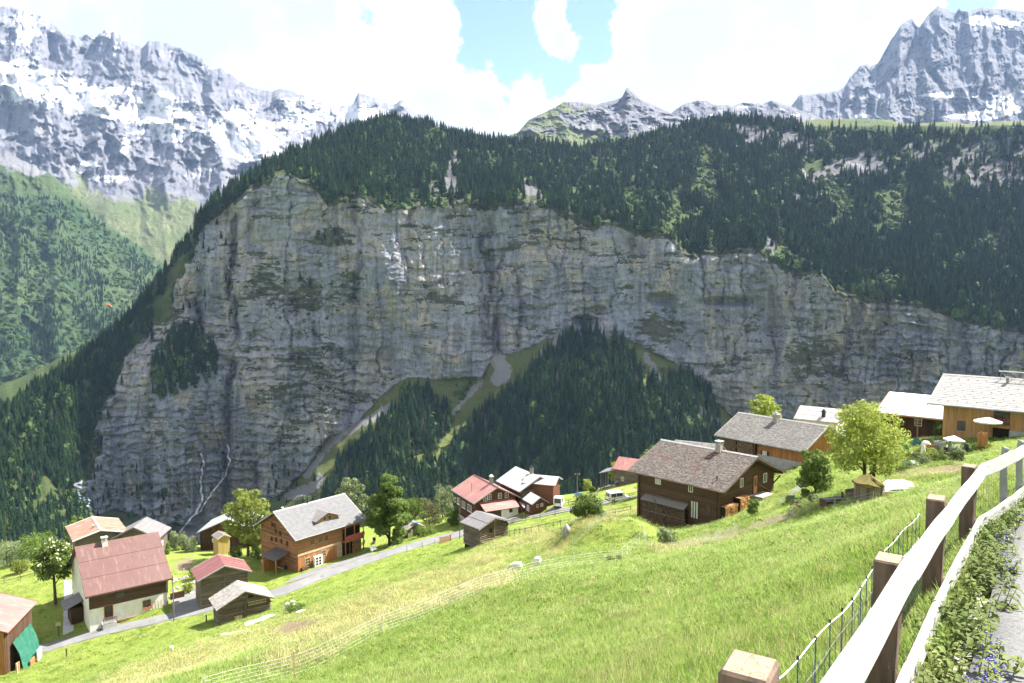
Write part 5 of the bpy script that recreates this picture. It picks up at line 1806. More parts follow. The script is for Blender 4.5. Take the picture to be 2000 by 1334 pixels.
# firewood shelf with its own little shingled roof along the long wall
a0, z0 = h.fp('E', *Z4(1055, 800)); a1, z1 = h.fp('E', *Z4(722, 790))
zt0 = h.fp('E', *Z4(900, 715))[1]
h.stack('firewood_stack', 'long lower tier of old firewood along the wall of the dark chalet', 'E', a0, a1, -2.2, -.75, 'cut_wood_old', .65, .075)
h.stack('firewood_stack', 'upper tier of old firewood under a plank roof on the dark chalet', 'E', a0, a1, -.65, .35, 'cut_wood_old', .65, .075)
h.lean_roof('E', [(a0, .0, .95), (a1 + .1, .0, .95), (a1 + .1, .85, .5), (a0, .85, .5)], 'sh_grey', .06, 'woodshed_roof')
h.slab('plank', 'E', a0, a1, .6, .72, -.74, -.66, 'wood_grey')
h.slab('plank', 'E', a0, a1, .0, .12, .95, 1.1, 'wood_grey')
mb = MB(); mb.tube([h.fm('E', (a0 + a1) / 2 + 1.2, .75, 1.0), h.fm('E', (a0 + a1) / 2 - .6, 1.2, -1.9)], .06, 5); mb.build('leaning_beam', M['wood_grey'], h.root)
# big firewood heaps at the gable
a0, z0 = h.fp('G', *Z4(1312, 790)); a1, z1 = h.fp('G', *Z4(1440, 760))
h.stack('firewood_stack', 'bright split firewood stacked at the corner of the dark chalet', 'G', h.oe + .05, h.oe + 2.6, -1.0, 1.55, 'cut_wood', .75, .085)
h.stack('firewood_stack', 'bright split firewood stacked beside the steps of the dark chalet', 'G', h.oe + 2.7, h.oe + 4.6, -.4, 2.05, 'cut_wood', .9, .085)
a, z = h.fp('G', *Z4(1578, 575))
ld = h.slab('landing', 'G', a - .9, a + 1.6, 0, 1.5, -.5, z - .02, 'stone')
for k in range(5):
    h.slab('step', 'G', a + 1.6 + k * .32, a + 1.92 + k * .32, 0, 1.3, -.6, z - .2 - k * .2, 'stone', ld)
mb = MB(); mb.tube([h.fm('G', a + .7, .12, z + .9), h.fm('G', a + 3.6, .12, z - .5)], .05, 5); mb.build('stair_rail', M['wood_orange'], h.root)
mb = MB(); mb.box(*h.fm('G', h.oe + .2, .05, 1.25), *h.fm('G', h.oe + .25, .1, 1.3)); 
mb = MB(); mb.tube([h.fm('G', h.oe + 1.6, .12, 1.15), h.fm('G', a - .8, .12, z - .02)], .1, 4); mb.build('diagonal_beam', M['wood_pale'], h.root)
for k in range(8):
    h.slab('low_pale', 'G', h.oe + 2.6 + k * .25, h.oe + 2.72 + k * .25, 1.3, 1.36, -.9, -.25, 'white')

h = House('low_grey_outhouse', 'small grey shingled roof between the dark chalet and the long grey-roofed house', 'outhouse', (1422, 882), (1345, 884), (1400, 868), 100, -25, .3, .3, half=3.5, rise=1.6, L=6, yaw=150)
h.walls(M['wood_grey'], .1, 2)
h.roof(M['sh_grey'], .1, M['wood_grey'], shingle=M['sh_grey'], ssize=(.3, .28))

h = House('long_grey_house', 'long house with grey shingle roof, orange upright boards and stacked firewood behind the dark chalet', 'house', (1570.7, 882.5), (1394.9, 849.4), (1622, 831), 98, -26.0, .7, .8, half=5.6, rise=2.7)
h.walls(M['wood_orange_v'], .2, 2)
h.roof(M['sh_grey'], .14, M['grey_trim'], shingle=M['sh_grey'], ssize=(.28, .26), ridge=M['grey_trim'])
h.gutter()
am, zm = h.fp('E', *Z4(1590, 255))
zc = h.fp('E', *Z4(1800, 305))[1]
h.boards('E', M['wood_orange_v'], .26, z0=zc, a1=am, vertical=True)
h.slab('concrete_wall', 'E', h.og, am, 0, .12, -2, zc, 'concrete')
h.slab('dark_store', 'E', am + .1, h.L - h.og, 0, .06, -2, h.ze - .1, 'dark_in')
h.slab('store_post', 'E', am - .12, am + .2, 0, .5, -2, h.ze - .05, 'wood_dark_v')
w_ = (h.L - h.og - am - .4) / 2
h.stack('firewood_stack', 'firewood wall beside the dark post of the long grey-roofed house', 'E', am + .25, am + .2 + w_, zc - .2, h.ze - .15, 'cut_wood_old', .5, .075)
h.stack('firewood_stack', 'firewood wall at the far end of the long grey-roofed house', 'E', am + .35 + w_, h.L - h.og, zc - .2, h.ze - .15, 'cut_wood_old', .5, .075)
h.slab('store_beam', 'E', am + .2, h.L - h.og, .45, .6, zc + .55, zc + .67, 'wood_grey')
h.window('E', *Z4(1655, 278), .65, 1.2, 'white', 'curtain', cross=(1, 0), shut='wood_dark_v')
h.boards('G', M['wood_orange_v'], .3, z0=-.5, vertical=True)
h.chimney(*Z5(438, 300), .7, .95, 'stone', 'concrete')
g = h.lean_roof('E', [(h.og + 1.2, .1, .95), (h.og - 1.3, .1, .95), (h.og - 1.3, 2.0, .45), (h.og + 1.2, 2.0, .45)], 'roof_red2', .06, 'red_awning')

h = House('solar_roofed_house', 'flat white panelled roof rising behind the long grey-roofed house', 'house', (1550, 818), (1612, 824), (1567, 802), 118, -24.5, .3, .3, half=3.2, rise=1.7, L=6.5, yaw=-38)
h.walls(M['plaster'], .12, 2)
h.roof(M['roof_pale'], .12, M['grey_trim'])
for i in range(7):
    for j in range(3):
        f0, f1 = (j + .06) / 3, (j + .94) / 3
        x0_, x1_ = h.L * (i + .05) / 7, h.L * (i + .95) / 7
        mb = MB()
        mb.prism([(h.half * f0 * h.side, h.ze + h.rise * f0 + .02), (h.half * f1 * h.side, h.ze + h.rise * f1 + .02), (h.half * f1 * h.side, h.ze + h.rise * f1 + .07), (h.half * f0 * h.side, h.ze + h.rise * f0 + .07)], 0, x0_, x1_)
        mb.build('solar_panel', M['roof_pale'], h.panels[0])
h.chimney(*Z5(738, 270), .5, .8, 'black', 'black')

h = House('white_roofed_barn', 'dark wooden barn with gleaming white roof beside the new larch house', 'barn', (1709, 804), (1842, 816.8), (1749, 767), 110, -22.2, .5, 1.6, half=6.2, rise=2.3, L=13, yaw=-43)
h.walls(M['wood_dark_v'], .14, 3)
h.roof(M['roof_white'], .12, M['wood_orange'])
h.boards('E', M['wood_dark_v'], .3, z0=-.5, vertical=True)
h.boards('G', M['wood_dark_v'], .3, z0=-.5, vertical=True)
mb = MB(); mb.tube([h.l(0, 0.02, h.ze - .22), h.l(h.L, .02, h.ze - .22)], .12, 4); mb.build('eave_beam', M['wood_orange'], h.root)
h.window('E', *Z5(1335, 300), .95, 1.3, 'white', cross=(1, 2))
for xx_ in (2.0, 5.6, 9.0):
    h.slab('eave_post', 'E', xx_, xx_ + .14, 1.4, 1.54, -3, h.ze - .3, 'wood_orange_v')

h = House('larch_house', 'new light larch-clad house with pale grey roof and snow guards at the garden', 'house', (1811, 787.4), (2000, 799.8), (1852.8, 739.3), 88, -18.2, 1.5, .9, half=7.0, rise=2.75, L=20, yaw=-42)
LAR = h
h.walls(M['wood_new'], .2, 3)
h.roof(M['sh_pale'], .16, M['grey_trim'], shingle=M['sh_pale'], ssize=(.45, .4), ridge=M['grey_trim'])
h.gutter()
xc = h.fp('E', *Z5(1912, 300))[0]
zc = h.fp('E', *Z5(1950, 362))[1]
xr0 = h.fp('E', *Z5(1808, 260))[0]
h.boards('E', M['wood_new'], .22, z0=-.7, a1=xr0, vertical=True)
h.boards('E', M['wood_new'], .22, z0=zc, a0=xc, a1=xc + 6, vertical=True)
h.boards('G', M['wood_new'], .22, z0=-.7, vertical=True)
h.slab('concrete_wall', 'E', xc, xc + 6, 0, .25, -3, zc, 'concrete')
h.slab('terrace_shade_panel', 'E', xr0, xc, 0, .06, -.7, zc + .2, 'dark_in')  # no hollow here: dark sheet carries the terrace shade in its colour
h.slab('window_band', 'E', xr0, xc, .0, .05, zc + .55, h.ze - .1, 'wood_grey_v')
w0 = h.window('E', *Z5(1862, 262), (xc - xr0) * .92, 1.1, 'wood_dark', 'glass', cross=(4, 0), flowers='red_cloth')
h.slab('balcony_ledge', 'E', xr0 - .1, xc, 0, .35, zc + .2, zc + .45, 'wood_new')
h.window('E', *Z5(1605, 328), .85, 1.15, 'wood_dark', 'glass', cross=(1, 0), sill='wood_pale')
h.slab('stone_footing', 'E', h.og, xr0, -.02, .05, -2.5, -.7, 'stone')
h.slab('terrace_deck', 'E', xr0 - 1, xc, 0, 3, -1.2, -.75, 'wood_grey')
for k in range(8):
    x_ = 6.0 + k * 1.1
    mb = MB(); mb.box(*h.l(x_, h.half - .3, h.ze + h.rise - .1), *h.l(x_ + .06, h.half - .24, h.ze + h.rise + .85)); mb.build('rack_post', M['steel'], h.root)
    if k < 7:
        mb = MB(); mb.tube([h.l(x_ + .03, h.half - .27, h.ze + h.rise + .8), h.l(x_ + .65, h.half + .4, h.ze + h.rise)], .025, 4); mb.build('rack_strut', M['steel'], h.root)
for zz in (.8, .82):
    pass
mb = MB(); mb.box(*h.l(5.8, h.half - .32, h.ze + h.rise + .82), *h.l(14, h.half - .22, h.ze + h.rise + .9)); mb.build('roof_rack', M['white'], h.root)
h.chimney(*Z5(1895, 60), .3, .6, 'steel', pipe=True)
for j in range(5):
    for i in range(20):
        f = (j + .7) / 5.6
        x_ = 1.0 + i * .95 + (j % 2) * .45
        if x_ < h.L - .3:
            o = link('snow_guard', UNIT, M['roof_grey'], h.panels[0])
            o.location = h.l(x_, h.half * f, h.ze + h.rise * f + .07)
            o.scale = (.06, .05, .12)

# barn cut by the left edge
h = House('pink_roofed_barn', 'open barn with pale pink sheet roof and green tarpaulin at the photo edge', 'barn', (15.4, 1236), (73.8, 1174.5), (-60, 1190), 98, -51.2, .5, .7, half=4.6, rise=1.7)
h.walls(M['wood_orange_v'], .12, 2)
h.roof(M['roof_pink'], .1, M['roof_red2'])
h.boards('E', M['wood_dark_v'], .3, z0=-1, vertical=True)
h.boards('G', M['wood_orange_v'], .35, z0=-1, vertical=True)
mb = MB()
N_ = 14
vs, fs = [], []
for i in range(N_):
    for j in range(6):
        f = j / 5
        aa = 2.2 + 6.2 * i / (N_ - 1) * (1 - .08 * f)
        dd = .35 + 1.5 * f + .18 * math.sin(i * 1.9 + j) * (.4 + f)
        vs.append(h.fm('E', aa, dd, 3.5 - f * 4.0 + .0 * i))
for i in range(N_ - 1):
    for j in range(5):
        q = i * 6 + j
        fs.append((q, q + 1, q + 7, q + 6))
mb.add(vs, fs); tp_o = mb.build('green_tarpaulin', M['tarp_green'], h.root, True)
for k, (aa, dd, w_, h_, mt) in enumerate(((3.0, 2.1, 1.6, .9, 'wood_orange'), (4.8, 2.4, 1.4, 1.5, 'white'), (1.0, 1.4, .4, 1.8, 'wood_orange'), (.2, 1.5, .35, 2.0, 'wood_pale'))):
    mb = MB(); p0, p1 = h.fm('E', aa, dd, -.6), h.fm('E', aa + w_, dd - .1, -.6 + h_)
    mb.box(min(p0[0], p1[0]), min(p0[1], p1[1]), p0[2], max(p0[0], p1[0]), max(p0[1], p1[1]) + .06, p1[2]); mb.build('leaning_board', M[mt], h.root)
# ------------------------------------------------------------------ deciduous trees and bushes
M['leaf_bright'] = foliage_mat('leaves_yellow_green', (.200, .255, .042), (.275, .310, .068), .2, .5)
M['leaf_mid'] = foliage_mat('leaves_mid_green', (.085, .145, .026), (.145, .195, .040), .2, .4)
M['leaf_dark'] = foliage_mat('leaves_deep_green', (.075, .130, .026), (.140, .190, .042), .2, .45)
M['leaf_pale'] = foliage_mat('leaves_pale_green', (.140, .185, .080), (.200, .235, .115), .2, .4)
M['leaf_olive'] = foliage_mat('leaves_olive', (.125, .135, .045), (.175, .175, .070), .2, .4)
M['blossom'] = plain('white_blossom', (.62, .62, .46), (.52, .52, .36), 20, .8, .2)


def leaf_cloud(lobes, n, size, seed, gap=.0):
    """leaf quads spread through a set of lobes (centre, radii)"""
    r = np.random.default_rng(seed)
    vol = np.array([l[1][0] * l[1][1] * l[1][2] for l in lobes]) ** .67
    idx = r.choice(len(lobes), n, p=vol / vol.sum())
    C = np.array([l[0] for l in lobes], float)[idx]
    R = np.array([l[1] for l in lobes], float)[idx]
    d = r.normal(size=(n, 3))
    d /= np.linalg.norm(d, axis=1)[:, None]
    rad = r.uniform(.25, 1.0, n) ** .45
    p = C + d * R * rad[:, None]
    k = fbm(p[:, 0] * 1.3 + p[:, 2] * .7, p[:, 1] * 1.3 - p[:, 2] * .9, 3, seed) > -.42 + gap
    p, d = p[k], d[k]
    n = len(p)
    nr = d + r.normal(size=(n, 3)) * .55 + np.array([0, 0, .35])
    nr /= np.linalg.norm(nr, axis=1)[:, None]
    t_ = np.cross(nr, r.normal(size=(n, 3)))
    t_ /= np.linalg.norm(t_, axis=1)[:, None]
    b_ = np.cross(nr, t_)
    s_ = size * r.uniform(.6, 1.3, n)[:, None]
    V = np.stack([p + t_ * s_, p + b_ * s_ * .62 + nr * s_ * .12, p - t_ * s_, p - b_ * s_ * .62 + nr * s_ * .12], 1).reshape(-1, 3)
    me = bpy.data.meshes.new('crown')
    me.vertices.add(len(V))
    me.vertices.foreach_set('co', V.astype(np.float32).reshape(-1))
    me.loops.add(n * 4)
    me.loops.foreach_set('vertex_index', np.arange(n * 4, dtype=np.int32))
    me.polygons.add(n)
    me.polygons.foreach_set('loop_start', np.arange(0, n * 4, 4, dtype=np.int32))
    me.update(calc_edges=True)
    return me


def tree(name, label, loc, H, Wd, mat, seed, trunk=.22, n=3800, size=.2, shape='round', cat='tree', group=None, stems=1, blossom=False):
    r = random.Random(seed)
    e = empty(name, tuple(loc))
    tag(e, label, cat, group)
    z0 = H * trunk
    ch = H - z0
    lobes, tips = [], []
    nl = 18
    for i in range(nl):
        f = (i + .5) / nl
        if shape == 'egg':
            w = math.sin(math.pi * min(1, f * .82 + .16)) ** .75 * (1.12 - .55 * f)
        elif shape == 'bush':
            w = math.cos(f * 1.12) ** .35
        else:
            w = math.sin(math.pi * (f * .86 + .12)) ** .6
        a = i * 2.4 + r.uniform(-.4, .4)
        rr = Wd / 2 * w * r.uniform(.45, .72)
        lr = max(.16, Wd / 2 * r.uniform(.28, .44) * (.45 + .55 * w))
        c = (rr * math.cos(a), rr * math.sin(a), z0 + ch * (.06 + .86 * f))
        lobes.append((c, (lr, lr, lr * .75)))
        tips.append(c)
    lobes.append(((0, 0, z0 + ch * .5), (Wd * .20, Wd * .20, ch * .38)))
    mb = MB()
    bend = Vector((r.uniform(-.04, .04) * H, r.uniform(-.04, .04) * H, 0))
    r0 = max(.03, H * .02)
    for sidx in range(stems):
        off = Vector((r.uniform(-.12, .12) * Wd, r.uniform(-.12, .12) * Wd, 0)) if stems > 1 else Vector((0, 0, 0))
        mb.tube([off * .3 + Vector((0, 0, -.6)), off + Vector((0, 0, z0 * .6)) + bend * .3, off * 1.5 + Vector((0, 0, z0 + ch * .45)) + bend, off * 1.5 + Vector((0, 0, z0 + ch * .85)) + bend], [r0 * 1.25, r0, r0 * .6, r0 * .15], 6)
    mb.build('trunk', M['bark'], e)
    for k, c in enumerate(tips[::2]):
        mb = MB()
        zb = max(z0 * .7, c[2] - ch * .28)
        mb.tube([bend * .6 * (zb / H) + Vector((0, 0, zb)), Vector((c[0] * .5, c[1] * .5, (zb + c[2]) / 2 + .1)), Vector(c)], [r0 * .5, r0 * .3, r0 * .1], 5)
        mb.build('limb', M['bark'], e)
    co = link('crown', leaf_cloud(lobes, n, size, seed), M[mat], e)
    if blossom:
        link('blossom', leaf_cloud([(Vector(l[0]) * 1.04, l[1]) for l in lobes[4:]], 260, .2, seed + 1), M['blossom'], e)
    return e


def gpt(px, py, D=None):
    """ground point: on the ground under a photo pixel, or at a chosen distance"""
    if D is None:
        return hit(px, py)
    p = at(px, py, D)
    p[2] = float(ground(p[0], p[1]))
    return p


tree('maple_tree', 'yellow-green maple between the green-roofed barn and the honey chalet', gpt(484, 1062, 139), 12.9, 10.8, 'leaf_bright', 1, .2, 6200, .24)
tree('round_tree', 'pale green round-crowned tree behind the honey chalet roof', gpt(684, 1010, 160), 11.6, 7.6, 'leaf_pale', 2, .18, 4200, .24)
tree('tall_maple', 'tall dense egg-shaped maple on the lawn right of the honey chalet', gpt(760, 1052, 137), 13.8, 9.8, 'leaf_dark', 3, .12, 12000, .25, 'egg')
tree('bright_tree', 'bright green tree standing behind the rusty roof', gpt(150, 1040, 168), 9.5, 5.6, 'leaf_mid', 4, .2, 3200, .24)
tree('elder_tree', 'slender elder tree with cream blossom beside the red-roofed house', gpt(108, 1164, 121), 10.8, 7.2, 'leaf_mid', 5, .42, 4200, .22, blossom=True)
tree('walnut_tree', 'round dark green tree top behind the left end of the dark chalet roof', gpt(1282, 900, 128), 8.4, 6.6, 'leaf_mid', 6, .2, 4000, .24)
tree('spring_tree', 'airy yellow-green tree rising behind the long grey-roofed house', gpt(1492, 850, 126), 10.4, 7.6, 'leaf_bright', 7, .2, 2600, .26)
tree('young_tree', 'small yellow-green tree at the far eave of the long grey-roofed house', gpt(1438, 855, 122), 6.2, 3.6, 'leaf_bright', 8, .2, 1500, .24)
tree('ash_tree', 'large bright ash tree above the little mossy-roofed hut in the garden', gpt(1690, 962, 65), 7.9, 8.4, 'leaf_bright', 9, .18, 10500, .12, stems=2)
tree('lilac_shrub', 'dense dark green shrub between the ash tree and the dark chalet', gpt(1592, 948, 74), 4.4, 3.9, 'leaf_mid', 10, .08, 4200, .14, 'bush', 'shrub')
tree('hazel_bush', 'big round bush beside the boulder on the meadow', gpt(1150, 1046, 78), 2.5, 3.8, 'leaf_dark', 11, .05, 4600, .11, 'bush', 'bush', None, 4)
tree('currant_bush', 'rounded pale bush in front of the firewood wall of the dark chalet', gpt(1304, 1066, 68), 1.7, 2.1, 'leaf_pale', 12, .05, 2600, .09, 'bush', 'bush', None, 3)
tree('garden_bush', 'small fresh green bush in front of the bright firewood', gpt(1471, 1016, 71), 1.6, 1.3, 'leaf_mid', 13, .05, 1600, .08, 'bush', 'bush', None, 3)
tree('round_bush', 'single round bush on the soil of the garden near the white rail', gpt(1867, 920, 70), 1.5, 1.6, 'leaf_pale', 14, .05, 1800, .08, 'bush', 'bush', None, 3)
tree('pale_shrub', 'pale shrub peeping over the pink-roofed shed', gpt(1208, 930, 160), 5.0, 5.0, 'leaf_bright', 15, .1, 1500, .24, 'bush', 'shrub')
tree('meadow_tree', 'little light green tree on the lawn beside the pink-roofed shed', gpt(1147, 948, 154), 2.6, 2.4, 'leaf_bright', 16, .1, 900, .14, 'bush', 'shrub')
SH = [(842, 1015, 148, 5.4, 5, 'leaf_olive', 'olive shrub by the fence between tall maple and pale red chalet'), (868, 1000, 152, 6.6, 5.6, 'leaf_pale', 'greyish tall shrub behind the lane pole'), (885, 1035, 143, 3.4, 3.6, 'leaf_mid', 'low green shrub beside the lane near the log barn roof'),
      (812, 1005, 158, 4.6, 5, 'leaf_mid', 'mid green shrub directly right of the tall maple'), (830, 1045, 139, 1.8, 4.6, 'leaf_mid', 'spreading low bush along the lane fence'), (775, 1062, 135, 1.7, 2.6, 'leaf_mid', 'low bush at the foot of the tall maple by the lane'),
      (60, 1085, 150, 5.2, 5.4, 'leaf_mid', 'green shrub left of the elder tree'), (20, 1075, 150, 5.0, 6, 'leaf_pale', 'pale flowering shrub at the left photo edge'), (80, 1050, 158, 5.6, 6, 'leaf_mid', 'rounded tree behind the wooden rail fence'),
      (38, 1098, 141, 2.2, 3.6, 'leaf_bright', 'clipped yellow-green bush behind the rail fence'), (105, 1040, 165, 4.6, 5, 'leaf_pale', 'pale blossoming bush left of the rusty roof'), (348, 1052, 152, 3.8, 4.4, 'leaf_pale', 'pale shrub right of the grey metal roof'), (370, 1062, 149, 3.0, 4, 'leaf_pale', 'whitish green shrub beside the green-roofed barn'),
      (320, 1068, 146, 2.2, 2.6, 'leaf_dark', 'dark little bush under the grey roof eave'), (388, 1098, 128, 2.3, 3.6, 'leaf_mid', 'bush on the bank above the red-roofed barn'), (365, 1112, 122, 1.4, 2, 'leaf_bright', 'small bush on the stony bank left of the red-roofed barn'),
      (505, 1078, 138, 2.2, 4, 'leaf_dark', 'dark undergrowth bush at the foot of the yellow-green maple'), (460, 1080, 140, 1.6, 3, 'leaf_mid', 'low bush beside the tiny yellow shed'), (1545, 988, 73, .7, 1.3, 'leaf_pale', 'low silvery bush by the garden path'), (1572, 984, 74, .8, 1.0, 'leaf_mid', 'little green bush by the garden path'),
      (1556, 992, 69, .55, 1.3, 'leaf_pale', 'lavender-grey cushion plant beside the red hen'), (1590, 985, 68, .6, 1.2, 'leaf_pale', 'silvery cushion plant uphill of the red hen'), (1200, 1100, 55, .6, 1.5, 'leaf_mid', 'leafy weed clump at the net fence corner'), (1465, 1045, 58, .5, 1.4, 'leaf_mid', 'rhubarb-like plant at the garden edge'),
      (940, 1030, 138, 1.4, 2.2, 'leaf_mid', 'hedge plant at the lane behind the log barn'), (1160, 958, 150, 1.0, 2, 'leaf_mid', 'small bush at the round lawn'), (1840, 850, 104, 2.0, 2.6, 'leaf_dark', 'dark bush under the eave of the white-roofed barn'), (580, 1215, 98, .7, 3.2, 'leaf_mid', 'row of vegetables on the soil patch right of the silver-shingled barn')]
for i, (px, py, D, H_, W_, mt, lb) in enumerate(SH):
    tree('shrub', lb, gpt(px, py, D), H_, W_, mt, 60 + i, .06, int(900 + 260 * W_), max(.07, D / 1500 * 1.5), 'bush', 'shrub', 'shrubs in the village', 2)
GB = [(1800, 884), (1812, 890), (1826, 886), (1842, 892), (1850, 884), (1805, 897), (1835, 899), (1870, 886), (1885, 889), (1897, 884), (1815, 872), (1790, 880), (1780, 888), (1798, 868), (1830, 860), (1912, 892), (1925, 889), (1772, 896), (1760, 905), (1770, 870)]
for i, (px, py) in enumerate(GB):
    p = gpt(px, py, 74 + (900 - py) * .25)
    tree('garden_plant', 'leafy flowering plant in the flower beds below the larch house', p, random.uniform(.6, 1.1), random.uniform(.9, 1.8), ('leaf_mid', 'leaf_bright', 'leaf_pale')[i % 3], 130 + i, .05, 650, .08, 'bush', 'plant', 'plants in the flower beds below the larch house', 2)

# ------------------------------------------------------------------ village details
def box_thing(name, label, cat, p, parts, rz=0.0, group=None):
    e = empty(name, tuple(p), rz)
    tag(e, label, cat, group)
    for nm, b_, mt in parts:
        MB().box(*b_).build(nm, M[mt], e)
    return e


def pole(label, px, y0, y1, D, r=.09, mt='wood_grey_v', arm=False):
    p = at(px, y1, D)
    p[2] = float(ground(p[0], p[1]))
    top = at(px, y0, D)[2] - p[2]
    e = empty('utility_pole', tuple(p))
    tag(e, label, 'pole', 'poles in the village')
    MB().tube([(0, 0, -.5), (0, 0, top)], [r, r * .75], 8).build('shaft', M[mt], e)
    if arm:
        MB().box(-.5, -.05, top - .35, .5, .05, top - .25).build('cross_arm', M[mt], e)
        for x in (-.4, .4):
            MB().tube([(x, 0, top - .25), (x, 0, top - .05)], .04, 6).build('insulator', M['white'], e)
    return e


pole('brown wooden pole at the roadside in front of the red-roofed house', 340, 1122, 1218, 110.5)
pole('thin wooden pole beside the log barn gate', 898, 974, 1052, 131, .08, 'wood_grey_v')
pole('tall thin pole standing on the lawn by the blue sunshade', 1127, 924, 985, 138, .1, 'wood_grey_v', True)
pole('dark mast above the bushes at the left photo edge', 12, 1010, 1068, 150, .09, 'wood_dark_v')
pole('pale slim pole among the shrubs left of the pale red chalet', 859, 955, 1010, 150, .06, 'wood_pale')
pole('slim grey pole in front of the white-roofed barn', 1748, 782, 850, 92, .07, 'wood_grey_v')


def fence(label, pts, hgt=1.0, step=2.0, rails=(.5, .95), mt='wood_grey', rr=.045, post=.05, wire=False, group='fences'):
    P = [gpt(*p) for p in pts]
    L = catmull([p[:2] for p in P], .5)
    e = empty('rail_fence', (float(L[0][0]), float(L[0][1]), float(ground(L[0][0], L[0][1]))))
    tag(e, label, 'fence', group)
    o0 = np.array(e.location)
    acc, posts = 0, [0]
    for i in range(1, len(L)):
        acc += np.linalg.norm(L[i] - L[i - 1])
        if acc >= step:
            posts.append(i)
            acc = 0
    Z = ground(L[:, 0], L[:, 1])
    for i in posts:
        q = np.array([L[i, 0], L[i, 1], Z[i]]) - o0
        MB().tube([q + [0, 0, -.3], q + [random.uniform(-.03, .03), random.uniform(-.03, .03), hgt + random.uniform(-.05, .1)]], post, 6).build('post', M[mt], e)
    for z_ in rails:
        pts_ = [np.array([L[i, 0], L[i, 1], Z[i] + z_]) - o0 for i in posts]
        if len(pts_) > 1:
            MB().tube(pts_, rr if not wire else .014, 5).build('wire' if wire else 'rail', M['steel' if wire else mt], e)
    return e


fence('weathered rail fence with two rails at the left lawn edge', [(-20, 1116, 136), (20, 1111, 136), (80, 1100, 138)], 1.1, 2.2, (.45, .95))
fence('post and rail fence above the lane in front of the pale-roofed chalet', [(985, 1010, 136.5), (1010, 1002, 136), (1038, 993, 135.5)], 1.0, 1.6, (.5, .9), 'wood_grey')
fence('long wire fence on dark posts along the lower edge of the lane', [(1000, 1030, 131), (1060, 1015, 129), (1120, 1000, 128.5), (1180, 990, 128), (1258, 980, 124)], 1.1, 2.2, (.4, .75, 1.05), 'wood_dark_v', .03, .045)
fence('wooden rail fence around the round lawn by the blue sunshade', [(1090, 988, 138), (1125, 980, 139), (1160, 970, 141), (1170, 955, 148)], 1.0, 1.8, (.5, .95), 'wood_grey')
fence('old picket rail fence right of the log barn', [(995, 1047, 106), (1030, 1048, 103), (1060, 1045, 102), (1095, 1036, 101)], 1.0, 1.0, (.85,), 'wood_grey', .04, .035)
fence('wire fence along the lane between honey chalet and log barn', [(795, 1078, 126), (830, 1067, 128), (858, 1058, 130)], 1.0, 2.4, (.3, .6, .9), 'wood_grey_v', .03, .04, True)
fence('thin wire garden fence below the vegetable rows', [(1540, 1000, 64), (1600, 985, 63), (1660, 985, 58), (1720, 975, 57)], .9, 2.0, (.3, .6, .85), 'steel', .02, .025, True)
fence('wire fence on thin posts beside the sloping meadow left of the dark chalet', [(1170, 1012, 104), (1210, 1003, 104), (1255, 990, 103)], 1.0, 1.8, (.5, .9), 'wood_dark_v', .03, .035)

# farm gate at the lane
p = gpt(870, 1060, 129)
e = empty('farm_gate', tuple(p), math.radians(38))
tag(e, 'small wooden field gate of horizontal boards beside the lane', 'gate')
for k in range(5):
    MB().box(-1.1, -.03, .15 + k * .22, 1.1, .03, .29 + k * .22).build('board', M['wood_orange'], e)
for x in (-1.15, 1.05):
    MB().box(x, -.06, -.3, x + .1, .06, 1.3).build('post', M['wood_orange_v'], e)

# white van and utility truck
def van(name, label, p, rz, L=3.9, w=1.65, hh=1.75, body='white', pickup=False):
    e = empty(name, tuple(p), rz)
    tag(e, label, 'van' if not pickup else 'truck')
    prof = [(-L / 2, .35), (L / 2, .35), (L / 2, .8), (L / 2 - .75, .98), (L / 2 - 1.35, hh), (-L / 2 + .15, hh), (-L / 2, 1.0)]
    MB().prism([(x, z) for x, z in prof], 1, -w / 2, w / 2).build('body', M[body], e)
    for sy in (-1, 1):
        for x0, x1 in ((-L / 2 + .35, -L / 2 + 1.25), (-L / 2 + 1.35, L / 2 - 1.45)):
            MB().box(x0, sy * w / 2 - .015, 1.05, x1, sy * w / 2 + .015, hh - .14).build('side_window', M['glass'], e)
        MB().box(-L / 2 - .02, sy * w * .42 - .09, .7, -L / 2 + .03, sy * w * .42 + .09, 1.0).build('tail_light', M['red_cloth'], e)
        MB().box(L / 2 - .03, sy * w * .38 - .13, .62, L / 2 + .02, sy * w * .38 + .13, .78).build('headlight', M['glass'], e)
        for x in (-L / 2 + .75, L / 2 - .75):
            o = MB().tube([(x, sy * (w / 2 - .18), .31), (x, sy * (w / 2 + .02), .31)], .31, 14).build('wheel', M['black'], e)
            MB().tube([(x, sy * (w / 2 - .0), .31), (x, sy * (w / 2 + .035), .31)], .17, 10).build('rim', M['steel'], o)
    mb = MB()
    mb.add([(L / 2 - .76, -w * .42, 1.0), (L / 2 - .76, w * .42, 1.0), (L / 2 - 1.30, w * .42, hh - .08), (L / 2 - 1.30, -w * .42, hh - .08)], [(0, 1, 2, 3)])
    mb.v = [(x + .03, y, z + .03) for x, y, z in mb.v]
    mb.build('windscreen', M['glass'], e)
    MB().box(-L / 2 - .02, -w * .38, 1.05, -L / 2 + .08, w * .38, hh - .15).build('rear_window', M['glass'], e)
    MB().box(-L / 2 - .05, -w / 2, .35, -L / 2 + .1, w / 2, .5).build('bumper', M['black'], e)
    return e


p = gpt(1206, 985, 130)
van('parked_van', 'white van parked on the lane left of the dark chalet', p, math.radians(20))
p = gpt(1092, 985, 137.5)
van('utility_truck', 'small white utility vehicle seen from behind beside the pale-roofed chalet', p, math.radians(75), 2.9, 1.5, 2.0, 'white', True)

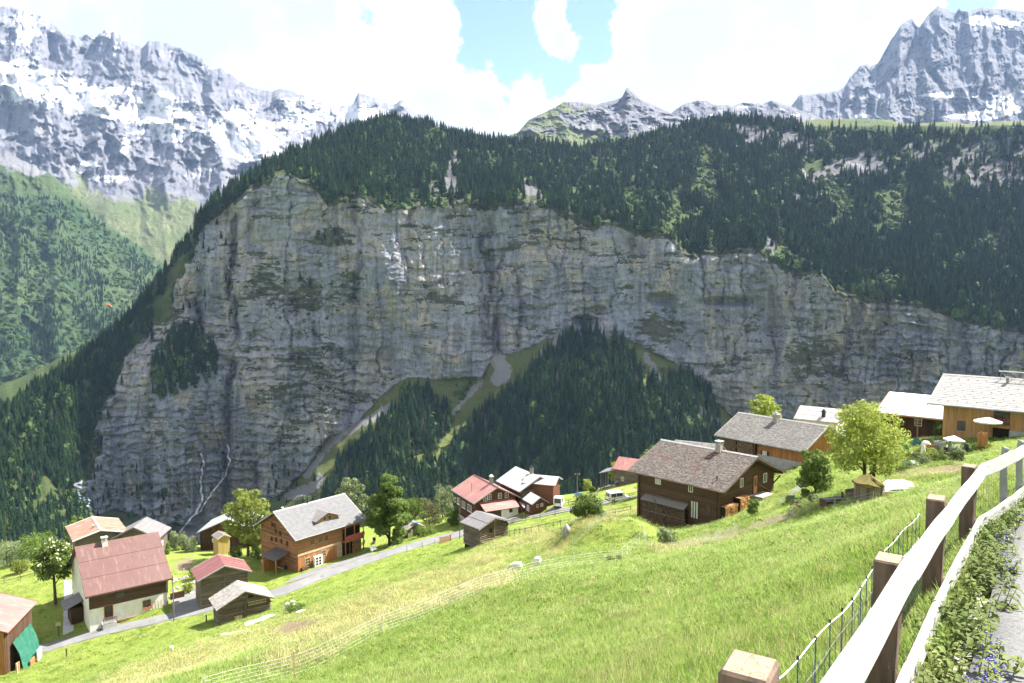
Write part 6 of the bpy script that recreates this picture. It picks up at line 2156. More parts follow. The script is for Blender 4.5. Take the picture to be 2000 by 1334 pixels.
# blue sunshade on the round lawn, parasols and garden furniture by the larch house
def parasol(name, label, p, r, hh, mt, sides=6, closed=False):
    e = empty(name, tuple(p))
    tag(e, label, 'parasol')
    MB().tube([(0, 0, 0), (0, 0, hh)], .03, 6).build('pole', M['steel'], e)
    MB().tube([(0, 0, 0), (0, 0, .12)], [.3, .25], 8).build('foot', M['concrete'], e)
    mb = MB()
    if closed:
        mb.tube([(0, 0, .6), (0, 0, 1.2), (0, 0, hh), (0, 0, hh + .15)], [.16, .2, .1, .02], 8)
    else:
        vs = [(0, 0, hh + .15)] + [(r * math.cos(6.283 * k / sides + .6), r * math.sin(6.283 * k / sides + .6), hh - .28) for k in range(sides)]
        vs += [(x * .98, y * .98, z - .16) for x, y, z in vs[1:]]
        mb.add(vs, [(0, 1 + k, 1 + (k + 1) % sides) for k in range(sides)] + [(1 + k, 1 + sides + k, 1 + sides + (k + 1) % sides, 1 + (k + 1) % sides) for k in range(sides)])
    mb.build('canopy', M[mt], e)
    if not closed:
        for k in range(sides):
            q = 6.283 * k / sides + .6
            MB().tube([(0, 0, hh + .1), (r * .97 * math.cos(q), r * .97 * math.sin(q), hh - .32)], .012, 4).build('rib', M['steel'], e)
    return e


parasol('blue_sunshade', 'blue sunshade on the small round lawn', gpt(1130, 975, 142), .9, 1.5, 'blue')
M['offwhite'] = plain('sunshade_cloth', (.72, .70, .65), (.62, .60, .55), 3, .9, .2)
M['grey_cloth'] = plain('grey_cloth', (.16, .16, .17), (.11, .11, .12), 3, .9, .2)
p = gpt(1928, 865, 83)
parasol('large_parasol', 'large off-white parasol on the terrace of the larch house', p, 1.45, 2.4, 'offwhite', 8)
p = gpt(1863, 878, 79)
parasol('square_parasol', 'off-white square parasol over the garden table', p, 1.15, 1.7, 'offwhite', 4)
parasol('closed_parasol', 'closed grey parasol beside the garden table', gpt(1855, 886, 76), .3, 1.6, 'grey_cloth', 6, True)
e = box_thing('garden_table', 'garden table with grey cover under the square parasol', 'table', gpt(1868, 886, 77), [('table_top', (-.8, -.5, .68, .8, .5, .75), 'grey_cloth'), ('leg', (-.75, -.45, 0, -.69, -.39, .68), 'steel'), ('leg', (.69, -.45, 0, .75, -.39, .68), 'steel'), ('leg', (-.75, .39, 0, -.69, .45, .68), 'steel'), ('leg', (.69, .39, 0, .75, .45, .68), 'steel')], .4)
for i, (px, py) in enumerate(((1850, 888), (1890, 884))):
    box_thing('garden_chair', ('dark garden chair left of the covered table', 'dark garden chair right of the covered table')[i], 'chair', gpt(px, py, 76.5), [('seat', (-.25, -.25, .4, .25, .25, .46), 'black'), ('backrest', (-.25, .2, .46, .25, .25, .95), 'black'), ('leg', (-.24, -.24, 0, -.2, -.2, .4), 'steel'), ('leg', (.2, -.24, 0, .24, -.2, .4), 'steel'), ('leg', (-.24, .2, 0, -.2, .24, .4), 'steel'), ('leg', (.2, .2, 0, .24, .24, .4), 'steel')], i * 2.0)
# curved larch privacy screen, picket fence, boxes
p = gpt(1925, 885, 76)
e = empty('privacy_screen', tuple(p), .25)
tag(e, 'curved larch board screen with wavy top by the larch house terrace', 'screen')
for k in range(7):
    zt_ = 1.75 + .22 * math.sin(k * 1.1)
    MB().box(-.95 + k * .16, -.03, 0, -.81 + k * .16, .03, zt_).build('board', M['wood_orange_v'], e)
for k in range(7):
    q = .2 + k * .16
    MB().box(.17, q - .08, 0, .23, q + .06, 1.75 - k * .02).build('board', M['wood_orange_v'], e)
e = empty('picket_fence', tuple(gpt(1845, 893, 75)), -.1)
tag(e, 'low brown picket fence in the flower beds of the larch house', 'fence')
for k in range(26):
    MB().box(k * .14 - .04, -.015, 0, k * .14 + .04, .015, .62).build('picket', M['wood_red'], e)
for z_ in (.18, .45):
    MB().box(-.06, .015, z_, 3.6, .04, z_ + .07).build('rail', M['wood_red'], e)
for i, (px, py, D, mt, lb, s_) in enumerate(((1817, 872, 82, 'wood_orange', 'orange wooden planter box in the garden', (1.3, .6, .7)), (1836, 872, 82, 'steel', 'grey compost bin beside the wooden planter box', (.9, .8, .9)), (1768, 866, 84, 'tarp_green', 'green net-covered plant tunnel beside the ash tree', (1.5, 1.0, 1.2)), (1790, 862, 87, 'tarp_green', 'second green net cover behind the plant tunnel', (1.6, .9, .8)),
                                         (1808, 866, 85, 'offwhite', 'white fleece bundle in the flower beds', (1.3, .7, .6)), (1803, 878, 80, 'offwhite', 'white wrapped shrub on a stake in the flower beds', (.5, .5, 1.2)), (1783, 888, 76, 'offwhite', 'pale stone basin among lavender', (1.2, .7, .5)))):
    e = empty('garden_item', tuple(gpt(px, py, D)), i * .5)
    names = ('planter_box', 'compost_bin', 'net_tunnel', 'net_cover', 'fleece_bundle', 'wrapped_shrub', 'stone_basin')
    e.name = names[i]
    tag(e, lb, names[i].replace('_', ' '))
    if mt in ('wood_orange', 'steel'):
        a, b_, c_ = s_
        for nm, bx in (('side', (-a / 2, -b_ / 2, 0, a / 2, -b_ / 2 + .05, c_)), ('side', (-a / 2, b_ / 2 - .05, 0, a / 2, b_ / 2, c_)), ('end', (-a / 2, -b_ / 2 + .05, 0, -a / 2 + .05, b_ / 2 - .05, c_)), ('end', (a / 2 - .05, -b_ / 2 + .05, 0, a / 2, b_ / 2 - .05, c_)), ('soil', (-a / 2 + .05, -b_ / 2 + .05, .02, a / 2 - .05, b_ / 2 - .05, c_ - .1))):
            MB().box(*bx).build(nm, M[mt if nm != 'soil' else 'bark'], e)
    else:
        mb = MB(); vs, fs = [], []
        for a in range(9):
            for b_ in range(12):
                q, w_ = a / 8 * math.pi / 2, b_ / 12 * 6.283
                k = 1 + .12 * math.sin(3 * w_ + i) + random.uniform(-.05, .05)
                vs.append((s_[0] / 2 * math.cos(q) * math.cos(w_) * k, s_[1] / 2 * math.cos(q) * math.sin(w_) * k, s_[2] * math.sin(q) * k))
        fs = [(a * 12 + b_, a * 12 + (b_ + 1) % 12, (a + 1) * 12 + (b_ + 1) % 12, (a + 1) * 12 + b_) for a in range(8) for b_ in range(12)]
        mb.add(vs, fs); mb.build('cover', M[mt], e, True)
        MB().tube([(-s_[0] * .5, 0, 0), (0, 0, s_[2] * .9), (s_[0] * .5, 0, 0)], .02, 4).build('hoop', M['steel'], e)

# mossy hut under the ash, covered bed, bench, dark trough
p = gpt(1695, 972, 60)
e = empty('mossy_hut', tuple(p), .3)
tag(e, 'tiny round stone-and-plank hut with mossy roof under the ash tree', 'hut')
for k in range(22):
    q = 6.283 * k / 22
    MB().box(-.15, -.05, -.4, .15, .05, 1.35, Matrix.Translation((.95 * math.cos(q), .95 * math.sin(q), 0)) @ Matrix.Rotation(q + math.pi / 2, 4, 'Z')).build('upright_plank', M['wood_grey_v'], e)
M['moss'] = plain('moss', (.085, .085, .02), (.16, .12, .05), 6, .95, .1, 0, .05)
mb = MB(); vs = [(.1, 0, 2.0)]
for ring, (rr, z_) in enumerate(((.55, 1.72), (1.12, 1.34), (1.18, 1.18))):
    vs += [(rr * math.cos(6.283 * k / 16) * random.uniform(.86, 1.1), rr * math.sin(6.283 * k / 16) * random.uniform(.86, 1.1), z_ + random.uniform(-.1, .1)) for k in range(16)]
fs = [(0, 1 + k, 1 + (k + 1) % 16) for k in range(16)] + [(1 + r_ * 16 + k, 17 + r_ * 16 + k, 17 + r_ * 16 + (k + 1) % 16, 1 + r_ * 16 + (k + 1) % 16) for r_ in range(2) for k in range(16)]
mb.add(vs, fs); mb.build('mossy_roof', M['moss'], e)
p = gpt(1752, 955, 60)
e = empty('cold_frame', tuple(p), .1)
tag(e, 'garden bed under a rumpled white plastic sheet beside the mossy hut', 'cold frame')
mb = MB(); vs = []
for i in range(17):
    for j in range(9):
        x_, y_ = -1.5 + 3.0 * i / 16, -.7 + 1.4 * j / 8
        z_ = .85 * max(0, 1 - (x_ / 1.6) ** 4) * max(0, 1 - (y_ / .75) ** 2) ** .5 + .08 * math.sin(i * 1.7) * math.sin(j * 1.3)
        vs.append((x_, y_, max(.02, z_)))
mb.add(vs, [(i * 9 + j, (i + 1) * 9 + j, (i + 1) * 9 + j + 1, i * 9 + j + 1) for i in range(16) for j in range(8)])
mb.build('plastic_sheet', M['offwhite'], e, True)
MB().box(-1.6, -.8, -.3, 1.0, -.72, .18).build('edge_board', M['wood_pale'], e)
box_thing('wooden_trough', 'dark wooden trough with lid on the lawn left of the mossy hut', 'trough', gpt(1627, 977, 62.5), [('tub', (-1.0, -.4, -.1, 1.0, .4, .45), 'wood_dark'), ('lid', (-1.05, -.45, .45, 1.05, .45, .52), 'black'), ('spout', (.9, -.06, .5, 1.02, .06, 1.0), 'wood_dark')], .35)
box_thing('garden_bench', 'plain wooden bench left of the mossy hut', 'bench', gpt(1668, 968, 62), [('seat', (-.7, -.2, .4, .7, .2, .46), 'wood_grey'), ('backrest', (-.7, .2, .46, .7, .25, .8), 'wood_grey'), ('leg', (-.65, -.18, 0, -.58, .2, .4), 'wood_grey'), ('leg', (.58, -.18, 0, .65, .2, .4), 'wood_grey')], .35)
# hen
e = empty('red_hen', tuple(gpt(1560, 988, 67)), 2.2)
tag(e, 'reddish hen standing on the lawn edge below the path', 'hen')
mb = MB(); mb.tube([(-.28, 0, .32), (-.2, 0, .26), (0, 0, .22), (.14, 0, .27), (.2, 0, .38), (.22, 0, .44)], [.03, .10, .14, .1, .055, .045], 8); mb.build('body', plain('hen_feathers', (.30, .07, .03), (.16, .04, .02), 12), e, True)
MB().tube([(.24, 0, .45), (.3, 0, .43)], [.03, .005], 6).build('beak', M['wood_pale'], e)
for s_ in (-1, 1):
    MB().tube([(0, .05 * s_, 0), (0, .05 * s_, .15)], .012, 5).build('leg', M['wood_pale'], e)

# boulders
M['boulder'] = plain('boulder_rock', (.36, .35, .33), (.16, .155, .14), 2.5, .9, .2, .1, .08)


def rock_mesh(seed, sub=3, sq=(1, 1, 1)):
    bm = bmesh.new()
    bmesh.ops.create_icosphere(bm, subdivisions=sub, radius=1)
    V = np.array([v.co for v in bm.verts])
    k = 1 + .32 * fbm(V[:, 0] * 1.1 + V[:, 2] * .9 + seed, V[:, 1] * 1.1 - V[:, 2] * .7, 4, seed)
    for v, q in zip(bm.verts, k):
        v.co = Vector((v.co.x * q * sq[0], v.co.y * q * sq[1], v.co.z * q * sq[2]))
    me = bpy.data.meshes.new('boulder')
    bm.to_mesh(me)
    bm.free()
    return me


def boulder(label, px, py, D, s_, seed, name='boulder', sq=(1, 1, 1)):
    o = link(name, rock_mesh(seed, 3, sq), M['boulder'])
    p = gpt(px, py, D)
    o.location = p + np.array([0, 0, s_ * .3])
    o.scale = (s_, s_, s_)
    tag(o, label, 'rock')
    return o


boulder('tall pale boulder at the edge of the grassy hump', 1106, 1066, 74.5, .7, 3, sq=(.6, .7, 1.2))
boulder('flat grey rock on the meadow right of the round bush', 1232, 1026, 84, .5, 4, sq=(1.4, 1, .6))
boulder('small pale rock between round bush and lane fence', 1196, 1018, 92, .4, 5, sq=(1.3, 1, .6))
p = gpt(1735, 1060, 22.5)
o = link('stone_well_cover', MB().tube([(0, 0, -.4), (0, 0, .10), (0, 0, .13)], [.42, .42, .38], 20).mesh('stone_well_cover'), M['concrete'])
o.location = p
tag(o, 'round concrete well cover on the meadow near the white rail', 'well cover')
o = boulder('rough brown stone lying on the round well cover', 1752, 1055, 22.5, .13, 8, 'loose_stone', sq=(1.2, 1, .8))
o.location = p + np.array([.2, 0, .22])
o = boulder('pale stone lying on the round well cover', 1735, 1055, 22.5, .08, 9, 'loose_stone', sq=(1.4, 1, .7))
o.location = p + np.array([.0, -.1, .18])

# sheep
M['wool'] = plain('sheep_wool', (.66, .64, .58), (.52, .49, .43), 14, .95, .1, .08, .03)
M['sheep_face'] = plain('sheep_face', (.55, .50, .44), (.45, .40, .35), 6)


def sheep(label, p, rz, graze=True):
    e = empty('sheep', tuple(p), rz)
    tag(e, label, 'sheep', 'sheep on the meadow')
    me = bpy.data.meshes.new('sheep_body')
    J = [((-.42, 0, .62), .20), ((-.1, 0, .66), .27), ((.25, 0, .65), .24), ((.48, 0, .62), .15), ((.62, 0, .42 if graze else .85), .10), ((.74, 0, .22 if graze else .95), .085), ((.84, 0, .10 if graze else .9), .05),
         ((-.36, .14, .42), .09), ((-.42, .15, .22), .05), ((-.38, .15, .0), .04), ((-.36, -.14, .42), .09), ((-.42, -.15, .22), .05), ((-.38, -.15, .0), .04),
         ((.3, .13, .42), .085), ((.31, .14, .2), .045), ((.30, .14, 0), .04), ((.3, -.13, .42), .085), ((.31, -.14, .2), .045), ((.30, -.14, 0), .04), ((-.58, 0, .5), .05)]
    E_ = [(0, 1), (1, 2), (2, 3), (3, 4), (4, 5), (5, 6), (0, 7), (7, 8), (8, 9), (0, 10), (10, 11), (11, 12), (2, 13), (13, 14), (14, 15), (2, 16), (16, 17), (17, 18), (0, 19)]
    me.from_pydata([j[0] for j in J], E_, [])
    o = link('body', me, M['wool'], e)
    md = o.modifiers.new('skin', 'SKIN')
    for v, j in zip(me.skin_vertices[0].data, J):
        v.radius = (j[1], j[1])
    me.skin_vertices[0].data[1].use_root = True
    sub = o.modifiers.new('sub', 'SUBSURF')
    sub.levels = sub.render_levels = 2
    for s_ in (-1, 1):
        z_ = .33 if graze else .97
        MB().tube([(.66, .07 * s_, z_), (.64, .17 * s_, z_ - .03)], [.035, .015], 6).build('ear', M['sheep_face'], e)
    return e


sheep('white sheep grazing with its side turned to the lane', gpt(1008, 1116, 63.5), math.radians(165))
sheep('white sheep seen end-on near the net fence', gpt(1050, 1107, 61), math.radians(70))

# garden below the silver-shingled barn: fleece covers, stakes, drums; posts and signs
for i, (px, py, D, a, b_, lb) in enumerate(((500, 1248, 97, 2.6, 1.2, 'long white fleece over the garden bed'), (525, 1241, 99, 2.0, .8, 'second white fleece beside the garden soil'), (440, 1263, 93, .9, .5, 'small white fleece heap at the lower garden end'), (470, 1268, 92, 3.4, .25, 'white plank edging the lower garden bed'), (590, 1222, 96, 1.4, .5, 'narrow white fleece strip on the soil'))):
    p = gpt(px, py, D)
    mb = MB(); vs = []
    for x_ in range(13):
        for y_ in range(7):
            u_, v_ = -1 + x_ / 6, -1 + y_ / 3
            vs.append((u_ * a / 2, v_ * b_ / 2, max(-.05, .28 * (1 - u_ ** 4) * (1 - v_ ** 4) * (b_ if b_ < .6 else 1) + .05 * math.sin(3 * x_ + i) * math.sin(2.2 * y_))))
    mb.add(vs, [(x_ * 7 + y_, (x_ + 1) * 7 + y_, (x_ + 1) * 7 + y_ + 1, x_ * 7 + y_ + 1) for x_ in range(12) for y_ in range(6)])
    o = mb.build('garden_fleece', M['white'], None, True)
    o.location = p
    o.rotation_euler = (0, 0, .55)
    tag(o, lb, 'fleece')
for i, (px, py, D, mt, lb) in enumerate(((562, 1208, 101, 'concrete', 'grey water drum beside the soil patch'), (572, 1203, 102, 'white', 'white water drum beside the soil patch'))):
    p = gpt(px, py, D)
    e = empty('water_drum', tuple(p))
    tag(e, lb, 'drum')
    MB().tube([(0, 0, -.2), (0, 0, .3), (0, 0, .6), (0, 0, .9)], [.3, .33, .33, .3], 12).build('barrel', M[mt], e)
    MB().tube([(0, 0, .9), (0, 0, .95)], .31, 12).build('lid', M['grey_trim'], e)
stake = MB().tube([(0, 0, -.2), (0, 0, 1.15)], .025, 5).mesh('garden_stake')
stake.materials.append(M['wood_pale'])
for i in range(14):
    px = 552 + i * 16
    p = gpt(px, 1200 - i * 1.5, 103 - i * 1.6)
    o = link('garden_stake', stake)
    o.location = p
    o.rotation_euler = (random.uniform(-.06, .06), random.uniform(-.06, .06), 0)
    tag(o, 'thin pale stake in the row above the soil patch', 'stake', 'row of garden stakes')
box_thing('sign_post', 'wooden post with small square board at the roadside left of the red-roofed house', 'sign', gpt(115, 1250, 111), [('post', (-.1, -.1, -.3, .1, .1, 1.7), 'wood_grey_v'), ('board', (-.35, -.14, 1.6, .35, -.1, 2.15), 'wood_pale')], .5)
box_thing('marker_post', 'short dark marker post at the lower road edge', 'post', gpt(130, 1280, 103), [('shaft', (-.06, -.06, -.3, .06, .06, 1.1), 'wood_dark_v'), ('cap', (-.08, -.08, 1.1, .08, .08, 1.16), 'black')])
box_thing('marker_post', 'short dark marker post beside the silver-shingled barn', 'post', gpt(403, 1205, 107), [('shaft', (-.07, -.07, -.3, .07, .07, 1.0), 'wood_dark_v'), ('cap', (-.08, -.08, 1.0, .08, .08, 1.06), 'black')])
box_thing('hydrant', 'small white and yellow hydrant on the meadow below the road', 'hydrant', gpt(336, 1282, 88), [('barrel', (-.12, -.12, -.2, .12, .12, .45), 'wood_yellow'), ('cap', (-.17, -.17, .45, .17, .17, .75), 'white')])
e = box_thing('garden_statue', 'small white garden bench on the lawn by the tall maple', 'bench', gpt(730, 1068, 132), [('seat', (-.5, -.3, .35, .5, .3, .42), 'white'), ('backrest', (-.5, .25, .42, .5, .32, .9), 'white'), ('leg', (-.45, -.25, 0, -.38, .3, .35), 'white'), ('leg', (.38, -.25, 0, .45, .3, .35), 'white')], .8)
e.name = 'garden_bench'
for i, (px, py, lb) in enumerate(((706, 1043, 'dark lounger on the shaded lawn nearest the honey chalet'), (730, 1044, 'dark lounger on the shaded lawn nearest the tall maple'))):
    box_thing('lawn_lounger', lb, 'lounger', gpt(px, py, 141), [('seat', (-.7, -.28, .3, .5, .28, .36), 'black'), ('backrest', (.45, -.28, .36, .55, .28, .95), 'black'), ('leg', (-.65, -.25, 0, -.58, .25, .3), 'steel'), ('leg', (.4, -.25, 0, .47, .25, .3), 'steel')], .6 + i)
# paved yard, garden path and stony bank
def sheet(name, pix, mat, off=.05, kind='structure', n=14):
    P = [gpt(*q) for q in pix]
    A, B, C_, D_ = P
    us = np.linspace(0, 1, n)
    X = np.array([[(A[:2] * (1 - u) + B[:2] * u) * (1 - v) + (D_[:2] * (1 - u) + C_[:2] * u) * v for u in us] for v in us])
    Z = ground(X[..., 0], X[..., 1]) + off
    o = link(name, grid_mesh(name, np.dstack([X, Z])), mat)
    tag(o, kind=kind)
    return o


sheet('paved_yard', [(553, 1142, 121), (590, 1125, 126), (700, 1088, 133), (735, 1092, 130)], M['asphalt'], .06)
sheet('driveway', [(335, 1205, 112), (405, 1190, 114), (395, 1120, 124), (335, 1125, 122)], M['asphalt'], .07)
sheet('garden_path', [(123, 1250, 111), (145, 1245, 112), (140, 1140, 130), (126, 1140, 130)], M['concrete'], .06)
sheet('lane_branch', [(1062, 1003, 134), (1100, 995, 134.5), (1100, 975, 140), (1075, 978, 140)], M['asphalt'], .07)
sheet('chalet_path', [(1512, 985, 77), (1540, 985, 76), (1600, 940, 86), (1575, 935, 87)], M['asphalt'], .05)
for i in range(46):
    px, py = random.uniform(335, 385), random.uniform(1098, 1130)
    o = link('bank_stone', rock_mesh(20 + i % 5, 2, (1, .8, .7)) if i < 5 else bpy.data.objects['bank_stone' if i % 5 == 0 else 'bank_stone.%03d' % (i % 5)].data, M['stone'])
    p = gpt(px, py, 121 + (1130 - py) * .25)
    s_ = random.uniform(.18, .42)
    o.location = p
    o.scale = (s_, s_, s_)
    o.rotation_euler = (0, 0, random.uniform(0, 6))
    tag(o, 'rough stone in the dry bank between red-roofed house and red-roofed barn', 'stone', 'stones of the dry bank')

# waterfalls and paraglider
M['fall'] = plain('white_water', (.62, .64, .68), (.35, .36, .40), .2, .5, .4)
for i, (pl, w_, lb) in enumerate((([(393, 885), (398, 905), (394, 925), (392, 950), (396, 970), (388, 992), (372, 1015), (352, 1040)], 2.2, 'white waterfall threading down the foot of the cliff, left of two'), ([(446, 868), (447, 890), (447, 908), (440, 930), (425, 950), (408, 970), (396, 990), (385, 1005)], 1.8, 'white waterfall slanting across the cliff foot, right of two'))):
    xs_ = np.interp(np.linspace(0, 1, 70), np.linspace(0, 1, len(pl)), [a for a, _ in pl]) + fbm(np.linspace(0, 14, 70), np.zeros(70), 3, 300 + i) * 3
    ys_ = np.interp(np.linspace(0, 1, 70), np.linspace(0, 1, len(pl)), [b for _, b in pl])
    q, _, _, _ = on_massif(xs_, ys_)
    q = q * (1 - 5.0 / q[:, 1])[:, None]
    wv_ = w_ * (.6 + .5 * np.abs(fbm(np.linspace(0, 20, 70), np.zeros(70), 3, 310 + i)))
    top = np.stack([q + np.array([-1, 0, 0]) * wv_[:, None], q + np.array([0, -1.2, 0]), q + np.array([1, 0, 0]) * wv_[:, None]], 1)
    o = link('waterfall', grid_mesh('waterfall', top), M['fall'])
    tag(o, lb, 'waterfall', 'waterfalls')
c0 = at(210, 596, 1000)
e = empty('paraglider', tuple(c0))
tag(e, 'tiny orange-red paraglider above the valley left of the cliff', 'paraglider')
mb = MB(); vs = []
for i in range(15):
    q = -1.15 + 2.3 * i / 14
    for j in range(3):
        vs.append((6.0 * math.sin(q), (-1.2 + 1.2 * j) * (1 - .25 * abs(q)), 5.4 * math.cos(q) - 4 + (.35 if j == 1 else 0)))
mb.add(vs, [(i * 3 + j, i * 3 + j + 1, (i + 1) * 3 + j + 1, (i + 1) * 3 + j) for i in range(14) for j in range(2)])
mb.build('canopy', plain('orange_canopy', (.62, .12, .06), (.5, .08, .05), 1), e)
MB().tube([(0, 0, -6.6), (0, 0, -5.9), (0, 0, -5.6)], [.25, .3, .14], 6).build('pilot', M['black'], e)
for s_ in (-1, 1):
    MB().tube([(0, 0, -5.9), (4.5 * s_, 0, -.2)], .03, 3).build('line', M['black'], e)
# ------------------------------------------------------------------ foreground: white rail fence, wire, weeds, kerb
m, t, b = material('white_weathered_rail', .75, .25)
mp = nd(t, 'ShaderNodeMapping', i={'Rotation': (0, 0, math.radians(-56)), 'Scale': (1.0, 1.0, 1.0)})
t.links.new(coords(t), mp.inputs['Vector'])
gv = nd(t, 'ShaderNodeVectorMath', operation='MULTIPLY', i={0: mp.outputs[0], 1: (.7, 16, 16)}).outputs[0]
c = mix(t, mapr(t, noise(t, gv, 2.2, 6, .65), .35, .7), (.55, .545, .535), (.37, .36, .345))
c = mix(t, mapr(t, noise(t, gv, 5.0, 4, .6, .6), .66, .72, 0, .8), c, (.20, .18, .155))
c = mix(t, mapr(t, noise(t, coords(t), 5, 4, .6), .62, .75, 0, .5), c, (.33, .31, .28))
setc(t, b, c)
bump(t, b, noise(t, gv, 3, 5, .7), .6, .006)
M['rail_white'] = m
M['post_brown'] = plain('brown_fence_post', (.165, .115, .085), (.080, .056, .042), 3.0, .85, .2, .15, .006, (5, 5, .6))
m, t, b = material('post_end_grain', .9, .15)
q_ = coords(t)
cr_ = mth(t, 'ABSOLUTE', mth(t, 'SUBTRACT', noise(t, q_, 9, 6, .6, 1.5), .5))
c = mix(t, noise(t, q_, 18, 5, .7), (.30, .235, .18), (.20, .145, .105))
c = mix(t, mapr(t, cr_, .0, .012), (.12, .06, .035), c)
setc(t, b, c)
bump(t, b, noise(t, q_, 30, 4), .6, .01)
M['end_grain'] = m
M['cord_white'] = plain('white_cord', (.72, .72, .70), (.55, .55, .54), 60, .6, .3)
M['cord_blue'] = plain('blue_cord', (.05, .10, .30), (.04, .07, .2), 40, .6, .3)
M['wire'] = plain('fence_wire', (.26, .27, .28), (.18, .185, .19), 20, .45, .5, 0, 0, (1, 1, 1), .6)

_P = [at(1465, 1300, 2.0), at(1731, 1086, 3.95), at(1830, 968, 6.0), at(1896, 908, 8.3), at(1970, 900, 9.7), at(2000, 884, 10.7)]
FL = [(-1.0, -.6)] + [(float(p_[0]), float(p_[1])) for p_ in _P] + [(9.9, 13.0), (14, 16.4)]
PT = [float(p_[2]) for p_ in _P[:4]]                                          # tops of the four posts
_R = [at(1598, 1334, 2.2), at(1772, 1077, 3.95), at(1850, 983, 6.0), at(1913, 907, 8.4), at(1975, 880, 9.7), at(2003, 866, 10.7)]   # upper field-side edge of the top rail
_R = [2.4 * _R[0] - 1.4 * _R[1]] + _R + [np.array([10.1, 12.9, -2.5]), np.array([14.2, 16.3, -2.9])]
FZ = [float(p_[2]) for p_ in _R]
FLs = np.array(FL)
fence_e = empty('path_fence', (1.92, 3.95, float(ground(1.92, 3.95))))
tag(fence_e, 'white two-rail fence on brown posts along the footpath in the foreground', 'fence')
fo_ = np.array(fence_e.location)


def bevel_box(w, d, h, bev=.012):
    bm = bmesh.new()
    bmesh.ops.create_cube(bm, size=1)
    for v in bm.verts:
        v.co = Vector((v.co.x * w, v.co.y * d, (v.co.z + .5) * h))
    bmesh.ops.bevel(bm, geom=list(bm.edges), offset=bev, segments=1, affect='EDGES')
    bmesh.ops.subdivide_edges(bm, edges=[e for e in bm.edges if e.calc_length() > .3], cuts=9)
    for v in bm.verts:
        if v.co.z > h - .03:
            v.co.z += .012 * math.sin(v.co.x * 40 + h * 9) + .01 * math.cos(v.co.y * 33)
        v.co.x += .006 * math.sin(v.co.z * 9 + w * 50) + random.uniform(-.002, .002)
        v.co.y += .005 * math.sin(v.co.z * 7 + 2) + random.uniform(-.002, .002)
    me = bpy.data.meshes.new('post')
    bm.to_mesh(me)
    bm.free()
    return me


dirs = [np.array(FL[i + 1]) - np.array(FL[i]) for i in range(len(FL) - 1)]
dirs = [d / np.linalg.norm(d) for d in dirs]
for i, k in enumerate((1, 2, 3, 4)):
    x, y = FL[k]
    zt = PT[i]
    gz = min(float(ground(x, y)), zt - 1.0) - .5
    me = bevel_box(.132, .132, zt - gz, .009)
    me.materials.append(M['post_brown'])
    me.materials.append(M['end_grain'])
    for p_ in me.polygons:
        if p_.normal.z > .93 and p_.center.z > zt - gz - .06:
            p_.material_index = 1
    o = link('post', me, None, fence_e)
    o.location = np.array([x, y, gz]) - fo_
    o.rotation_euler = (random.uniform(-.015, .015), random.uniform(-.02, .02), math.atan2(dirs[k][1], dirs[k][0]) + random.uniform(-.05, .05))
    o['label'] = ('square brown post with cracked sunlit top at the bottom edge', 'second brown post', 'third brown post', 'fourth brown post at the bend')[i]
for k in (5, 6):
    x, y = FL[k]
    o = link('steel_post', bevel_box(.06, .06, 1.15, .004), M['steel'], fence_e)
    o.location = np.array([x - .02, y + .05, FZ[k] - 1.12]) - fo_


def rail(name, dz, hgt, thk, off):
    pts = []
    for i in range(len(FL)):
        d = dirs[min(i, len(dirs) - 1)] if i == 0 else (dirs[i - 1] + dirs[min(i, len(dirs) - 1)])
        d = d / np.linalg.norm(d)
        n_2 = np.array([d[1], -d[0]])
        pts.append((_R[i][:2] + n_2 * off, n_2, FZ[i] + dz))
    for i in range(len(pts) - 1):
        (a, na, za), (b_, nb, zb) = pts[i], pts[i + 1]
        mb = MB()
        nseg = 8
        sec = []
        for s_ in range(nseg + 1):
            f = s_ / nseg
            c_ = a * (1 - f) + b_ * f
            nn = na * (1 - f) + nb * f
            zz = za * (1 - f) + zb * f + .006 * math.sin(f * 7 + i * 2)
            h2 = hgt * (1 + .03 * math.sin(f * 5 + i))
            bv = .012
            prof = [(-thk / 2, -bv), (-thk / 2 + bv, 0), (thk / 2 - bv, 0), (thk / 2, -bv), (thk / 2, -h2 + bv), (thk / 2 - bv, -h2), (-thk / 2 + bv, -h2), (-thk / 2, -h2 + bv)]
            sec.append([(c_[0] + nn[0] * u - fo_[0], c_[1] + nn[1] * u - fo_[1], zz + w_ - fo_[2]) for u, w_ in prof])
        vs = [p_ for s_ in sec for p_ in s_]
        fs = [(s_ * 8 + k, s_ * 8 + (k + 1) % 8, (s_ + 1) * 8 + (k + 1) % 8, (s_ + 1) * 8 + k) for s_ in range(nseg) for k in range(8)]
        fs += [tuple(range(8)), tuple(range(nseg * 8 + 7, nseg * 8 - 1, -1))]
        mb.add(vs, fs)
        mb.build(name, M['rail_white'], fence_e)


rail('top_rail', 0, .150, .055, .0275)
rail('lower_rail', -.60, .135, .05, .0275)

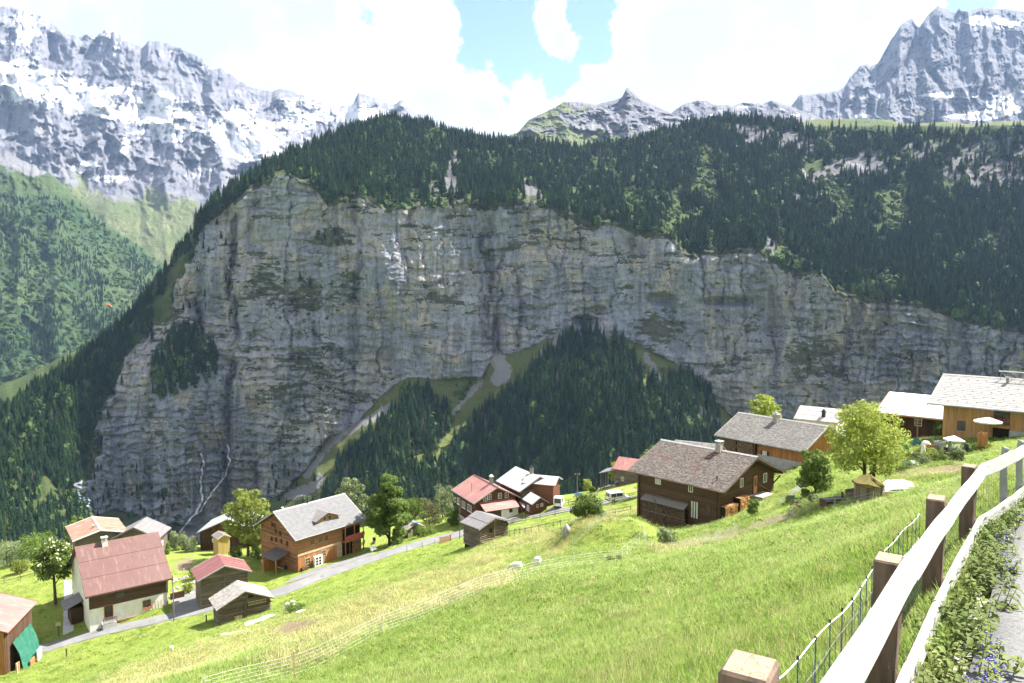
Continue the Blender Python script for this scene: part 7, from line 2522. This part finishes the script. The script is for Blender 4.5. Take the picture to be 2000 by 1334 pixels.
# wire mesh on the field side of the posts
wire_e = empty('wire_mesh', (1.8, 4.0, float(ground(1.8, 4.0))))
tag(wire_e, 'square steel wire mesh stretched behind the white rails', 'wire mesh')
wo = np.array(wire_e.location)
WL = catmull([np.array(f) + np.array([-.62, .42]) * .12 for f in FL[1:]], .1)
wz = np.interp(np.linspace(0, 1, len(WL)), np.linspace(0, 1, len(FL) - 1), FZ[1:])
cum = np.r_[0, np.cumsum(np.linalg.norm(np.diff(WL, axis=0), axis=1))]
fzc = np.r_[0, np.cumsum([np.linalg.norm(np.array(FL[i + 1]) - np.array(FL[i])) for i in range(1, len(FL) - 1)])]
wz = np.interp(cum, fzc, FZ[1:])
for k in range(9):
    zo = -.28 - k * .10
    pts = [np.array([WL[i, 0], WL[i, 1], wz[i] + zo + .008 * math.sin(i * .9 + k)]) - wo for i in range(0, len(WL), 4)]
    MB().tube(pts, .0016, 4, False).build('wire', M['wire'], wire_e)
s_ = 0.05
while s_ < cum[-1] - .1:
    x, y = np.interp(s_, cum, WL[:, 0]), np.interp(s_, cum, WL[:, 1])
    z = np.interp(s_, cum, wz)
    MB().tube([np.array([x, y, z - .26]) - wo, np.array([x + .006, y, z - .5]) - wo, np.array([x, y, z - 1.15]) - wo], .0015, 4, False).build('upright_wire', M['wire'], wire_e)
    s_ += .11

# electric sheep netting beside it: white cord with black clips, blue uprights
net_e = empty('electric_netting', (1.2, 3.2, float(ground(1.2, 3.2))))
tag(net_e, 'electric netting of white cords and blue uprights close to the brown posts', 'netting')
no = np.array(net_e.location)
NL = [(.62, 2.3, -1.30), (1.10, 3.0, -1.545), (1.62, 3.8, -1.70), (2.13, 4.6, -1.87), (2.72, 5.6, -2.04), (3.6, 7.0, -2.30), (4.6, 8.5, -2.55)]
NC = catmull(NL, .12)
for k in range(3):
    pts = [p_ + np.array([0, 0, -.28 * k - .02 * math.sin(j * .26) ** 2]) - no for j, p_ in enumerate(NC)]
    MB().tube(pts, .0032 if k == 0 else .002, 5, False).build('cord', M['cord_white'], net_e)
for j in range(0, len(NC), 3):
    p_ = NC[j] - no
    MB().tube([p_, p_ + np.array([.01, 0, -.72])], .003, 4, False).build('upright', M['cord_blue'], net_e)
    MB().tube([p_ + np.array([0, 0, -.011]), p_ + np.array([0, 0, .011])], .006, 6).build('clip', M['black'], net_e)

# white sheep net across the meadow
M['net_white'] = plain('net_white', (.62, .62, .60), (.5, .5, .49), 5, .6, .3)
SN = [(400, 1352, 30), (475, 1338, 31.5), (575, 1322, 33), (660, 1282, 34.5), (748, 1245, 36.5), (835, 1204, 39), (925, 1172, 42), (1020, 1140, 46), (1120, 1115, 50), (1170, 1107, 52.5), (1202, 1101, 54), (1225, 1082, 60), (1248, 1066, 66), (1262, 1052, 70)]
SP_ = []
for q in SN:
    p_ = at(*q)
    p_[2] = float(ground(p_[0], p_[1]))
    SP_.append(p_)
sn = empty('sheep_net', tuple(SP_[4]))
tag(sn, 'long white sheep net on thin posts running across the meadow', 'net fence')
so = np.array(sn.location)
for i, p_ in enumerate(SP_):
    big_ = i in (2, 8)
    if i in (1, 3, 5, 7, 9):
        continue
    MB().tube([p_ - so + [0, 0, -.2], p_ - so + [.02, 0, 1.12 + (.12 if big_ else 0)]], .028 if big_ else .016, 6).build('post', M['wood_pale' if i == 2 else 'net_white'], sn)
C3 = catmull(SP_, .8)
CZ = ground(C3[:, 0], C3[:, 1])
for k in range(7):
    pts = []
    for j in range(len(C3)):
        sag = .05 * abs(math.sin(j * .35 + k * .2))
        pts.append(np.array([C3[j, 0], C3[j, 1], CZ[j] + .08 + k * .165 - sag]) - so)
    MB().tube(pts, .005 if k == 6 else .0032, 4, False).build('strand', M['net_white'], sn)
for j in range(0, len(C3), 9):
    q = np.array([C3[j, 0], C3[j, 1], CZ[j]]) - so
    MB().tube([q + [0, 0, .06], q + [0, 0, 1.04]], .0035, 3, False).build('upright', M['net_white'], sn)
SN2 = [(1118, 1068, 72), (1150, 1060, 73), (1200, 1048, 75), (1255, 1045, 73), (1263, 1052, 70)]
P2_ = [gpt(*q) for q in SN2]
sn2 = empty('sheep_net', tuple(P2_[0]))
tag(sn2, 'short pale sheep net on the shaded hump beside the round bush', 'net fence')
so = np.array(sn2.location)
for p_ in P2_:
    MB().tube([p_ - so, p_ - so + [0, 0, 1.05]], .02, 5).build('post', M['net_white'], sn2)
for k in range(5):
    MB().tube([p_ - so + [0, 0, .15 + k * .2] for p_ in catmull(P2_, 1.0)], .006, 4, False).build('strand', M['steel'], sn2)

# kerb stones along the path edge
T = np.gradient(PATH, axis=0)
T /= np.linalg.norm(T, axis=1)[:, None]
NN = np.c_[-T[:, 1], T[:, 0]]
kerb = empty('kerb', (float(PATH[8, 0]), float(PATH[8, 1]), float(PATHZ[8])))
tag(kerb, kind='structure')
ko = np.array(kerb.location)
for i in range(6, 40, 2):
    a, b_ = PATH[i] + NN[i] * 1.06, PATH[i + 2] + NN[i + 2] * 1.06
    d_ = (b_ - a) / np.linalg.norm(b_ - a)
    a, b_ = a + d_ * .006, b_ - d_ * .006
    z_ = -1.6 - .13 * a[1], -1.6 - .13 * b_[1]
    nn = NN[i]
    vs = []
    for (q, zz) in ((a, z_[0]), (b_, z_[1])):
        for u, w_ in ((-.05, -.2), (.05, -.2), (.05, .02), (.035, .035), (-.04, .035), (-.05, .02)):
            vs.append((q[0] + nn[0] * u - ko[0], q[1] + nn[1] * u - ko[1], zz + w_ - ko[2]))
    MB().add(vs, [tuple(range(6)), tuple(range(11, 5, -1))] + [(k, (k + 1) % 6, 6 + (k + 1) % 6, 6 + k) for k in range(6)]).build('kerb_stone', M['stone'], kerb)

# ------------------------------------------------------------------ nettles and verge weeds
M['nettle'] = foliage_mat('nettle_leaves', (.125, .180, .040), (.185, .225, .070), .25, .4)
M['nettle_stem'] = plain('nettle_stem', (.13, .15, .05), (.16, .12, .06), 10, .8, .2)
M['flower_blue'] = plain('blue_flower', (.16, .14, .48), (.24, .20, .58), 30, .8, .2)


def leaf(mb, base, dr, ln, wd, droop, nrm):
    """pointed nettle leaf, 3 segments"""
    side = dr.cross(nrm).normalized()
    pts = []
    for f, w_ in ((0, .12), (.22, .85), (.5, 1.0), (.78, .6), (1.0, 0.0)):
        c_ = base + dr * ln * f + Vector((0, 0, -droop * ln * f * f))
        pts.append((c_ - side * wd * w_ + Vector((0, 0, .18 * wd * w_)), c_, c_ + side * wd * w_ + Vector((0, 0, .18 * wd * w_))))
    vs = [q for p_ in pts for q in p_]
    fs = []
    for i in range(4):
        fs += [(i * 3, i * 3 + 1, i * 3 + 4, i * 3 + 3), (i * 3 + 1, i * 3 + 2, i * 3 + 5, i * 3 + 4)]
    mb.add(vs, fs)


def nettle_meshes(seed, flower=False):
    r = random.Random(seed)
    st, lf, fl = MB(), MB(), MB()
    for s_ in range(r.randint(2, 4)):
        hgt = r.uniform(.22, .40)
        lean = Vector((r.uniform(-.25, .25), r.uniform(-.25, .25), 1)).normalized()
        base = Vector((r.uniform(-.08, .08), r.uniform(-.08, .08), 0))
        crv = Vector((r.uniform(-.12, .12), r.uniform(-.12, .12), 0))
        P = lambda f: base + lean * hgt * f + crv * f * f
        st.tube([P(0), P(.35), P(.7), P(1)], [.0045, .004, .003, .0015], 5)
        nn = 9
        for i in range(nn):
            f = .15 + .83 * i / (nn - 1)
            a0 = (i % 2) * math.pi / 2 + r.uniform(-.3, .3)
            for k in (0, math.pi):
                d_ = Vector((math.cos(a0 + k), math.sin(a0 + k), r.uniform(.1, .5))).normalized()
                L_ = (.085 * (1 - .62 * f) + .015) * r.uniform(.8, 1.25)
                leaf(lf, P(f), d_, L_, L_ * .27, r.uniform(.35, .9), Vector((0, 0, 1)))
            if flower and f > .55:
                for _ in range(5):
                    c_ = P(f) + Vector((r.uniform(-.03, .03), r.uniform(-.03, .03), r.uniform(-.02, .02)))
                    fl.box(c_.x - .004, c_.y - .004, c_.z - .004, c_.x + .004, c_.y + .004, c_.z + .004)
    out = []
    for mb, nm, mt in ((st, 'stem', 'nettle_stem'), (lf, 'leaves', 'nettle'), (fl, 'blossom', 'flower_blue')):
        if mb.v:
            me = bpy.data.meshes.new(nm)
            me.from_pydata(mb.v, [], mb.f)
            me.materials.append(M[mt])
            out.append((nm, me))
    return out


NP = []
for i in range(7):
    parts = nettle_meshes(400 + i, i >= 5)
    e = empty('nettle' if i < 5 else 'flowering_weed')
    for nm, me in parts:
        link(nm, me, None, e)
    NP.append([e, False])
for k in range(150):
    D_ = 2.6 + 8.2 * (k / 150) ** 1.15 + random.uniform(-.1, .1)
    fx_ = np.interp(D_, [p_[1] for p_ in _R], [p_[0] for p_ in _R]) - .04
    off = random.uniform(.14, .46) if random.random() < .78 else random.uniform(-.28, .05)
    x, y = fx_ + off * .83, D_ - off * .56
    v_ = random.choice((0, 1, 2, 3, 4)) if (off < .36 or random.random() < .6) else random.choice((5, 6))
    slot = NP[v_]
    if slot[1]:
        e = copy_tree(slot[0])
    else:
        e = slot[0]
        slot[1] = True
    e.location = (x, y, float(ground(x, y)) - .02)
    s_ = random.uniform(.65, 1.1) * (1.0 if off > 0 else .7)
    e.scale = (s_, s_, s_)
    e.rotation_euler = (random.uniform(-.15, .15), random.uniform(-.15, .15), random.uniform(0, 6.28))
    if v_ < 5:
        tag(e, 'green nettle among the weeds between white fence and footpath kerb', 'nettle', 'nettles along the footpath fence')
    else:
        tag(e, 'weed with small violet-blue flowers at the footpath kerb', 'weed', 'blue-flowered weeds at the kerb')

# ------------------------------------------------------------------ meadow grass
def grass_mat(name, c1, c2, straw, k, trans=.4):
    m, t, b = material(name, .6, .25)
    r = nd(t, 'ShaderNodeObjectInfo').outputs['Random']
    P_ = gpos(t)
    c = mix(t, mapr(t, noise(t, P_, .35, 5, .65), .32, .68), c1, c2)
    c = mix(t, mapr(t, r, 1 - k, 1.0), c, straw)
    c = nd(t, 'ShaderNodeVectorMath', operation='SCALE', i={0: c, 'Scale': mapr(t, mth(t, 'FRACT', mth(t, 'MULTIPLY', r, 9.7)), 0, 1, .75, 1.2, False)}).outputs[0]
    setc(t, b, c)
    tr = nd(t, 'ShaderNodeBsdfTranslucent', i={'Color': c})
    mx = nd(t, 'ShaderNodeMixShader', i={0: trans, 1: b.outputs[0], 2: tr.outputs[0]})
    t.links.new(mx.outputs[0], next(x for x in t.nodes if x.type == 'OUTPUT_MATERIAL').inputs[0])
    return m


M['grass'] = grass_mat('meadow_grass', (.195, .290, .055), (.270, .345, .092), (.42, .41, .18), .14, .5)
M['straw'] = grass_mat('dry_grass', (.38, .36, .15), (.42, .40, .20), (.30, .24, .11), .3, .3)
M['clover'] = foliage_mat('clover_leaves', (.115, .190, .022), (.150, .225, .032), .25, .4)


def tuft(seed, n, hgt, spread, wid, mat, heads=False):
    r = random.Random(seed)
    V, Fc = [], []
    for i in range(n):
        a, rad = r.uniform(0, 6.283), spread * math.sqrt(r.random())
        bx, by = rad * math.cos(a), rad * math.sin(a)
        h_ = hgt * r.uniform(.5, 1.15)
        q = r.uniform(0, 6.283)
        lx, ly = math.cos(q) * h_ * r.uniform(.1, .65), math.sin(q) * h_ * r.uniform(.1, .65)
        ox, oy = -math.sin(q + .7) * wid, math.cos(q + .7) * wid
        k = len(V)
        V += [(bx - ox, by - oy, -.02), (bx + ox, by + oy, -.02), (bx + lx * .35 - ox * .8, by + ly * .35 - oy * .8, h_ * .55), (bx + lx * .35 + ox * .8, by + ly * .35 + oy * .8, h_ * .55), (bx + lx, by + ly, h_ * (.92 if not heads else 1))]
        Fc += [(k, k + 1, k + 3, k + 2), (k + 2, k + 3, k + 4)]
        if heads and r.random() < .5:
            k = len(V)
            V += [(bx + lx - wid * 2, by + ly, h_ * .86), (bx + lx + wid * 2, by + ly, h_ * .86), (bx + lx, by + ly + wid, h_ * 1.15)]
            Fc += [(k, k + 1, k + 2)]
    me = bpy.data.meshes.new('tuft')
    me.from_pydata(V, [], Fc)
    me.materials.append(mat)
    return me


grass_col = hidden_collection('grass_tufts', [tuft(i, 34, .20, .17, .0042, M['grass']) for i in range(4)] + [tuft(10 + i, 22, .36, .18, .0036, M['straw'], True) for i in range(2)] + [tuft(20 + i, 26, .10, .15, .013, M['clover']) for i in range(2)])
N = 90000
Dg = np.exp(rng.uniform(np.log(3.0), np.log(140), N))
pg = rng.uniform(-40, 2040, N)
gx = (pg - 1000) / F * Dg
gy = Dg
gz = ground(gx, gy)
ff = gy * CP - gz * SP
sy_ = 667 - F * (gy * SP + gz * CP) / ff
keep = (sy_ < 1420) & (sy_ > 830)
rd_, _ = near_line(gx, gy, ROAD[::2])
pd_, _ = near_line(gx, gy, PATH)
keep &= (rd_ > 1.75) & (pd_ > 1.2)
for h in HOUSES:
    dx_, dy_ = gx - h.O[0], gy - h.O[1]
    u_, v_ = dx_ * h.ax[0] + dy_ * h.ax[1], dx_ * h.ay[0] + dy_ * h.ay[1]
    keep &= ~((u_ > h.og - .2) & (u_ < h.L - h.og + .2) & (v_ > h.oe - .2) & (v_ < 2 * h.half - h.oe + .2))
for q in ([(553, 1142, 121), (590, 1125, 126), (700, 1088, 133), (735, 1092, 130)], [(335, 1205, 112), (405, 1190, 114), (395, 1120, 124), (335, 1125, 122)], [(123, 1250, 111), (145, 1245, 112), (140, 1140, 130), (126, 1140, 130)]):
    keep &= ~inpoly(gx, gy, [tuple(gpt(*c)[:2]) for c in q])
ii = np.clip(np.searchsorted(XS, gx), 0, len(XS) - 1)
jj = np.clip(np.searchsorted(YS, gy), 0, len(YS) - 1)
keep &= (soil[jj, ii] < .4)
dr_ = dry[jj, ii]
k = np.where(keep)[0]
gx, gy, gz, Dg, dr_ = gx[k], gy[k], gz[k], Dg[k], dr_[k]
n = len(k)
sc = np.clip(Dg / 13, .8, 3.6) * rng.uniform(.75, 1.25, n)
hz_ = np.clip(Dg / 13, .9, 1.35) * rng.uniform(.55, 1.15, n) * (.8 + .5 * fbm(gx / 5, gy / 5, 3, 501))
un = rng.random(n)
pick_ = np.where(un < .80, rng.integers(0, 4, n), np.where(un < .82, rng.integers(4, 6, n), rng.integers(6, 8, n)))
pick_ = np.where((dr_ > .3) & (rng.random(n) < dr_ * .5), rng.integers(4, 6, n), pick_)
tag(scatter('meadow_grass', np.c_[gx, gy, gz], np.c_[sc, sc, hz_], rng.uniform(0, 6.28, n), pick_, grass_col), 'sunlit green grass covering the sloping meadow', 'grass', None, 'stuff')
# white umbel flowers in the uncut strip by the dark chalet
umb = tuft(77, 16, .5, .2, .006, M['blossom'], True)
umb_col = hidden_collection('white_umbels', [umb])
U = []
for _ in range(230):
    px, py = random.uniform(1310, 1440), 0
    py = np.interp(px, [1310, 1370, 1440], [1072, 1052, 1046]) + random.uniform(-12, 14)
    U.append(gpt(px, py, 66 + random.uniform(-3, 3)))
for _ in range(60):
    px = random.uniform(1375, 1580)
    U.append(gpt(px, np.interp(px, [1375, 1580], [1050, 995]) + random.uniform(-4, 8), 66 + random.uniform(-3, 2)))
U = np.array(U)
tag(scatter('white_flower_strip', U, np.full(len(U), .9), rng.uniform(0, 6.28, len(U)), np.zeros(len(U)), umb_col), 'white flowering weeds in the uncut strip before the dark chalet', 'flowers', None, 'stuff')
